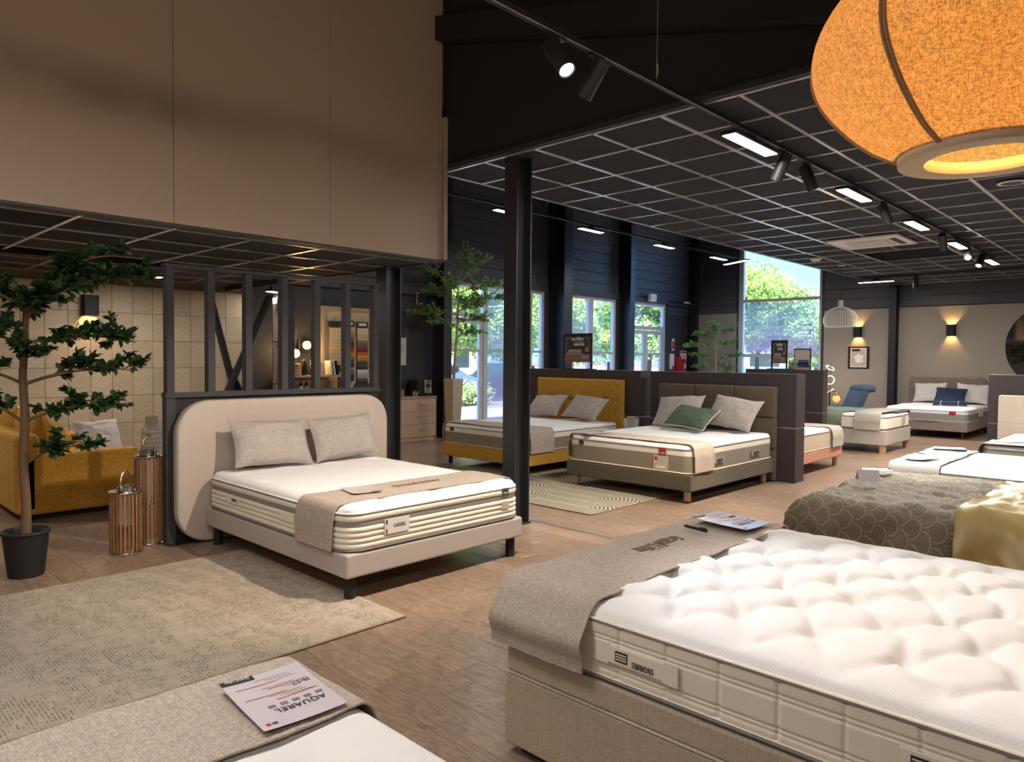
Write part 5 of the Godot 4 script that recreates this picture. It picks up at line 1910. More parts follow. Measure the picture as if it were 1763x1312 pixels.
func beds_behind() -> void:
	# coral bed on the other side of the partition
	var at := Vector3(10.16, 0, -4.63)
	bed_base("coral pink bed base on oak legs behind the partition", at, 90.0, 1.66, 1.78, 0.15, 0.305, M.coral, M.oak_leg, 0.035, "round", 0.08)
	mattress("mattress", "cream herringbone mattress on the coral bed base", at, 90.0, 1.64, 1.76, 0.308, 0.585, {"top": M.ticking_smooth, "n1": 8, "n2": 8,
		"bands": [[0.325, 0.535, M.chevron, 0]], "piping": [[0.316, M.piping_cream, 0.008], [0.54, M.piping, 0.006]]})
	runner("bed_runner", "linen runner over the foot of the coral bed", at, 90.0, 1.64, 0.593, 0.42, 0.85, 0.28, 0.28, M.linen_far, 5, 0.004, 0.012)
	sheet_paper("colourful leaflet on the coral bed's white top", Vector3(10.5, 0.601, -4.35), 20.0, 0.21, 0.3, 0.004, false)
	partition("second dark partition carrying the sign and the small plant", Vector3(12.0, 0, -5.8), Vector3(12.2, 1.4, -4.45))
	# greige bed with throws
	at = Vector3(13.62, 0, -4.75)
	bed_base("tall greige bed base on square oak legs", at, 0.0, 1.42, 2.0, 0.135, 0.39, M.greige, M.oak_leg, 0.042, "square", 0.06)
	mattress("mattress", "cream mattress with dark piping under the sage throw", at, 0.0, 1.4, 1.98, 0.393, 0.65, {"top": M.ticking_smooth, "n1": 10, "n2": 12,
		"bands": [[0.415, 0.6, M.ticking_cream, 0]], "piping": [[0.403, M.piping_dark, 0.008], [0.605, M.piping_dark, 0.006]]})
	runner("bed_throw", "leaf-patterned throw hanging over the greige bed's side", at, 0.0, 1.4, 0.66, -0.8, 0.3, 0.27, 0.2, M.leafy, 6, 0.004, 0.01, "throws on the greige bed", "throw", 60, 16)
	var sg := func(u, q):
		var x: float = lerpf(-0.62, 0.68, u)
		var z: float = lerpf(0.98, -0.72, q) 
		var lo: float = lerpf(-0.95, -0.1, smoothstep(0.2, 1.0, 1.0 - q))
		var xx: float = lerpf(lo * 0.72, 0.78, u)
		var p := fold(absf(xx), 0.73, 0.05)
		return Vector3(signf(xx) * (p.x + 0.01), 0.678 - p.y + 0.008 * fn.get_noise_2d(xx * 3.0, z * 3.0), z)
	single("bed_throw", sheet(30, 30, sg, 0.006), M.sage, "sage green blanket spread along the greige bed", "throw", at, Basis.IDENTITY, "throws on the greige bed")
	runner("bed_runner", "linen runner hanging at the foot corner of the greige bed", at, 0.0, 1.4, 0.69, 0.5, 0.92, 0.3, 0.1, M.linen_far, 7, 0.003, 0.012)
	var st := MB.new()
	st.box(Vector3(0, 0.51, 1.0), Vector3(0.14, 0.18, 0.012))
	single("hanging_strap", st.mesh(), M.linen_far, "linen strap hanging from the greige bed's foot end", "strap", at + Vector3(0.25, 0.03, 0.008))
	pillow("sage green cushion propped at the head of the greige bed", at, 0.0, Vector3(-0.42, 0.68, -0.42), Vector3(0.66, 0.44, 0.2), 38.0, 0.0, M.sage_cushion, 8, "cushions", 40.0)
	pillow("rose linen pillow lying behind the sage cushion", at, 0.0, Vector3(0.3, 0.67, -0.78), Vector3(0.64, 0.42, 0.16), 50.0, 0.0, M.rose_cotton, 9)

func bed_taupe() -> void:
	var at := Vector3(17.6, 0, -4.06)
	var b := bed_base("taupe velvet storage bed base on thin black legs", at, -90.0, 1.54, 2.3, 0.15, 0.345, M.velvet_taupe, M.black, 0.02, "square", 0.1)
	part(b, "lid_strap", boxm(Vector3(0.4, 0.012, 0.012)), M.piping_dark, Vector3(0.05, 0.335, 1.155))
	var mt := mattress("mattress", "grey and white mattress on the taupe velvet bed", at, -90.0, 1.52, 2.26, 0.348, 0.61, {"top": M.ticking_smooth, "n1": 8, "n2": 8,
		"bands": [[0.365, 0.5, M.band_grey, 0], [0.5, 0.555, M.ticking_smooth, 0]], "piping": [[0.356, M.piping_cream, 0.008], [0.56, M.piping, 0.005]]})
	side_tag(mt, "tag", 0.1, 0.05, Vector3(-0.5, 0.53, 1.141), 0.0, M.tag_dark)
	side_tag(mt, "tag", 0.12, 0.07, Vector3(0.5, 0.52, 1.141), 0.0, M.tag_red)
	var hb := thing("headboard", "taupe velvet headboard with rounded corners on the end wall", "headboard", Vector3(18.945, 0.01, -4.22), -90.0)
	part(hb, "cushion", panel_mesh(1.58, 1.2, 0.14, 0.07, 0.025, 0.004), M.velvet_taupe)
	part(hb, "lower_roll", rbox(Vector3(1.5, 0.12, 0.02), 0.009, 2), M.velvet_taupe, Vector3(0, 0.95, 0.08))
	pillow("white striped pillow on the taupe bed, window side", at, -90.0, Vector3(-0.42, 0.613, -0.98), Vector3(0.66, 0.48, 0.17), 28.0, 3.0, M.white_cotton, 10)
	pillow("white striped pillow on the taupe bed, far side of the navy cushion", at, -90.0, Vector3(0.42, 0.613, -0.96), Vector3(0.66, 0.48, 0.17), 28.0, -3.0, M.white_cotton, 11)
	pillow("navy blue cushion in the middle of the taupe bed", at, -90.0, Vector3(0.05, 0.613, -0.72), Vector3(0.62, 0.4, 0.15), 34.0, -2.0, M.navy, 12, "cushions")
	var fb := thing("folded_blanket", "folded navy blanket tied with white cord on the taupe bed", "blanket", Vector3(17.55, 0.612, -3.85), -80.0)
	part(fb, "layer", rbox(Vector3(0.62, 0.05, 0.34), 0.024, 3), M.navy, Vector3(0, 0.026, 0))
	part(fb, "layer", rbox(Vector3(0.6, 0.05, 0.33), 0.024, 3), M.navy, Vector3(0.01, 0.075, 0.0))
	for x in [-0.16, 0.16]:
		part(fb, "cord", rbox(Vector3(0.012, 0.108, 0.35), 0.005, 1), M.white_cotton, Vector3(x, 0.052, 0))
	runner("bed_throw", "white throw hanging over the side of the taupe bed", at, -90.0, 1.52, 0.615, -0.15, 0.25, -0.02, 0.2, M.white_cotton, 12, 0.003, 0.0, "", "throw", 60, 10)

func beds_row() -> void:
	# white mattress behind the quilted bed
	var at := Vector3(8.06, 0, -1.08)
	bed_base("greige bed base of the plain white mattress behind the patterned quilt", at, 180.0, 1.6, 2.0, 0.12, 0.32, M.greige, M.black, 0.03)
	mattress("mattress", "plain white mattress behind the patterned quilt", at, 180.0, 1.59, 1.99, 0.323, 0.6, {"top": M.ticking, "n1": 8, "n2": 8,
		"bands": [[0.34, 0.55, M.ticking_cream, 0]], "piping": [[0.332, M.piping, 0.008], [0.555, M.piping, 0.006]]})
	runner("bed_runner", "wide linen runner on the foot of the plain white mattress", at, 180.0, 1.59, 0.61, 0.58, 1.0, 0.25, 0.25, M.linen_far, 8, 0.008, 0.0)
	sheet_paper("curled price sheet on the runner of the plain white mattress", Vector3(7.6, 0.632, -1.9), 80.0, 0.21, 0.3, 0.03, false)
	sheet_paper("glossy price sheet at the far edge of the plain white mattress", Vector3(8.7, 0.63, -1.9), 10.0, 0.21, 0.3, 0.01, false)
	# cream bed against its own partition
	at = Vector3(10.8, 0, -1.0)
	bed_base("cream bed base before the partition at the picture's edge", at, -90.0, 1.66, 2.0, 0.12, 0.32, M.cream_boucle, M.black, 0.03)
	mattress("mattress", "white mattress of the cream bed at the picture's edge", at, -90.0, 1.65, 1.98, 0.323, 0.59, {"top": M.ticking_smooth, "n1": 8, "n2": 8,
		"bands": [[0.34, 0.54, M.band_taupe, 0]], "piping": [[0.332, M.piping, 0.008], [0.545, M.piping, 0.006]]})
	runner("bed_runner", "linen runner draped over the cream bed's foot", at, -90.0, 1.65, 0.605, 0.52, 1.02, 0.2, 0.2, M.linen_far, 9, 0.007, 0.02)
	sheet_paper("price sheet on the cream bed's runner", Vector3(10.1, 0.622, -1.6), 60.0, 0.21, 0.3, 0.01, false)
	var hb := thing("headboard", "cream boucle headboard on the partition at the picture's edge", "headboard", Vector3(11.9, 0, -1.12), -90.0)
	part(hb, "cushion", panel_mesh(1.78, 1.1, 0.03, 0.07, 0.02, 0.004), M.cream_boucle)
	part(hb, "seam", boxm(Vector3(1.74, 0.006, 0.004)), M.tag_greige, Vector3(0, 0.72, 0.073))
	pillow("pale pillow against the cream boucle headboard", at, -90.0, Vector3(-0.2, 0.6, -0.8), Vector3(0.6, 0.44, 0.16), 40.0, 8.0, M.grey_cotton, 13)
	partition("dark brown partition behind the cream headboard", Vector3(11.91, 0, -2.14), Vector3(12.2, 1.38, 0.6))
	# patterned quilt bed
	at = Vector3(5.82, 0, -1.02)
	bed_base("bed base hidden under the scale-patterned quilt", at, 180.0, 1.6, 2.0, 0.1, 0.3, M.greige, M.black, 0.03)
	mattress("mattress", "mattress hidden under the scale-patterned quilt", at, 180.0, 1.58, 1.98, 0.303, 0.54, {"top": M.ticking_smooth, "n1": 6, "n2": 6,
		"bands": [[0.32, 0.49, M.ticking_cream, 0]], "piping": [[0.312, M.piping, 0.008]]})
	single("quilt", quilt_mesh(-1.34, 1.34, -0.98, 1.38, 0.0), M.quilt, "rumpled brown quilt with a fan scale pattern", "quilt", at, yaw(180.0))
	single("satin_throw", quilt_mesh(-1.31, 1.31, -1.0, 0.02, 0.022, true), M.gold_satin, "gold satin throw folded back over the scale-patterned quilt", "throw", at, yaw(180.0))
	var tn := thing("tent_card", "small grey folded tent card on the scale-patterned quilt", "card", Vector3(5.66, 0.668, -1.76), 35.0)
	var tm := MB.new()
	for s in [-1.0, 1.0]:
		tm.beam(Vector3(s * 0.045, 0, 0), Vector3(0, 0.075, 0), 0.15, 0.003)
	part(tn, "panel", tm.mesh(), M.paper)
	sheet_paper("brown leaflet at the far edge of the scale-patterned quilt", Vector3(6.2, 0.672, -1.86), 20.0, 0.15, 0.21, 0.01, false)

func quilt_mesh(x0: float, x1: float, z0: float, z1: float, up: float, satin := false) -> ArrayMesh:
	var nu := 110
	var nv := 100 if not satin else 60
	var hw := 0.80
	var hl := 1.0
	var f := func(u, q):
		var a: float = lerpf(x0, x1, u)
		var b: float = lerpf(z1, z0, q)
		var pa := fold(absf(a), hw + 0.03 + up, 0.14)
		var pb := Vector2(absf(b), 0.0)
		if b > 0.0:
			pb = fold(absf(b), hl + 0.03, 0.16)
		var drop := maxf(pa.y, pb.y) + 0.25 * minf(pa.y, pb.y)
		var n1 := fn.get_noise_3d(a * 1.3 + 3.0, b * 1.3, 2.0 + up * 9.0)
		var n2 := fn.get_noise_3d(a * 3.4 + (0.0 if not satin else 20.0), b * 3.0, 5.0)
		var n3 := fn.get_noise_3d((a + b) * 6.0, (a - b) * 2.0, 8.0)
		var hang := smoothstep(0.02, 0.3, drop)
		var puff := 0.05 * (n1 + 0.35) + 0.028 * n2 + 0.010 * n3 - 0.02 * (1.0 - smoothstep(0.0, 0.05, absf(n2)))
		if satin:
			puff = 0.05 * (n1 + 0.35) + 0.028 * fn.get_noise_3d(a * 3.4, b * 3.0, 5.0) + 0.026 * fn.get_noise_3d(a * 2.0 + b * 3.0, b * 7.0 - a * 2.0, 4.0) * (0.6 + hang)
		var ox := hang * (0.05 + 0.05 * n2 + 0.04 * sin(b * 9.0 + n1 * 4.0) * hang)
		var oz := hang * (0.05 + 0.05 * n2) if b > hl else 0.0
		var y := 0.612 + up - drop + puff * (1.0 - 0.7 * hang)
		y = maxf(y, 0.03 + 0.02 * absf(n2) if not satin else 0.06)
		return Vector3(signf(a) * (pa.x + ox + up), y, signf(b) * pb.x + oz + 0.02 * n2)
	return sheet(nu, nv, f, 0.01, (x1 - x0) / 0.56, (z1 - z0) / 0.56)

func bed_near() -> void:
	var at := Vector3(2.84, 0, -0.92)
	var b := thing("bed", "sand-coloured fabric storage bed base at the front", "bed", at, 180.0, "upholstered bed bases")
	part(b, "drawer_front", rbox(Vector3(1.7, 0.285, 2.04), 0.014, 2), M.bed_sand, Vector3(0, 0.1825, 0))
	part(b, "upper_frame", rbox(Vector3(1.69, 0.1, 2.03), 0.014, 2), M.bed_sand, Vector3(0, 0.376, 0))
	part(b, "piping", ring_mesh(0.846, 1.016, 0.02, 0.326, 0.006), M.bed_sand)
	part(b, "plinth", boxm(Vector3(1.6, 0.04, 1.94)), M.black, Vector3(0, 0.02, 0))
	var tf := func(x, z): return (tuft(x + 0.09 + 0.11 * fn.get_noise_2d(x * 1.5, z * 2.0), z + 0.05 * fn.get_noise_2d(x * 2.4, z * 2.0 + 9.0), 0.040, 0.42, 0.135) + 0.004 * fn.get_noise_2d(x * 3.0, z * 3.0)) * (1.0 - smoothstep(0.60, 0.72, z))
	var quad := func(x, z, y):
		var s: float = z if absf(x) > 0.75 else x
		var v: float = fposmod(s + 0.07, 0.185)
		var dv: float = minf(v, 0.185 - v)
		var g := 0.006 * exp(-pow(dv / 0.006, 2.0))
		for yy in [0.475, 0.489, 0.575, 0.589]:
			g += 0.005 * exp(-pow((y - yy) / 0.004, 2.0))
		return 0.010 - g
	var mt := thing("mattress", "deeply tufted white mattress filling the front of the picture", "mattress", at, 180.0, "mattresses")
	part(mt, "top_panel", top_mesh(0.832, 1.002, 0.11, 0.685, 0.09, 0.045, tf, 150, 170), M.ticking)
	part(mt, "under_panel", top_mesh(0.83, 1.0, 0.11, 0.434, 0.05, 0.001, flat0, 2, 2), M.ticking)
	var prof := []
	for k in 53:
		prof.append([lerpf(0.452, 0.630, k / 52.0), 0.0])
	part(mt, "side_band", side_mesh(0.832, 1.002, 0.10, prof, quad, 0.0045), M.ticking_side)
	for p in [[0.440, M.piping, 0.008], [0.449, M.ticking_cream, 0.006], [0.630, M.piping, 0.0055], [0.6385, M.ticking_side, 0.006]]:
		part(mt, "piping", ring_mesh(0.838, 1.008, 0.10, p[0], p[2]), p[1])
	for z in [0.41, -0.5]:
		var hs := side_tag(mt, "handle_strap", 0.23, 0.058, Vector3(0.852, 0.54, z), 90.0, M.ticking_side)
		part(hs, "lettering", text_mesh("SIMMONS", 0.02, 0.001, false, true, 0.085), M.print_dark, Vector3(0.03, -0.012, 0.003))
		var lg := MB.new()
		lg.box(Vector3(-0.055, 0.0, 0.003), Vector3(0.05, 0.036, 0.001))
		part(hs, "emblem", lg.mesh(), M.print_dark)
		var lw := MB.new()
		for y in [-0.009, 0.0, 0.009]:
			lw.box(Vector3(-0.055, y, 0.004), Vector3(0.042, 0.004, 0.001))
		part(hs, "emblem", lw.mesh(), M.ticking_side)
		for s in [-1.0, 1.0]:
			part(hs, "stitched_end", rbox(Vector3(0.055, 0.075, 0.005), 0.002, 1), M.ticking_side, Vector3(s * 0.135, 0, 0.0))
	var z0 := 0.6
	var z1 := 1.05
	var rn := runner("bed_runner", "linen runner with a woven name over the foot of the tufted front mattress", at, 180.0, 1.66, 0.688, z0, z1, 0.2, 0.24, M.linen, 10, 0.011, 0.05, "linen runners across the beds", "bed runner", 150, 30)
	var ft := func(x, z): return runner_top(x, z, 1.66, 0.688, z0, z1, 0.2, 0.24, 10, 0.011)
	part(rn, "lettering", text_on("Grand Litier", 0.075, Vector3(0.0, 0, 0.86), Vector3(1, 0, 0), Vector3(0, 0, -1), ft, 0.36, true), M.print_brown)
	sheet_paper("glossy price sheet on the tufted front mattress's runner", Vector3(3.45, 0.715, -1.73), 176.0, 0.25, 0.31, 0.012, true, "ICÔNE", "N-9")
	var pn := thing("marker_pen", "black marker pen lying on the front runner", "pen", Vector3(3.19, 0.712, -1.79), 82.0)
	part(pn, "barrel", lathem([[0.001, -0.07], [0.005, -0.068], [0.0075, -0.055], [0.0075, 0.02], [0.0085, 0.021], [0.0085, 0.068], [0.001, 0.07]], 12), M.black, Vector3.ZERO, Basis(Vector3(0, 0, 1), PI / 2))
	part(pn, "clip", boxm(Vector3(0.04, 0.003, 0.004)), M.black_soft, Vector3(-0.045, 0.01, 0))

func bed_corner() -> void:
	var at := Vector3(0.36, 0, -1.09)
	bed_base("greige bed base of the mattress in the lower corner", at, 180.0, 1.62, 1.98, 0.12, 0.32, M.greige, M.black, 0.03)
	var bt := func(x, z): return button(x, z + 0.05, 0.02, 0.5, 0.26, 0.06)
	mattress("mattress", "white dimpled mattress in the lower corner", at, 180.0, 1.6, 1.96, 0.323, 0.575, {"top": M.ticking, "f": bt, "n1": 90, "n2": 100,
		"bands": [[0.34, 0.525, M.ticking_side, 0]], "piping": [[0.332, M.piping, 0.008], [0.53, M.piping, 0.006]]})
	runner("bed_runner", "linen runner across the mattress in the lower corner", at, 180.0, 1.6, 0.585, 0.56, 1.0, 0.25, 0.25, M.linen, 11, 0.006, 0.0, "linen runners across the beds", "bed runner", 130, 26)
	sheet_paper("large glossy price sheet reading AQUAREL in the lower corner", Vector3(0.98, 0.602, -1.82), 176.0, 0.235, 0.31, 0.012, true, "AQUAREL", "H-17")

# ------------------------------------------------------------------ lounge side
func rug(called: String, label: String, x0: float, x1: float, z0: float, z1: float, m: Material, us: float, vs: float) -> void:
	var o := thing(called, label, "rug", Vector3((x0 + x1) * 0.5, 0, (z0 + z1) * 0.5))
	var w := x1 - x0
	var l := z1 - z0
	var rows := []
	for i in 31:
		var row := PackedVector3Array()
		for j in 31:
			var x := (i / 30.0 - 0.5) * (w - 0.02)
			var z := (0.5 - j / 30.0) * (l - 0.02)
			row.append(Vector3(x, 0.0125 + 0.0006 * fn.get_noise_2d(x * 2.0, z * 2.0), z))
		rows.append(row)
	var b := MB.new()
	b.grid(rows, us, vs)
	part(o, "pile", b.mesh(), m)
	part(o, "backing", rbox(Vector3(w - 0.006, 0.010, l - 0.006), 0.004, 1), M.rug_edge, Vector3(0, 0.0062, 0))
	part(o, "border", ring_mesh(w * 0.5 - 0.006, l * 0.5 - 0.006, 0.006, 0.008, 0.006), M.rug_edge)

func leaf_mesh(l: float, w: float) -> ArrayMesh:
	var b := MB.new()
	var rows := []
	for i in 3:
		var s := -1.0 + i
		var row := PackedVector3Array()
		for j in 5:
			var t := j / 4.0
			var ww: float = [0.12, 0.62, 1.0, 0.9, 0.08][j]
			row.append(Vector3(s * w * 0.5 * ww, 0.18 * w * absf(s) * ww - 0.12 * l * t * t, l * t))
		rows.append(row)
	b.grid(rows)
	return b.mesh()

# branching plant: trunk, boughs with twigs, leaves in rosettes
func plant_tree(t: Node3D, trunk: Array, radii: Array, boughs: Array, leaf: ArrayMesh, m: Material, bark: Material, per: int, seed_: int, single_leaves: int, spread: float) -> void:
	var R := RandomNumberGenerator.new()
	R.seed = seed_
	part(t, "trunk", tubem(trunk, radii, 10), bark)
	var places := []
	for bg in boughs:
		# [start, end, lift, twigs, radius]
		var a: Vector3 = bg[0]
		var e: Vector3 = bg[1]
		var mid := a.lerp(e, 0.5) + Vector3(0, bg[2], 0)
		var path := []
		for k in 9:
			var s := k / 8.0
			path.append(a.lerp(mid, s).lerp(mid.lerp(e, s), s))
		var rr := []
		for k in 9:
			rr.append(lerpf(bg[4], bg[4] * 0.3, k / 8.0))
		part(t, "branch", tubem(path, rr, 6), bark)
		for k in bg[3]:
			var s := lerpf(0.28, 1.0, (k + 0.5) / bg[3])
			var p: Vector3 = path[int(s * 8)]
			var d := (e - a).normalized()
			var dir := (d * R.randf_range(0.1, 0.9) + Vector3(R.randfn() * 0.6, R.randf_range(-0.12, 0.55), R.randfn() * 0.6)).normalized()
			var q := p + dir * R.randf_range(0.4, 1.0) * spread
			part(t, "twig", tubem([p, p.lerp(q, 0.5) + Vector3(0, 0.01, 0), q], [bg[4] * 0.3, bg[4] * 0.22, bg[4] * 0.14], 4), bark)
			for j in per:
				var c := p.lerp(q, R.randf_range(0.35, 1.05))
				var out := (dir + Vector3(R.randfn(), R.randfn() * 0.7 + 0.15, R.randfn()) * 0.9).normalized()
				var up := Vector3(R.randfn() * 0.4, 1.0, R.randfn() * 0.4)
				var x := up.cross(out).normalized()
				var sc := R.randf_range(0.75, 1.2)
				places.append(Transform3D(Basis(x * sc, out.cross(x) * sc, out * sc), c))
	# the leaves on the viewer's side singly, the rest together
	var eye: Vector3 = t.to_local(Vector3(0, 1.55, 0)) if t.is_inside_tree() else Vector3.ZERO
	places.sort_custom(func(p, q): return p.origin.distance_squared_to(eye) < q.origin.distance_squared_to(eye))
	var n := mini(single_leaves, places.size())
	for k in n:
		var o := part(t, "leaf", leaf, m)
		o.transform = places[k]
	if places.size() > n:
		var mm := MultiMesh.new()
		mm.transform_format = MultiMesh.TRANSFORM_3D
		mm.mesh = leaf
		mm.instance_count = places.size() - n
		for k in places.size() - n:
			mm.set_instance_transform(k, places[n + k])
		var o := MultiMeshInstance3D.new()
		o.name = "foliage"
		o.multimesh = mm
		o.material_override = m
		o.set_meta("kind", "stuff")
		t.add_child(o, true)

func lantern(label: String, at: Vector3, r: float, h: float, slats: int, turn: float) -> void:
	var o := thing("slatted_lantern", label, "lantern", at, turn, "wooden slatted floor lanterns")
	var plate := func(y0, y1, rr, rin): return lathem([[rin, y0], [rr, y0], [rr + 0.002, (y0 + y1) * 0.5], [rr, y1], [rin, y1], [rin, y0]], 40)
	part(o, "base_ring", plate.call(0.0, 0.022, r + 0.006, 0.001), M.chrome)
	part(o, "top_ring", plate.call(h - 0.02, h, r + 0.004, r * 0.55), M.chrome)
	part(o, "collar", lathem([[r * 0.52, h], [r * 0.52, h + 0.035], [r * 0.48, h + 0.035], [r * 0.48, h]], 32), M.chrome)
	var sm := rbox(Vector3(0.016, h - 0.04, 0.010), 0.003, 1)
	for k in slats:
		var a := TAU * k / slats
		part(o, "slat", sm, M.slat if k % 3 else M.slat_b, Vector3(cos(a) * (r - 0.005), h * 0.5, sin(a) * (r - 0.005)), yaw(-rad_to_deg(a) + 90.0))
	part(o, "candle_plate", plate.call(h * 0.45, h * 0.45 + 0.012, r * 0.72, 0.001), M.chrome)
	part(o, "glass_tube", lathem([[r * 0.5, h * 0.45 + 0.014], [r * 0.5, h * 0.92], [r * 0.48, h * 0.92], [r * 0.48, h * 0.45 + 0.014]], 20), M.clear_ware)
	var hp := []
	for k in 17:
		var a := PI * k / 16.0
		hp.append(Vector3(cos(a) * r * 0.6, h + 0.01 + sin(a) * 0.15, 0.0))
	part(o, "handle", tubem(hp, 0.006, 8), M.chrome)
	for s in [-1.0, 1.0]:
		part(o, "handle_lug", rbox(Vector3(0.02, 0.04, 0.03), 0.005, 1), M.chrome, Vector3(s * r * 0.6, h + 0.02, 0))

func build_lounge() -> void:
	rug("rug", "large sand rug woven with broken dashes in front of the pale bed", -0.9, 2.62, -5.46, -3.37, M.rug_weave, 1.7, 1.02)
	rug("rug", "cream and brown rug with arching lines under the olive bed", 5.62, 7.75, -7.5, -4.3, M.rug_arch, 0.9, 1.35)
	# slatted black screen
	var s := thing("slatted_screen", "black steel screen with tall open posts behind the pale headboard", "screen", Vector3(0, 0, -6.05))
	for x in [2.265, 2.60, 2.93, 3.27, 3.605, 3.94, 4.27]:
		part(s, "post", rbox(Vector3(0.062, 1.02, 0.08), 0.004, 1), M.dark, Vector3(x, 1.755, 0))
	part(s, "top_rail", rbox(Vector3(2.1, 0.03, 0.085), 0.004, 1), M.dark, Vector3(3.27, 2.28, 0))
	part(s, "sill_rail", rbox(Vector3(2.1, 0.045, 0.09), 0.004, 1), M.dark, Vector3(3.27, 1.225, 0))
	part(s, "lower_panel", rbox(Vector3(2.08, 1.19, 0.05), 0.004, 1), M.black_soft, Vector3(3.27, 0.607, -0.005))
	part(s, "end_post", rbox(Vector3(0.075, 1.2, 0.085), 0.004, 1), M.dark, Vector3(2.262, 0.6, 0))
	part(s, "base_plate", rbox(Vector3(0.3, 0.012, 0.16), 0.003, 1), M.black_soft, Vector3(2.38, 0.006, 0.0))
	# fig-like tree in a black pot
	var t := thing("potted_tree", "tall layered green tree with a bare trunk in a black pot", "tree", Vector3(1.235, 0, -5.9))
	part(t, "pot", lathem([[0.001, 0.0], [0.105, 0.0], [0.11, 0.01], [0.142, 0.30], [0.152, 0.30], [0.152, 0.32], [0.134, 0.32], [0.128, 0.27], [0.001, 0.27]], 36), M.pot_black)
	part(t, "soil", lathem([[0.001, 0.275], [0.128, 0.272]], 20), M.soil)
	var lf := leaf_mesh(0.062, 0.036)
	var rt := Vector3(0.69, 0, 0.72)
	var fw := Vector3(0.72, 0, -0.69)
	var bs := []
	for q in [[0.78, 0.42, 0.12, 0.03, 5, 0.012], [1.08, 0.62, 0.1, 0.05, 8, 0.014], [1.07, -0.45, 0.16, 0.0, 7, 0.012], [1.34, 0.74, 0.1, 0.1, 9, 0.014], [1.34, -0.5, 0.1, -0.1, 8, 0.012], [1.62, 0.76, 0.02, 0.05, 10, 0.014], [1.60, -0.55, 0.1, 0.1, 9, 0.012], [1.72, 0.40, 0.2, -0.25, 7, 0.012], [1.86, 0.84, 0.22, 0.12, 12, 0.014], [1.9, 0.7, 0.32, -0.1, 10, 0.013], [1.88, -0.5, 0.12, 0.0, 9, 0.012], [1.75, -0.2, 0.15, 0.35, 7, 0.011], [1.45, 0.3, 0.12, -0.35, 7, 0.011]]:
		var y0: float = q[0]
		bs.append([Vector3(0, y0, 0), Vector3(0, y0 + q[2], 0) + rt * q[1] + fw * q[3], 0.10 if q[2] < 0.2 else 0.18, q[4] * 2, q[5]])
	plant_tree(t, [Vector3(0.0, 0.24, 0), Vector3(0.005, 0.5, 0), Vector3(-0.012, 0.8, 0.01), Vector3(0.006, 1.1, 0), Vector3(-0.006, 1.4, 0), Vector3(0.012, 1.68, 0), Vector3(0.02, 1.95, 0)], [0.034, 0.031, 0.029, 0.028, 0.025, 0.022, 0.016], bs, lf, M.leaf_dark, M.bark, 24, 31, 300, 0.20)
	# lanterns
	lantern("shorter round lantern of brown wooden slats with a chrome rope handle", Vector3(1.93, 0, -6.05), 0.115, 0.49, 24, 40.0)
	lantern("taller round lantern of brown wooden slats beside the black screen", Vector3(2.16, 0, -6.22), 0.105, 0.735, 22, 20.0)
	# sofa seen from its arm
	var so := thing("sofa", "mustard velvet sofa with its arm towards the tree", "sofa", Vector3(1.56, 0, -7.72))
	part(so, "arm", rbox(Vector3(1.02, 0.56, 0.17), 0.035, 3), M.mustard_cushion, Vector3(0.53, 0.34, -0.085))
	part(so, "arm", rbox(Vector3(1.02, 0.56, 0.17), 0.035, 3), M.mustard_cushion, Vector3(0.53, 0.34, -2.1))
	part(so, "back", rbox(Vector3(0.2, 0.74, 2.2), 0.05, 3), M.mustard_cushion, Vector3(0.08, 0.44, -1.1))
	part(so, "base", rbox(Vector3(0.9, 0.22, 1.84), 0.03, 2), M.mustard_cushion, Vector3(0.6, 0.2, -1.09))
	part(so, "plinth", boxm(Vector3(0.9, 0.05, 2.0)), M.black, Vector3(0.55, 0.035, -1.1))
	for k in 2:
		part(so, "seat_cushion", rbox(Vector3(0.82, 0.17, 0.9), 0.05, 3), M.mustard_cushion, Vector3(0.62, 0.395, -0.64 - k * 0.92))
		part(so, "back_cushion", pillow_mesh(0.88, 0.52, 0.26, 40 + k, 0.02), M.mustard_cushion, Vector3(0.29, 0.75, -0.64 - k * 0.92), yaw(90.0) * Basis(Vector3.RIGHT, deg_to_rad(-14.0)))
	for x in [0.1, 0.98]:
		part(so, "foot", lathem([[0.001, 0], [0.02, 0], [0.02, 0.05], [0.001, 0.05]], 12), M.chrome, Vector3(x, 0.0, -0.06))
	cushion_at("mustard velvet cushion leaning behind the sofa arm", Vector3(1.96, 0.72, -8.16), Vector3(0.46, 0.42, 0.18), 70.0, 22.0, M.mustard_cushion, 20)
	cushion_at("pale grey satin cushion leaning on the sofa arm", Vector3(2.34, 0.70, -8.1), Vector3(0.46, 0.4, 0.16), 15.0, 24.0, M.grey_cotton, 21)
	cushion_at("white cushion at the far end of the mustard sofa", Vector3(1.98, 0.78, -9.45), Vector3(0.44, 0.42, 0.16), 60.0, 20.0, M.white_cotton, 22)
	# vase on a small cream table
	var tb := thing("side_table", "round cream side table behind the lanterns", "side table", Vector3(2.86, 0, -8.25))
	part(tb, "top", lathem([[0.001, 0.36], [0.2, 0.36], [0.22, 0.375], [0.22, 0.395], [0.2, 0.41], [0.001, 0.41]], 40), M.cream_boucle)
	part(tb, "column", lathem([[0.001, 0.012], [0.05, 0.012], [0.04, 0.1], [0.04, 0.36], [0.001, 0.36]], 20), M.cream_boucle)
	part(tb, "foot", lathem([[0.001, 0.0], [0.16, 0.0], [0.16, 0.012], [0.001, 0.014]], 32), M.cream_boucle)
	var vs := thing("vase", "tall grey ceramic vase with incised lines", "vase", Vector3(2.9, 0.411, -8.25))
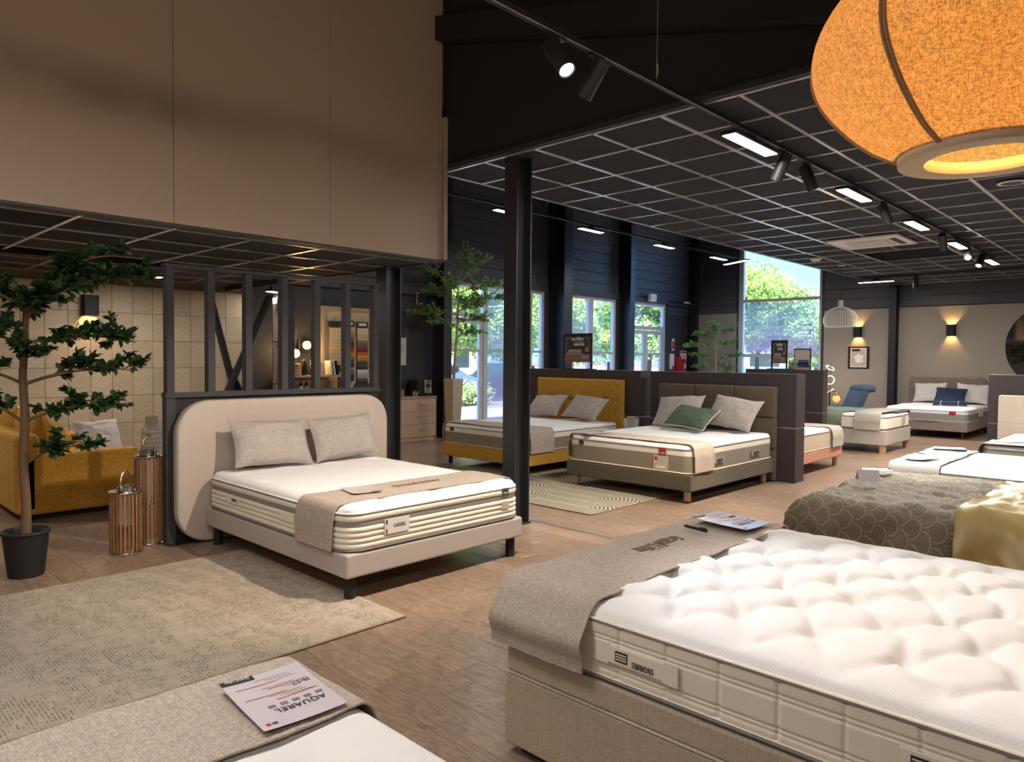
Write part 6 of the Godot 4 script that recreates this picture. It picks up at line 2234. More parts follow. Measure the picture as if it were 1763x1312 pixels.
	part(vs, "body", lathem([[0.001, 0.0], [0.09, 0.0], [0.1, 0.02], [0.104, 0.30], [0.098, 0.335], [0.07, 0.37], [0.062, 0.385], [0.062, 0.46], [0.066, 0.47], [0.058, 0.47], [0.056, 0.38], [0.001, 0.37]], 36), M.ceramic)
	for y in [0.06, 0.11, 0.16, 0.21, 0.26, 0.31]:
		part(vs, "incised_line", lathem([[0.1055, y], [0.1058, y + 0.003], [0.1055, y + 0.006]], 36), M.ceramic_line)
	for k in 24:
		var a := TAU * k / 24
		part(vs, "incised_line", boxm(Vector3(0.003, 0.24, 0.002)), M.ceramic_line, Vector3(cos(a) * 0.1045, 0.17, sin(a) * 0.1045), yaw(-rad_to_deg(a) + 90.0))

func cushion_at(label: String, at: Vector3, size: Vector3, turn: float, lean: float, m: Material, seed_: int) -> void:
	single("cushion", pillow_mesh(size.x, size.y, size.z, seed_, 0.014), m, label, "cushion", at, yaw(turn) * Basis(Vector3.RIGHT, deg_to_rad(-lean)), "cushions")

# ------------------------------------------------------------------ swatch and coffee corner
func build_counter_corner() -> void:
	var zb := -10.9
	var pb := thing("pegboard", "cream pegboard in an oak frame on the dark wall", "pegboard", Vector3(0, 0, zb))
	part(pb, "board", spanm(Vector3(6.62, 0.86, 0.0), Vector3(7.82, 2.36, 0.02)), M.peg)
	part(pb, "frame", spanm(Vector3(6.56, 0.8, 0), Vector3(6.62, 2.42, 0.07)), M.oak)
	part(pb, "frame", spanm(Vector3(7.82, 0.8, 0), Vector3(7.88, 2.42, 0.07)), M.oak)
	part(pb, "frame", spanm(Vector3(6.62, 2.36, 0), Vector3(7.82, 2.42, 0.07)), M.oak)
	part(pb, "frame", spanm(Vector3(6.62, 0.8, 0), Vector3(7.82, 0.86, 0.07)), M.oak)
	var pal := [[c8(222, 204, 172), c8(214, 192, 156), c8(206, 190, 160), c8(196, 178, 148), c8(190, 172, 150), c8(200, 176, 120), c8(178, 164, 142), c8(168, 156, 140), c8(172, 158, 138), c8(160, 148, 134), c8(30, 30, 32), c8(26, 26, 28)],
		[c8(210, 178, 136), c8(172, 140, 118), c8(150, 118, 104), c8(120, 92, 84), c8(60, 34, 34), c8(150, 36, 40), c8(176, 66, 40), c8(206, 140, 44), c8(120, 100, 70), c8(80, 74, 60), c8(40, 44, 54), c8(150, 128, 128), c8(110, 96, 100), c8(60, 52, 56), c8(44, 38, 42)],
		[c8(226, 206, 172), c8(214, 202, 178), c8(196, 182, 150), c8(210, 184, 130), c8(140, 124, 100), c8(110, 98, 84), c8(90, 78, 76), c8(120, 36, 44), c8(196, 92, 56), c8(208, 148, 52), c8(170, 130, 60), c8(80, 84, 62), c8(60, 84, 96), c8(44, 52, 70), c8(220, 212, 204), c8(190, 180, 170), c8(160, 156, 150), c8(84, 84, 82), c8(50, 50, 52)],
		[c8(44, 42, 44), c8(70, 70, 74), c8(110, 112, 116), c8(150, 136, 124), c8(220, 214, 206), c8(214, 200, 170), c8(190, 160, 130), c8(176, 150, 132), c8(70, 58, 58), c8(206, 158, 50), c8(150, 50, 66), c8(120, 60, 80), c8(84, 96, 104), c8(70, 112, 122), c8(140, 126, 76)]]
	var nm := ["first swatch ladder in pale sand tones", "second swatch ladder running from tan through red to grey", "third swatch ladder with orange and teal in its middle", "last swatch ladder running from black to olive"]
	var xs := [6.84, 7.12, 7.41, 7.69]
	for k in 4:
		var o := thing("fabric_swatches", nm[k] + " on the pegboard", "swatches", Vector3(xs[k], 0, zb + 0.045), 0.0, "fabric swatch ladders")
		var top: float = [2.12, 2.14, 2.13, 2.07][k]
		part(o, "header", rbox(Vector3(0.25, 0.1, 0.012), 0.003, 1), M.tag_dark if k < 3 else M.tag_white, Vector3(0, top, 0))
		part(o, "header_label", boxm(Vector3(0.16, 0.05, 0.002)), M.tag_white if k > 0 else M.print_dark, Vector3(0, top, 0.0075))
		part(o, "hook", tubem([Vector3(0, top + 0.05, 0.0), Vector3(0.0, top + 0.1, 0.02), Vector3(0.03, top + 0.12, 0.0), Vector3(0.0, top + 0.13, -0.02)], 0.004, 5), M.steel)
		var cols: Array = pal[k]
		var n := cols.size()
		var bottom: float = [1.3, 1.14, 1.08, 1.2][k]
		var st: float = (top - 0.06 - bottom) / n
		for i in n:
			var key := "sw_%d_%d" % [k, i]
			if not M.has(key):
				mat(key, cols[i], 0.85)
			part(o, "swatch", rbox(Vector3(0.225, st * 1.25, 0.01), 0.003, 1), M[key], Vector3(0.0, top - 0.07 - st * (i + 0.5), 0.006 + 0.001 * (i % 3)), Basis(Vector3.RIGHT, deg_to_rad(-9.0)))
		part(o, "back_card", boxm(Vector3(0.22, top - bottom, 0.004)), M.tag_dark, Vector3(0, (top + bottom) * 0.5, -0.008))
	# lower boards leaning on the peg board's foot
	single("swatch_card", rbox(Vector3(0.3, 0.13, 0.012), 0.003, 1), M.tag_dark, "dark header card standing at the pegboard's foot", "card", Vector3(7.4, 1.02, zb + 0.05))
	single("swatch_card", rbox(Vector3(0.2, 0.12, 0.012), 0.003, 1), M.tag_white, "white header card standing at the pegboard's foot", "card", Vector3(7.68, 1.02, zb + 0.05))
	# oak wall shelf
	var sh := thing("wall_shelf", "oak box shelf with candles on the dark wall", "shelf", Vector3(0, 0, zb + 0.072))
	part(sh, "back_rail", spanm(Vector3(5.75, 1.0, -0.072), Vector3(6.5, 1.2, 0.0)), M.oak)
	part(sh, "top_board", spanm(Vector3(5.7, 1.21, 0), Vector3(6.9, 1.24, 0.28)), M.oak)
	part(sh, "bottom_board", spanm(Vector3(5.7, 0.955, 0), Vector3(6.9, 0.985, 0.28)), M.oak)
	part(sh, "end_board", spanm(Vector3(6.87, 0.985, 0), Vector3(6.9, 1.21, 0.28)), M.oak)
	part(sh, "end_board", spanm(Vector3(5.7, 0.985, 0), Vector3(5.73, 1.21, 0.28)), M.oak)
	var cd := [[5.86, 0.08, 0.05, "white", "small white candle at the shelf's end"], [6.02, 0.19, 0.05, "oak", "tall tan pillar candle on the shelf"], [6.09, 0.11, 0.05, "oak", "short tan pillar candle on the shelf"], [6.13, 0.24, 0.04, "black", "tall black candle behind the others"], [6.2, 0.2, 0.045, "black", "black candle beside the cream one"], [6.30, 0.26, 0.045, "cream_boucle", "tall cream candle on the shelf"], [6.36, 0.12, 0.05, "black", "short black candle on the shelf"], [6.42, 0.2, 0.045, "cream_boucle", "cream candle next to the screen post"], [6.26, 0.06, 0.025, "gold", "tiny amber candle in front of the black one"]]
	for k in cd.size():
		var q: Array = cd[k]
		var c := thing("candle", q[4], "candle", Vector3(q[0], 1.241, zb + (0.14 if k % 2 == 0 else 0.25)), 0.0, "pillar candles on the shelf")
		part(c, "wax", lathem([[0.001, 0], [q[2], 0], [q[2], q[1] - 0.004], [q[2] - 0.005, q[1]], [0.001, q[1] - 0.003]], 18), M[q[3]])
		part(c, "wick", tubem([Vector3(0, q[1] - 0.004, 0), Vector3(0.002, q[1] + 0.025, 0)], 0.002, 4), M.white)
	for k in 4:
		var bt := thing("oil_bottle", ["leftmost little dark bottle under the shelf top", "second little dark bottle under the shelf top", "third little dark bottle under the shelf top", "last little dark bottle beside the screen post"][k], "bottle", Vector3(6.12 + k * 0.105, 0.986, zb + 0.16), 0.0, "little bottles inside the shelf")
		part(bt, "glass", lathem([[0.001, 0], [0.027, 0], [0.028, 0.11], [0.012, 0.13], [0.012, 0.15], [0.001, 0.15]], 14), M.black)
		part(bt, "label", lathem([[0.0285, 0.03], [0.0285, 0.075]], 14), [M.tag_white, M.oak, M.frame_grey, M.tag_white][k])
		part(bt, "wick", tubem([Vector3(0, 0.15, 0), Vector3(0, 0.19, 0)], 0.003, 4), M.tag_greige)
	for k in 3:
		single("catalogue", rbox(Vector3(0.03, 0.24, 0.18), 0.003, 1), [M.white, M.frame_grey, M.black][k], ["white catalogue standing on the shelf", "grey catalogue standing on the shelf", "black catalogue leaning on the shelf"][k], "book", Vector3(6.62 + k * 0.06, 1.366, zb + 0.2), Basis(Vector3(0, 0, 1), deg_to_rad(4.0 + 4.0 * k)), "catalogues on the shelf")
	single("wooden_cup", lathem([[0.001, 0], [0.04, 0], [0.05, 0.15], [0.044, 0.15], [0.036, 0.01], [0.001, 0.01]], 18), M.oak, "wooden cup inside the oak shelf", "cup", Vector3(6.7, 0.986, zb + 0.16))
	# twin-disc wall lamp
	var wl := thing("wall_lamp", "black wall lamp with two glowing round discs", "wall lamp", Vector3(0, 0, zb + 0.05))
	part(wl, "rod", tubem([Vector3(6.12, 1.3, 0.06), Vector3(6.12, 1.92, 0.06)], 0.012, 8), M.black)
	part(wl, "base", lathem([[0.001, 0], [0.06, 0], [0.06, 0.015], [0.001, 0.015]], 20), M.black, Vector3(6.12, 1.195 + 0.05, 0.06))
	for q in [Vector3(6.03, 1.6, 0.10), Vector3(6.24, 1.74, 0.10)]:
		var nrm := Basis(Vector3.RIGHT, PI / 2) * Basis(Vector3(0, 0, 1), 0.35)
		part(wl, "drum", lathem([[0.001, -0.07], [0.075, -0.07], [0.08, 0.0], [0.075, 0.012], [0.001, 0.012]], 28), M.black, q, nrm)
		part(wl, "light_disc", lathem([[0.07, 0.0125], [0.066, 0.02], [0.001, 0.026]], 28), M.warm_light, q, nrm)
		omni(wl, q + Vector3(0, 0, 0.09), 0.35, Color(1.0, 0.8, 0.5), 0.05)
	# chest of three drawers
	var ch := thing("drawer_chest", "light oak chest of three drawers by the window wall", "chest of drawers", Vector3(8.36, 0, -10.66))
	part(ch, "carcass", rbox(Vector3(0.86, 0.74, 0.4), 0.003, 1), M.oak, Vector3(0, 0.43, -0.01))
	part(ch, "top", rbox(Vector3(0.9, 0.02, 0.44), 0.003, 1), M.oak, Vector3(0, 0.81, 0))
	part(ch, "side", rbox(Vector3(0.02, 0.8, 0.42), 0.003, 1), M.oak, Vector3(-0.435, 0.4, 0))
	part(ch, "side", rbox(Vector3(0.02, 0.8, 0.42), 0.003, 1), M.oak, Vector3(0.435, 0.4, 0))
	part(ch, "plinth", rbox(Vector3(0.82, 0.06, 0.02), 0.002, 1), M.oak, Vector3(0, 0.03, 0.18))
	for k in 3:
		var d := part(ch, "drawer", rbox(Vector3(0.84, 0.232, 0.018), 0.003, 1), M.oak, Vector3(0, 0.19 + k * 0.237, 0.202))
		var h := MB.new()
		h.tube(PackedVector3Array([Vector3(-0.075, 0, 0.009), Vector3(-0.075, 0, 0.034), Vector3(0.075, 0, 0.034), Vector3(0.075, 0, 0.009)]), 0.006, 6)
		part(d, "handle", h.mesh(), M.steel, Vector3(0.07, 0.02, 0))
	# coffee machine, cups
	var cm := thing("coffee_machine", "chrome and black coffee machine on the drawer chest", "coffee machine", Vector3(8.58, 0.821, -10.66))
	part(cm, "body", rbox(Vector3(0.2, 0.3, 0.3), 0.03, 3), M.black, Vector3(-0.06, 0.17, -0.02))
	part(cm, "front", rbox(Vector3(0.17, 0.27, 0.14), 0.025, 3), M.chrome, Vector3(0.06, 0.185, 0.1))
	part(cm, "spout", rbox(Vector3(0.05, 0.05, 0.06), 0.01, 2), M.black, Vector3(0.06, 0.2, 0.19))
	part(cm, "drip_tray", rbox(Vector3(0.3, 0.03, 0.34), 0.008, 1), M.black, Vector3(0.02, 0.015, 0.02))
	single("paper_cup", lathem([[0.001, 0], [0.032, 0], [0.045, 0.13], [0.042, 0.13], [0.03, 0.005], [0.001, 0.005]], 18), M.band_taupe, "taupe paper cup on the drawer chest", "cup", Vector3(8.12, 0.821, -10.62))
	var cp := thing("capsule_rack", "small wire rack of steel cups before the coffee machine", "rack", Vector3(8.36, 0.821, -10.53))
	part(cp, "rack", rbox(Vector3(0.13, 0.012, 0.08), 0.003, 1), M.steel, Vector3(0, 0.008, 0))
	for x in [-0.035, 0.035]:
		part(cp, "cup", lathem([[0.001, 0.015], [0.024, 0.015], [0.028, 0.1], [0.025, 0.1], [0.001, 0.02]], 14), M.chrome, Vector3(x, 0, 0))
	part(cp, "post", tubem([Vector3(0, 0.01, 0), Vector3(0, 0.12, 0)], 0.004, 5), M.steel)
	# poster and alarm siren on the dark wall
	var ps := thing("wall_poster", "narrow poster in a chrome frame, half hidden by the headboard column", "poster", Vector3(8.24, 1.66, zb))
	part(ps, "frame", rbox(Vector3(0.38, 0.56, 0.02), 0.004, 1), M.chrome, Vector3(0, 0, 0.011))
	part(ps, "print", boxm(Vector3(0.34, 0.52, 0.002)), M.frame_grey, Vector3(0, 0, 0.0222))
	part(ps, "print", lathem([[0.001, 0], [0.1, 0], [0.1, 0.001], [0.001, 0.001]], 20), M.rose_cotton, Vector3(0.04, 0.06, 0.0235), Basis(Vector3.RIGHT, PI / 2))
	var sr := thing("alarm_siren", "black rounded alarm siren high on the dark wall", "alarm", Vector3(8.74, 2.68, zb), 0.0)
	part(sr, "rim", panel_mesh(0.2, 0.26, 0.07, 0.05, 0.015), M.steel, Vector3(0, -0.13, 0.001))
	part(sr, "cover", panel_mesh(0.176, 0.236, 0.06, 0.056, 0.012), M.dark_glass, Vector3(0, -0.118, 0.001))
	part(sr, "badge", boxm(Vector3(0.07, 0.02, 0.003)), M.white, Vector3(0, -0.09, 0.058))

# ------------------------------------------------------------------ window side and far end
func build_far_end() -> void:
	# tall planter with a fine-leaved tree
	var t := thing("planter_tree", "slender fine-leaved tree in a tall beige planter by the exit door", "tree", Vector3(8.79, 0, -9.95))
	var pm := MB.new()
	var rows := []
	for p in [[0.125, 0.0], [0.185, 0.7], [0.2, 1.14], [0.2, 1.16], [0.16, 1.16], [0.15, 1.08]]:
		pass
	for k in 4:
		pass
	var prof := [[0.085, 0.0], [0.105, 0.5], [0.12, 0.95], [0.127, 1.15], [0.124, 1.165], [0.10, 1.165], [0.096, 1.08]]
	for c in [[-1, 1], [1, 1], [1, -1], [-1, -1], [-1, 1]]:
		var row := PackedVector3Array()
		for p in prof:
			row.append(Vector3(c[0] * p[0], p[1], c[1] * p[0]))
		rows.append(row)
	for k in 4:
		pm.grid([rows[k], rows[k + 1]])
	part(t, "planter", pm.mesh(), M.planter)
	part(t, "soil", spanm(Vector3(-0.098, 1.06, -0.098), Vector3(0.098, 1.08, 0.098)), M.soil)
	var rt := Vector3(0.69, 0, 0.72)
	var fw := Vector3(0.72, 0, -0.69)
	var bs := []
	for q in [[1.95, 0.35, 0.05, 0.1, 6], [2.1, -0.5, 0.1, 0.0, 8], [2.2, 0.55, 0.05, 0.1, 8], [2.35, -0.85, 0.0, 0.1, 9], [2.4, 0.45, 0.1, -0.3, 8], [2.55, 0.85, 0.1, 0.0, 10], [2.6, -0.6, 0.2, 0.2, 8], [2.75, 0.8, 0.15, 0.1, 9], [2.85, -0.75, 0.4, 0.0, 9], [2.9, 0.55, 0.5, 0.1, 10], [2.95, 0.2, 0.55, -0.1, 8], [2.5, 0.1, 0.1, 0.4, 8], [2.7, -0.2, 0.2, -0.4, 8]]:
		bs.append([Vector3(0.1, q[0], -0.0), Vector3(0.1, q[0] + q[2], 0) + rt * q[1] + fw * q[3], 0.08, q[4] * 3, 0.013])
	plant_tree(t, [Vector3(0, 1.05, 0), Vector3(0.02, 1.6, 0.02), Vector3(0.07, 2.1, 0.02), Vector3(0.1, 2.6, 0), Vector3(0.1, 2.95, 0)], [0.028, 0.025, 0.021, 0.016, 0.01], bs, leaf_mesh(0.055, 0.035), M.leaf_b, M.bark_pale, 16, 77, 120, 0.26)
	# tree in the far corner
	var t3 := thing("corner_tree", "layered green tree in the far corner before the grey panel", "tree", Vector3(17.6, 0, -9.35))
	part(t3, "pot", lathem([[0.001, 0.0], [0.17, 0.0], [0.22, 0.45], [0.2, 0.45], [0.19, 0.4], [0.001, 0.4]], 28), M.planter)
	bs = []
	for q in [[1.2, 0.5, 0.1, 0.1, 7], [1.25, -0.5, 0.1, 0.0, 7], [1.5, 0.62, 0.15, 0.0, 9], [1.55, -0.62, 0.12, 0.1, 9], [1.8, -0.75, 0.1, 0.0, 9], [1.85, 0.4, 0.15, -0.2, 8], [2.05, -0.5, 0.15, 0.1, 9], [2.1, 0.5, 0.3, 0.1, 9], [2.1, -0.1, 0.35, -0.2, 8], [1.0, 0.4, 0.1, 0.3, 6]]:
		bs.append([Vector3(0, q[0], 0), Vector3(0, q[0] + q[2], 0) + rt * q[1] + fw * q[3], 0.1, q[4] * 2, 0.013])
	plant_tree(t3, [Vector3(0, 0.35, 0), Vector3(0.02, 0.9, 0), Vector3(-0.01, 1.5, 0), Vector3(0.02, 2.15, 0)], [0.03, 0.027, 0.022, 0.012], bs, leaf_mesh(0.07, 0.04), M.leaf_b, M.bark_pale, 14, 78, 120, 0.24)
	# small bamboo palm next to it
	var bp := thing("grass_plant", "spiky small plant beside the tall end window", "plant", Vector3(18.2, 0, -8.6))
	part(bp, "pot", lathem([[0.001, 0.0], [0.13, 0.0], [0.16, 0.5], [0.14, 0.5], [0.001, 0.45]], 24), M.planter)
	for k in 16:
		var a := TAU * k / 16.0
		var lean := 0.12 + 0.22 * ((k * 7) % 5) / 5.0
		var hgt := 0.75 + 0.3 * ((k * 3) % 4) / 4.0
		part(bp, "blade", tubem([Vector3(cos(a) * 0.05, 0.45, sin(a) * 0.05), Vector3(cos(a) * (0.06 + lean * 0.4), 0.45 + hgt * 0.6, sin(a) * (0.06 + lean * 0.4)), Vector3(cos(a) * (0.1 + lean), 0.45 + hgt, sin(a) * (0.1 + lean))], [0.012, 0.01, 0.002], 5), M.leaf_b)
	# red extinguisher cabinet and notices
	var fx := thing("fire_cabinet", "red fire extinguisher cabinet by the entrance", "fire cabinet", Vector3(18.22, 0.85, -10.9))
	part(fx, "box", rbox(Vector3(0.34, 0.72, 0.2), 0.012, 2), M.red, Vector3(0, 0.36, 0.102))
	part(fx, "cap", rbox(Vector3(0.16, 0.08, 0.14), 0.01, 2), M.red, Vector3(-0.1, 0.76, 0.08))
	part(fx, "label", boxm(Vector3(0.08, 0.14, 0.003)), M.tag_white, Vector3(0.09, 0.52, 0.204))
	part(fx, "latch", rbox(Vector3(0.05, 0.06, 0.02), 0.005, 1), M.black, Vector3(0.08, 0.3, 0.21))
	var n1 := thing("wall_notice", "red and white fire notice above the extinguisher cabinet", "notice", Vector3(17.98, 1.98, -10.9), 0.0, "notices by the entrance")
	part(n1, "plate", rbox(Vector3(0.15, 0.34, 0.006), 0.002, 1), M.tag_white, Vector3(0, 0, 0.004))
	part(n1, "symbol", boxm(Vector3(0.11, 0.22, 0.003)), M.red, Vector3(0, -0.02, 0.008))
	var n2 := thing("wall_notice", "white instruction sheet right of the extinguisher cabinet", "notice", Vector3(18.55, 1.58, -10.9), 0.0, "notices by the entrance")
	part(n2, "plate", rbox(Vector3(0.36, 0.46, 0.006), 0.002, 1), M.tag_white, Vector3(0, 0, 0.004))
	part(n2, "print", boxm(Vector3(0.32, 0.05, 0.002)), M.tag_red, Vector3(0, 0.19, 0.008))
	for k in 7:
		part(n2, "print", boxm(Vector3(0.26, 0.012, 0.002)), M.print_grey, Vector3(0, 0.1 - k * 0.045, 0.008))
	var n3 := thing("wall_notice", "white alarm box with yellow and black warning left of the cabinet", "notice", Vector3(17.88, 1.5, -10.9), 0.0, "notices by the entrance")
	part(n3, "plate", rbox(Vector3(0.2, 0.44, 0.05), 0.008, 1), M.tag_white, Vector3(0, 0, 0.026))
	part(n3, "warning", boxm(Vector3(0.1, 0.28, 0.004)), M.gold, Vector3(0.14, 0.04, 0.03))
	part(n3, "button", boxm(Vector3(0.08, 0.08, 0.01)), M.red, Vector3(0.03, -0.17, 0.055))
	var ex := thing("exit_light", "white emergency light box above the entrance doors", "emergency light", Vector3(16.62, 3.2, -10.79))
	part(ex, "box", rbox(Vector3(0.3, 0.2, 0.1), 0.01, 2), M.white, Vector3(0, 0.02, 0.052))
	var dc := thing("door_closer", "white swing arm above the dark panel by the corner", "door closer", Vector3(18.5, 3.2, -10.8))
	part(dc, "body", rbox(Vector3(0.3, 0.05, 0.06), 0.01, 2), M.white, Vector3(0, 0, 0.03))
	part(dc, "arm", rbox(Vector3(0.34, 0.02, 0.03), 0.005, 1), M.steel, Vector3(0.2, -0.04, 0.08))
	# table sign on the first partition
	sign_stand("table sign Les Offres Convertibles on the mustard bed's partition", Vector3(9.1, 1.382, -7.28), -90.0, 0.56, 0.58, true)
	sign_stand("smaller table sign Les Offres on the second dark partition", Vector3(12.1, 1.402, -5.24), -90.0, 0.26, 0.50, false)
	var bw := thing("succulent_bowl", "small succulent in a grey bowl beside the smaller sign", "plant", Vector3(12.1, 1.402, -5.0))
	part(bw, "bowl", lathem([[0.001, 0.0], [0.04, 0.0], [0.085, 0.06], [0.08, 0.062], [0.04, 0.012], [0.001, 0.01]], 24), M.ceramic)
	for k in 14:
		var a := TAU * k / 14.0
		var r := 0.02 + 0.05 * ((k * 5) % 7) / 7.0
		part(bw, "leaf", tubem([Vector3(cos(a) * r * 0.4, 0.02, sin(a) * r * 0.4), Vector3(cos(a) * r, 0.09, sin(a) * r), Vector3(cos(a) * r * 1.5, 0.14 + 0.03 * (k % 3), sin(a) * r * 1.5)], [0.012, 0.011, 0.002], 5), M.leaf_b)
	# tall standing poster behind it
	var sp := thing("standing_poster", "tall standing poster of a blue sofa before the end window", "poster", Vector3(15.2, 0, -6.08), -90.0)
	part(sp, "frame", rbox(Vector3(0.36, 1.8, 0.03), 0.004, 1), M.black, Vector3(0, 0.91, 0))
	part(sp, "print", boxm(Vector3(0.32, 1.28, 0.002)), M.denim, Vector3(0, 0.68, 0.0165))
	part(sp, "print", boxm(Vector3(0.32, 0.32, 0.002)), M.rose_cotton, Vector3(0, 1.62, 0.0165))
	part(sp, "print", boxm(Vector3(0.32, 0.1, 0.002)), M.tan_fabric, Vector3(0, 1.37, 0.0168))
	part(sp, "print", rbox(Vector3(0.24, 0.10, 0.002), 0.0009, 1), M.navy, Vector3(0.02, 1.46, 0.018))
	part(sp, "print", rbox(Vector3(0.22, 0.08, 0.002), 0.0009, 1), M.denim, Vector3(0.03, 1.53, 0.018))
	for k in 4:
		part(sp, "print", boxm(Vector3(0.1, 0.02, 0.002)), M.tag_white, Vector3(0.06, 1.06 - k * 0.06, 0.018))
	part(sp, "base", rbox(Vector3(0.4, 0.012, 0.3), 0.004, 1), M.black, Vector3(0, 0.006, 0))
	# recliner
	var rc := thing("recliner", "blue grey recliner armchair with a rolled headrest by the end wall", "armchair", Vector3(17.1, 0, -6.0), -136.0)
	part(rc, "arm", rbox(Vector3(0.2, 0.5, 0.9), 0.05, 3), M.denim, Vector3(0.42, 0.26, 0.0))
	part(rc, "arm", rbox(Vector3(0.2, 0.5, 0.9), 0.05, 3), M.denim, Vector3(-0.42, 0.26, 0.0))
	part(rc, "seat", rbox(Vector3(0.64, 0.4, 0.8), 0.06, 3), M.denim, Vector3(0, 0.24, 0.05))
	part(rc, "backrest", rbox(Vector3(0.66, 0.58, 0.2), 0.07, 3), M.denim, Vector3(0, 0.64, -0.38), Basis(Vector3.RIGHT, deg_to_rad(-24.0)))
	part(rc, "headrest", rbox(Vector3(0.66, 0.17, 0.36), 0.082, 4), M.denim, Vector3(0, 0.92, -0.56), Basis(Vector3.RIGHT, deg_to_rad(6.0)))
	# beige cushions on a low seat further back
	var sf := thing("low_sofa", "pale low sofa by the end window", "sofa", Vector3(17.6, 0, -7.55))
	part(sf, "base", rbox(Vector3(1.0, 0.36, 1.2), 0.06, 3), M.rose_cotton, Vector3(0, 0.2, 0))
	part(sf, "back", rbox(Vector3(0.24, 0.5, 1.2), 0.08, 3), M.rose_cotton, Vector3(0.46, 0.5, 0))
	cushion_at("pale pink cushion lying on the low sofa", Vector3(17.4, 0.52, -7.6), Vector3(0.5, 0.42, 0.2), 60.0, 55.0, M.rose_cotton, 30)
	# ring lamp
	var rl := thing("ring_floor_lamp", "black floor lamp with three glowing rings", "floor lamp", Vector3(18.3, 0, -6.62))
	part(rl, "base", lathem([[0.001, 0], [0.14, 0], [0.14, 0.02], [0.001, 0.02]], 28), M.black)
	part(rl, "pole", tubem([Vector3(0, 0.02, 0), Vector3(0, 1.48, 0)], 0.011, 8), M.black)
	for q in [[1.38, 0.0, Basis(Vector3(0, 0, 1), 0.2) * Basis(Vector3.RIGHT, 0.55)], [1.08, 0.0, Basis(Vector3(0, 0, 1), 1.4)], [0.8, 0.0, Basis(Vector3(0, 0, 1), 0.2) * Basis(Vector3.RIGHT, -0.55)]]:
		var path := []
		for k in 36:
			path.append((q[2] as Basis) * Vector3(cos(TAU * k / 36) * 0.105, 0, sin(TAU * k / 36) * 0.105))
		part(rl, "light_ring", tubem(path, 0.009, 8, true), M.ring_light, Vector3(-0.02, q[0], 0.0))
	omni(rl, Vector3(-0.2, 1.1, 0.0), 0.4, Color(1.0, 0.9, 0.75), 0.1)
	# amber bedside lamp by the greige bed
	var al := thing("amber_lamp", "small amber glass lamp on a stem behind the sage cushion", "table lamp", Vector3(14.75, 0, -5.35))
	part(al, "stem", tubem([Vector3(0, 0, 0), Vector3(0, 0.95, 0), Vector3(0.0, 0.95, 0.14)], 0.01, 6), M.black)
	part(al, "foot", lathem([[0.001, 0], [0.1, 0], [0.1, 0.015], [0.001, 0.015]], 20), M.black)
	part(al, "light_globe", lathem([[0.001, -0.2], [0.05, -0.18], [0.075, -0.12], [0.05, -0.06], [0.025, 0.0], [0.001, 0.0]], 18), M.amber_light, Vector3(0, 0.92, 0.14))
	part(al, "cap", lathem([[0.05, -0.06], [0.026, 0.0], [0.02, 0.04], [0.001, 0.04]], 16), M.gold, Vector3(0, 0.921, 0.14))
	# framed map and oval mirror
	var fm := thing("framed_map", "framed print of a white map outline on rose paper", "picture", Vector3(18.963, 1.64, -6.18), -90.0)
	part(fm, "frame", rbox(Vector3(0.5, 0.56, 0.025), 0.005, 1), M.black, Vector3(0, 0, 0.013))
	part(fm, "mount", boxm(Vector3(0.38, 0.48, 0.002)), M.paper_cream, Vector3(0, 0, 0.0265))
	part(fm, "print", boxm(Vector3(0.34, 0.44, 0.002)), M.rose_cotton, Vector3(0, 0, 0.0275))
	part(fm, "print", boxm(Vector3(0.2, 0.06, 0.002)), M.print_dark, Vector3(-0.06, 0.19, 0.029))
	var mp := MB.new()
	var hexa := [[0.0, 0.13], [0.05, 0.09], [0.12, 0.07], [0.1, -0.02], [0.12, -0.08], [0.04, -0.11], [-0.06, -0.1], [-0.08, 0.0], [-0.13, 0.05], [-0.05, 0.07]]
	for i in hexa.size():
		var a: Array = hexa[i]
		var b: Array = hexa[(i + 1) % hexa.size()]
		var k := mp.v.size()
		mp.v.append(Vector3(0, 0, 0)); mp.v.append(Vector3(a[0], a[1], 0)); mp.v.append(Vector3(b[0], b[1], 0))
		for q in 3:
			mp.uv.append(Vector2.ZERO)
		mp.tri(k, k + 1, k + 2)
	part(fm, "map_outline", mp.mesh(), M.white, Vector3(0, -0.02, 0.0295))
	var mr := thing("oval_mirror", "large round mirror cut by the picture's edge", "mirror", Vector3(18.955, 1.9, -2.35), -90.0)
	part(mr, "glass", lathem([[0.001, 0.012], [0.765, 0.012], [0.77, 0.006], [0.77, 0.0], [0.001, 0.0]], 64, 1.0), M.mirror, Vector3(0, 0, 0), Basis(Vector3.RIGHT, PI / 2).scaled_local(Vector3(1.0, 1.0, 1.12)))
	# glass box lamp on a bedside ledge
	var gb := thing("ribbed_glass_box", "ribbed clear glass box with a wooden lid between the mustard and olive beds", "lamp", Vector3(8.66, 0, -5.92))
	part(gb, "table", lathem([[0.001, 0.0], [0.1, 0.0], [0.1, 0.012], [0.015, 0.02], [0.015, 0.44], [0.12, 0.45], [0.12, 0.465], [0.001, 0.465]], 24), M.black)
	for k in 12:
		var a := TAU * k / 12.0
		part(gb, "glass_rib", tubem([Vector3(cos(a) * 0.09, 0.466, sin(a) * 0.09), Vector3(cos(a) * 0.09, 0.70, sin(a) * 0.09)], 0.022, 8), M.clear_ware)
	part(gb, "lid", lathem([[0.001, 0.7], [0.06, 0.7], [0.06, 0.72], [0.001, 0.72]], 20), M.oak)

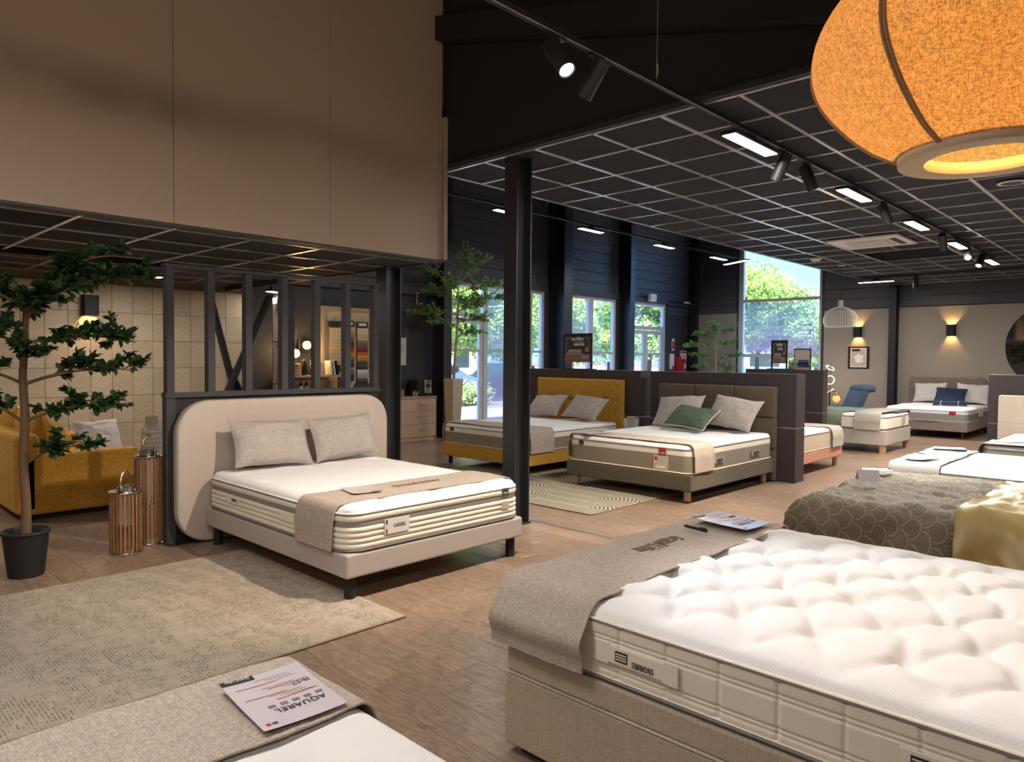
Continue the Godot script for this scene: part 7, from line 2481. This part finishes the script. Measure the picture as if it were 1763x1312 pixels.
func sign_stand(label: String, at: Vector3, turn: float, w: float, h: float, big: bool) -> void:
	var o := thing("table_sign", label, "sign", at, turn, "offer signs")
	var b := MB.new()
	for s in [-1.0, 1.0]:
		b.span(Vector3(s * w * 0.5 - 0.012, 0.012, -0.012), Vector3(s * w * 0.5 + 0.012, h, 0.012))
	b.span(Vector3(-w * 0.5, h - 0.024, -0.012), Vector3(w * 0.5, h, 0.012))
	part(o, "frame", b.mesh(), M.black)
	part(o, "base", rbox(Vector3(w + 0.12, 0.012, 0.16), 0.004, 1), M.black, Vector3(0, 0.006, 0))
	var iw := w - 0.03
	var y0 := h * 0.2
	part(o, "board", boxm(Vector3(iw, h - 0.024 - y0, 0.006)), M.print_dark, Vector3(0, (y0 + h - 0.024) * 0.5, 0))
	var fy := y0 + (h - y0) * 0.14
	part(o, "picture_floor", boxm(Vector3(iw, (h - y0) * 0.28, 0.002)), M.print_brown, Vector3(0, fy, 0.004))
	# sofa in the picture: seat, back, arm
	part(o, "picture_sofa", rbox(Vector3(iw * 0.62, (h - y0) * 0.12, 0.002), 0.0009, 1), M.print_grey, Vector3(-iw * 0.12, y0 + (h - y0) * 0.30, 0.0055))
	part(o, "picture_sofa", rbox(Vector3(iw * 0.5, (h - y0) * 0.1, 0.002), 0.0009, 1), M.band_grey, Vector3(-iw * 0.1, y0 + (h - y0) * 0.39, 0.0052))
	part(o, "picture_chair", rbox(Vector3(iw * 0.28, (h - y0) * 0.14, 0.002), 0.0009, 1), M.band_taupe, Vector3(iw * 0.3, y0 + (h - y0) * 0.18, 0.0058))
	part(o, "picture_lamp", rbox(Vector3(iw * 0.12, (h - y0) * 0.16, 0.002), 0.0009, 1), M.slat, Vector3(iw * 0.36, y0 + (h - y0) * 0.44, 0.0052))
	part(o, "lettering", text_mesh("Les Offres", h * 0.09, 0.002, true, true, iw * 0.46), M.tag_white, Vector3(0, h * 0.845, 0.0045))
	part(o, "lettering", text_mesh("Convertibles", h * 0.06, 0.002, false, false, iw * 0.4), M.oak, Vector3(iw * 0.06, h * 0.745, 0.0045))
	part(o, "lettering", text_mesh("GRAND LITIER", h * 0.05, 0.002, false, true, iw * 0.4), M.tag_white, Vector3(iw * 0.06, h * 0.685, 0.0045))
	var r := MB.new()
	for s in [-1.0, 1.0]:
		r.span(Vector3(s * iw * 0.44, h * 0.5, 0.004), Vector3(s * iw * 0.44 + 0.003, h * 0.87, 0.005))
		r.span(Vector3(s * iw * 0.44, h * 0.868, 0.004), Vector3(s * iw * 0.27, h * 0.874, 0.005))
	part(o, "border_line", r.mesh(), M.tag_white)

func build_small() -> void:
	# ceiling cassette, detector, speaker
	var ac := thing("ceiling_cassette", "white square air-conditioning cassette in the black ceiling", "air conditioner", Vector3(11.75, 3.4, -3.68))
	part(ac, "frame", rbox(Vector3(1.0, 0.035, 1.0), 0.012, 2), M.white, Vector3(0, -0.026, 0))
	part(ac, "grille", rbox(Vector3(0.56, 0.02, 0.56), 0.008, 1), M.frame_grey, Vector3(0, -0.05, 0))
	for k in 4:
		part(ac, "air_flap", rbox(Vector3(0.6, 0.012, 0.09), 0.004, 1), M.black_soft if k == 1 else M.white_gloss, Vector3(cos(k * PI / 2) * 0.37, -0.046, sin(k * PI / 2) * 0.37), yaw(k * 90.0 + 90.0))
	for k in 9:
		part(ac, "louvre", boxm(Vector3(0.5, 0.004, 0.02)), M.white, Vector3(0, -0.062, -0.22 + k * 0.055))
	var sd := thing("smoke_detector", "small white smoke detector on the black ceiling", "detector", Vector3(13.05, 3.39, -5.02))
	part(sd, "body", lathem([[0.001, -0.06], [0.06, -0.055], [0.1, -0.02], [0.11, 0.0], [0.001, 0.0]], 28), M.white)
	var sk := thing("ceiling_speaker", "round dark ceiling speaker at the picture's edge", "speaker", Vector3(8.85, 3.39, -1.44))
	part(sk, "ring", lathem([[0.1, -0.012], [0.13, -0.01], [0.135, 0.0], [0.1, 0.0]], 36), M.frame_grey)
	part(sk, "grille", lathem([[0.001, -0.01], [0.1, -0.01]], 36), M.dark)
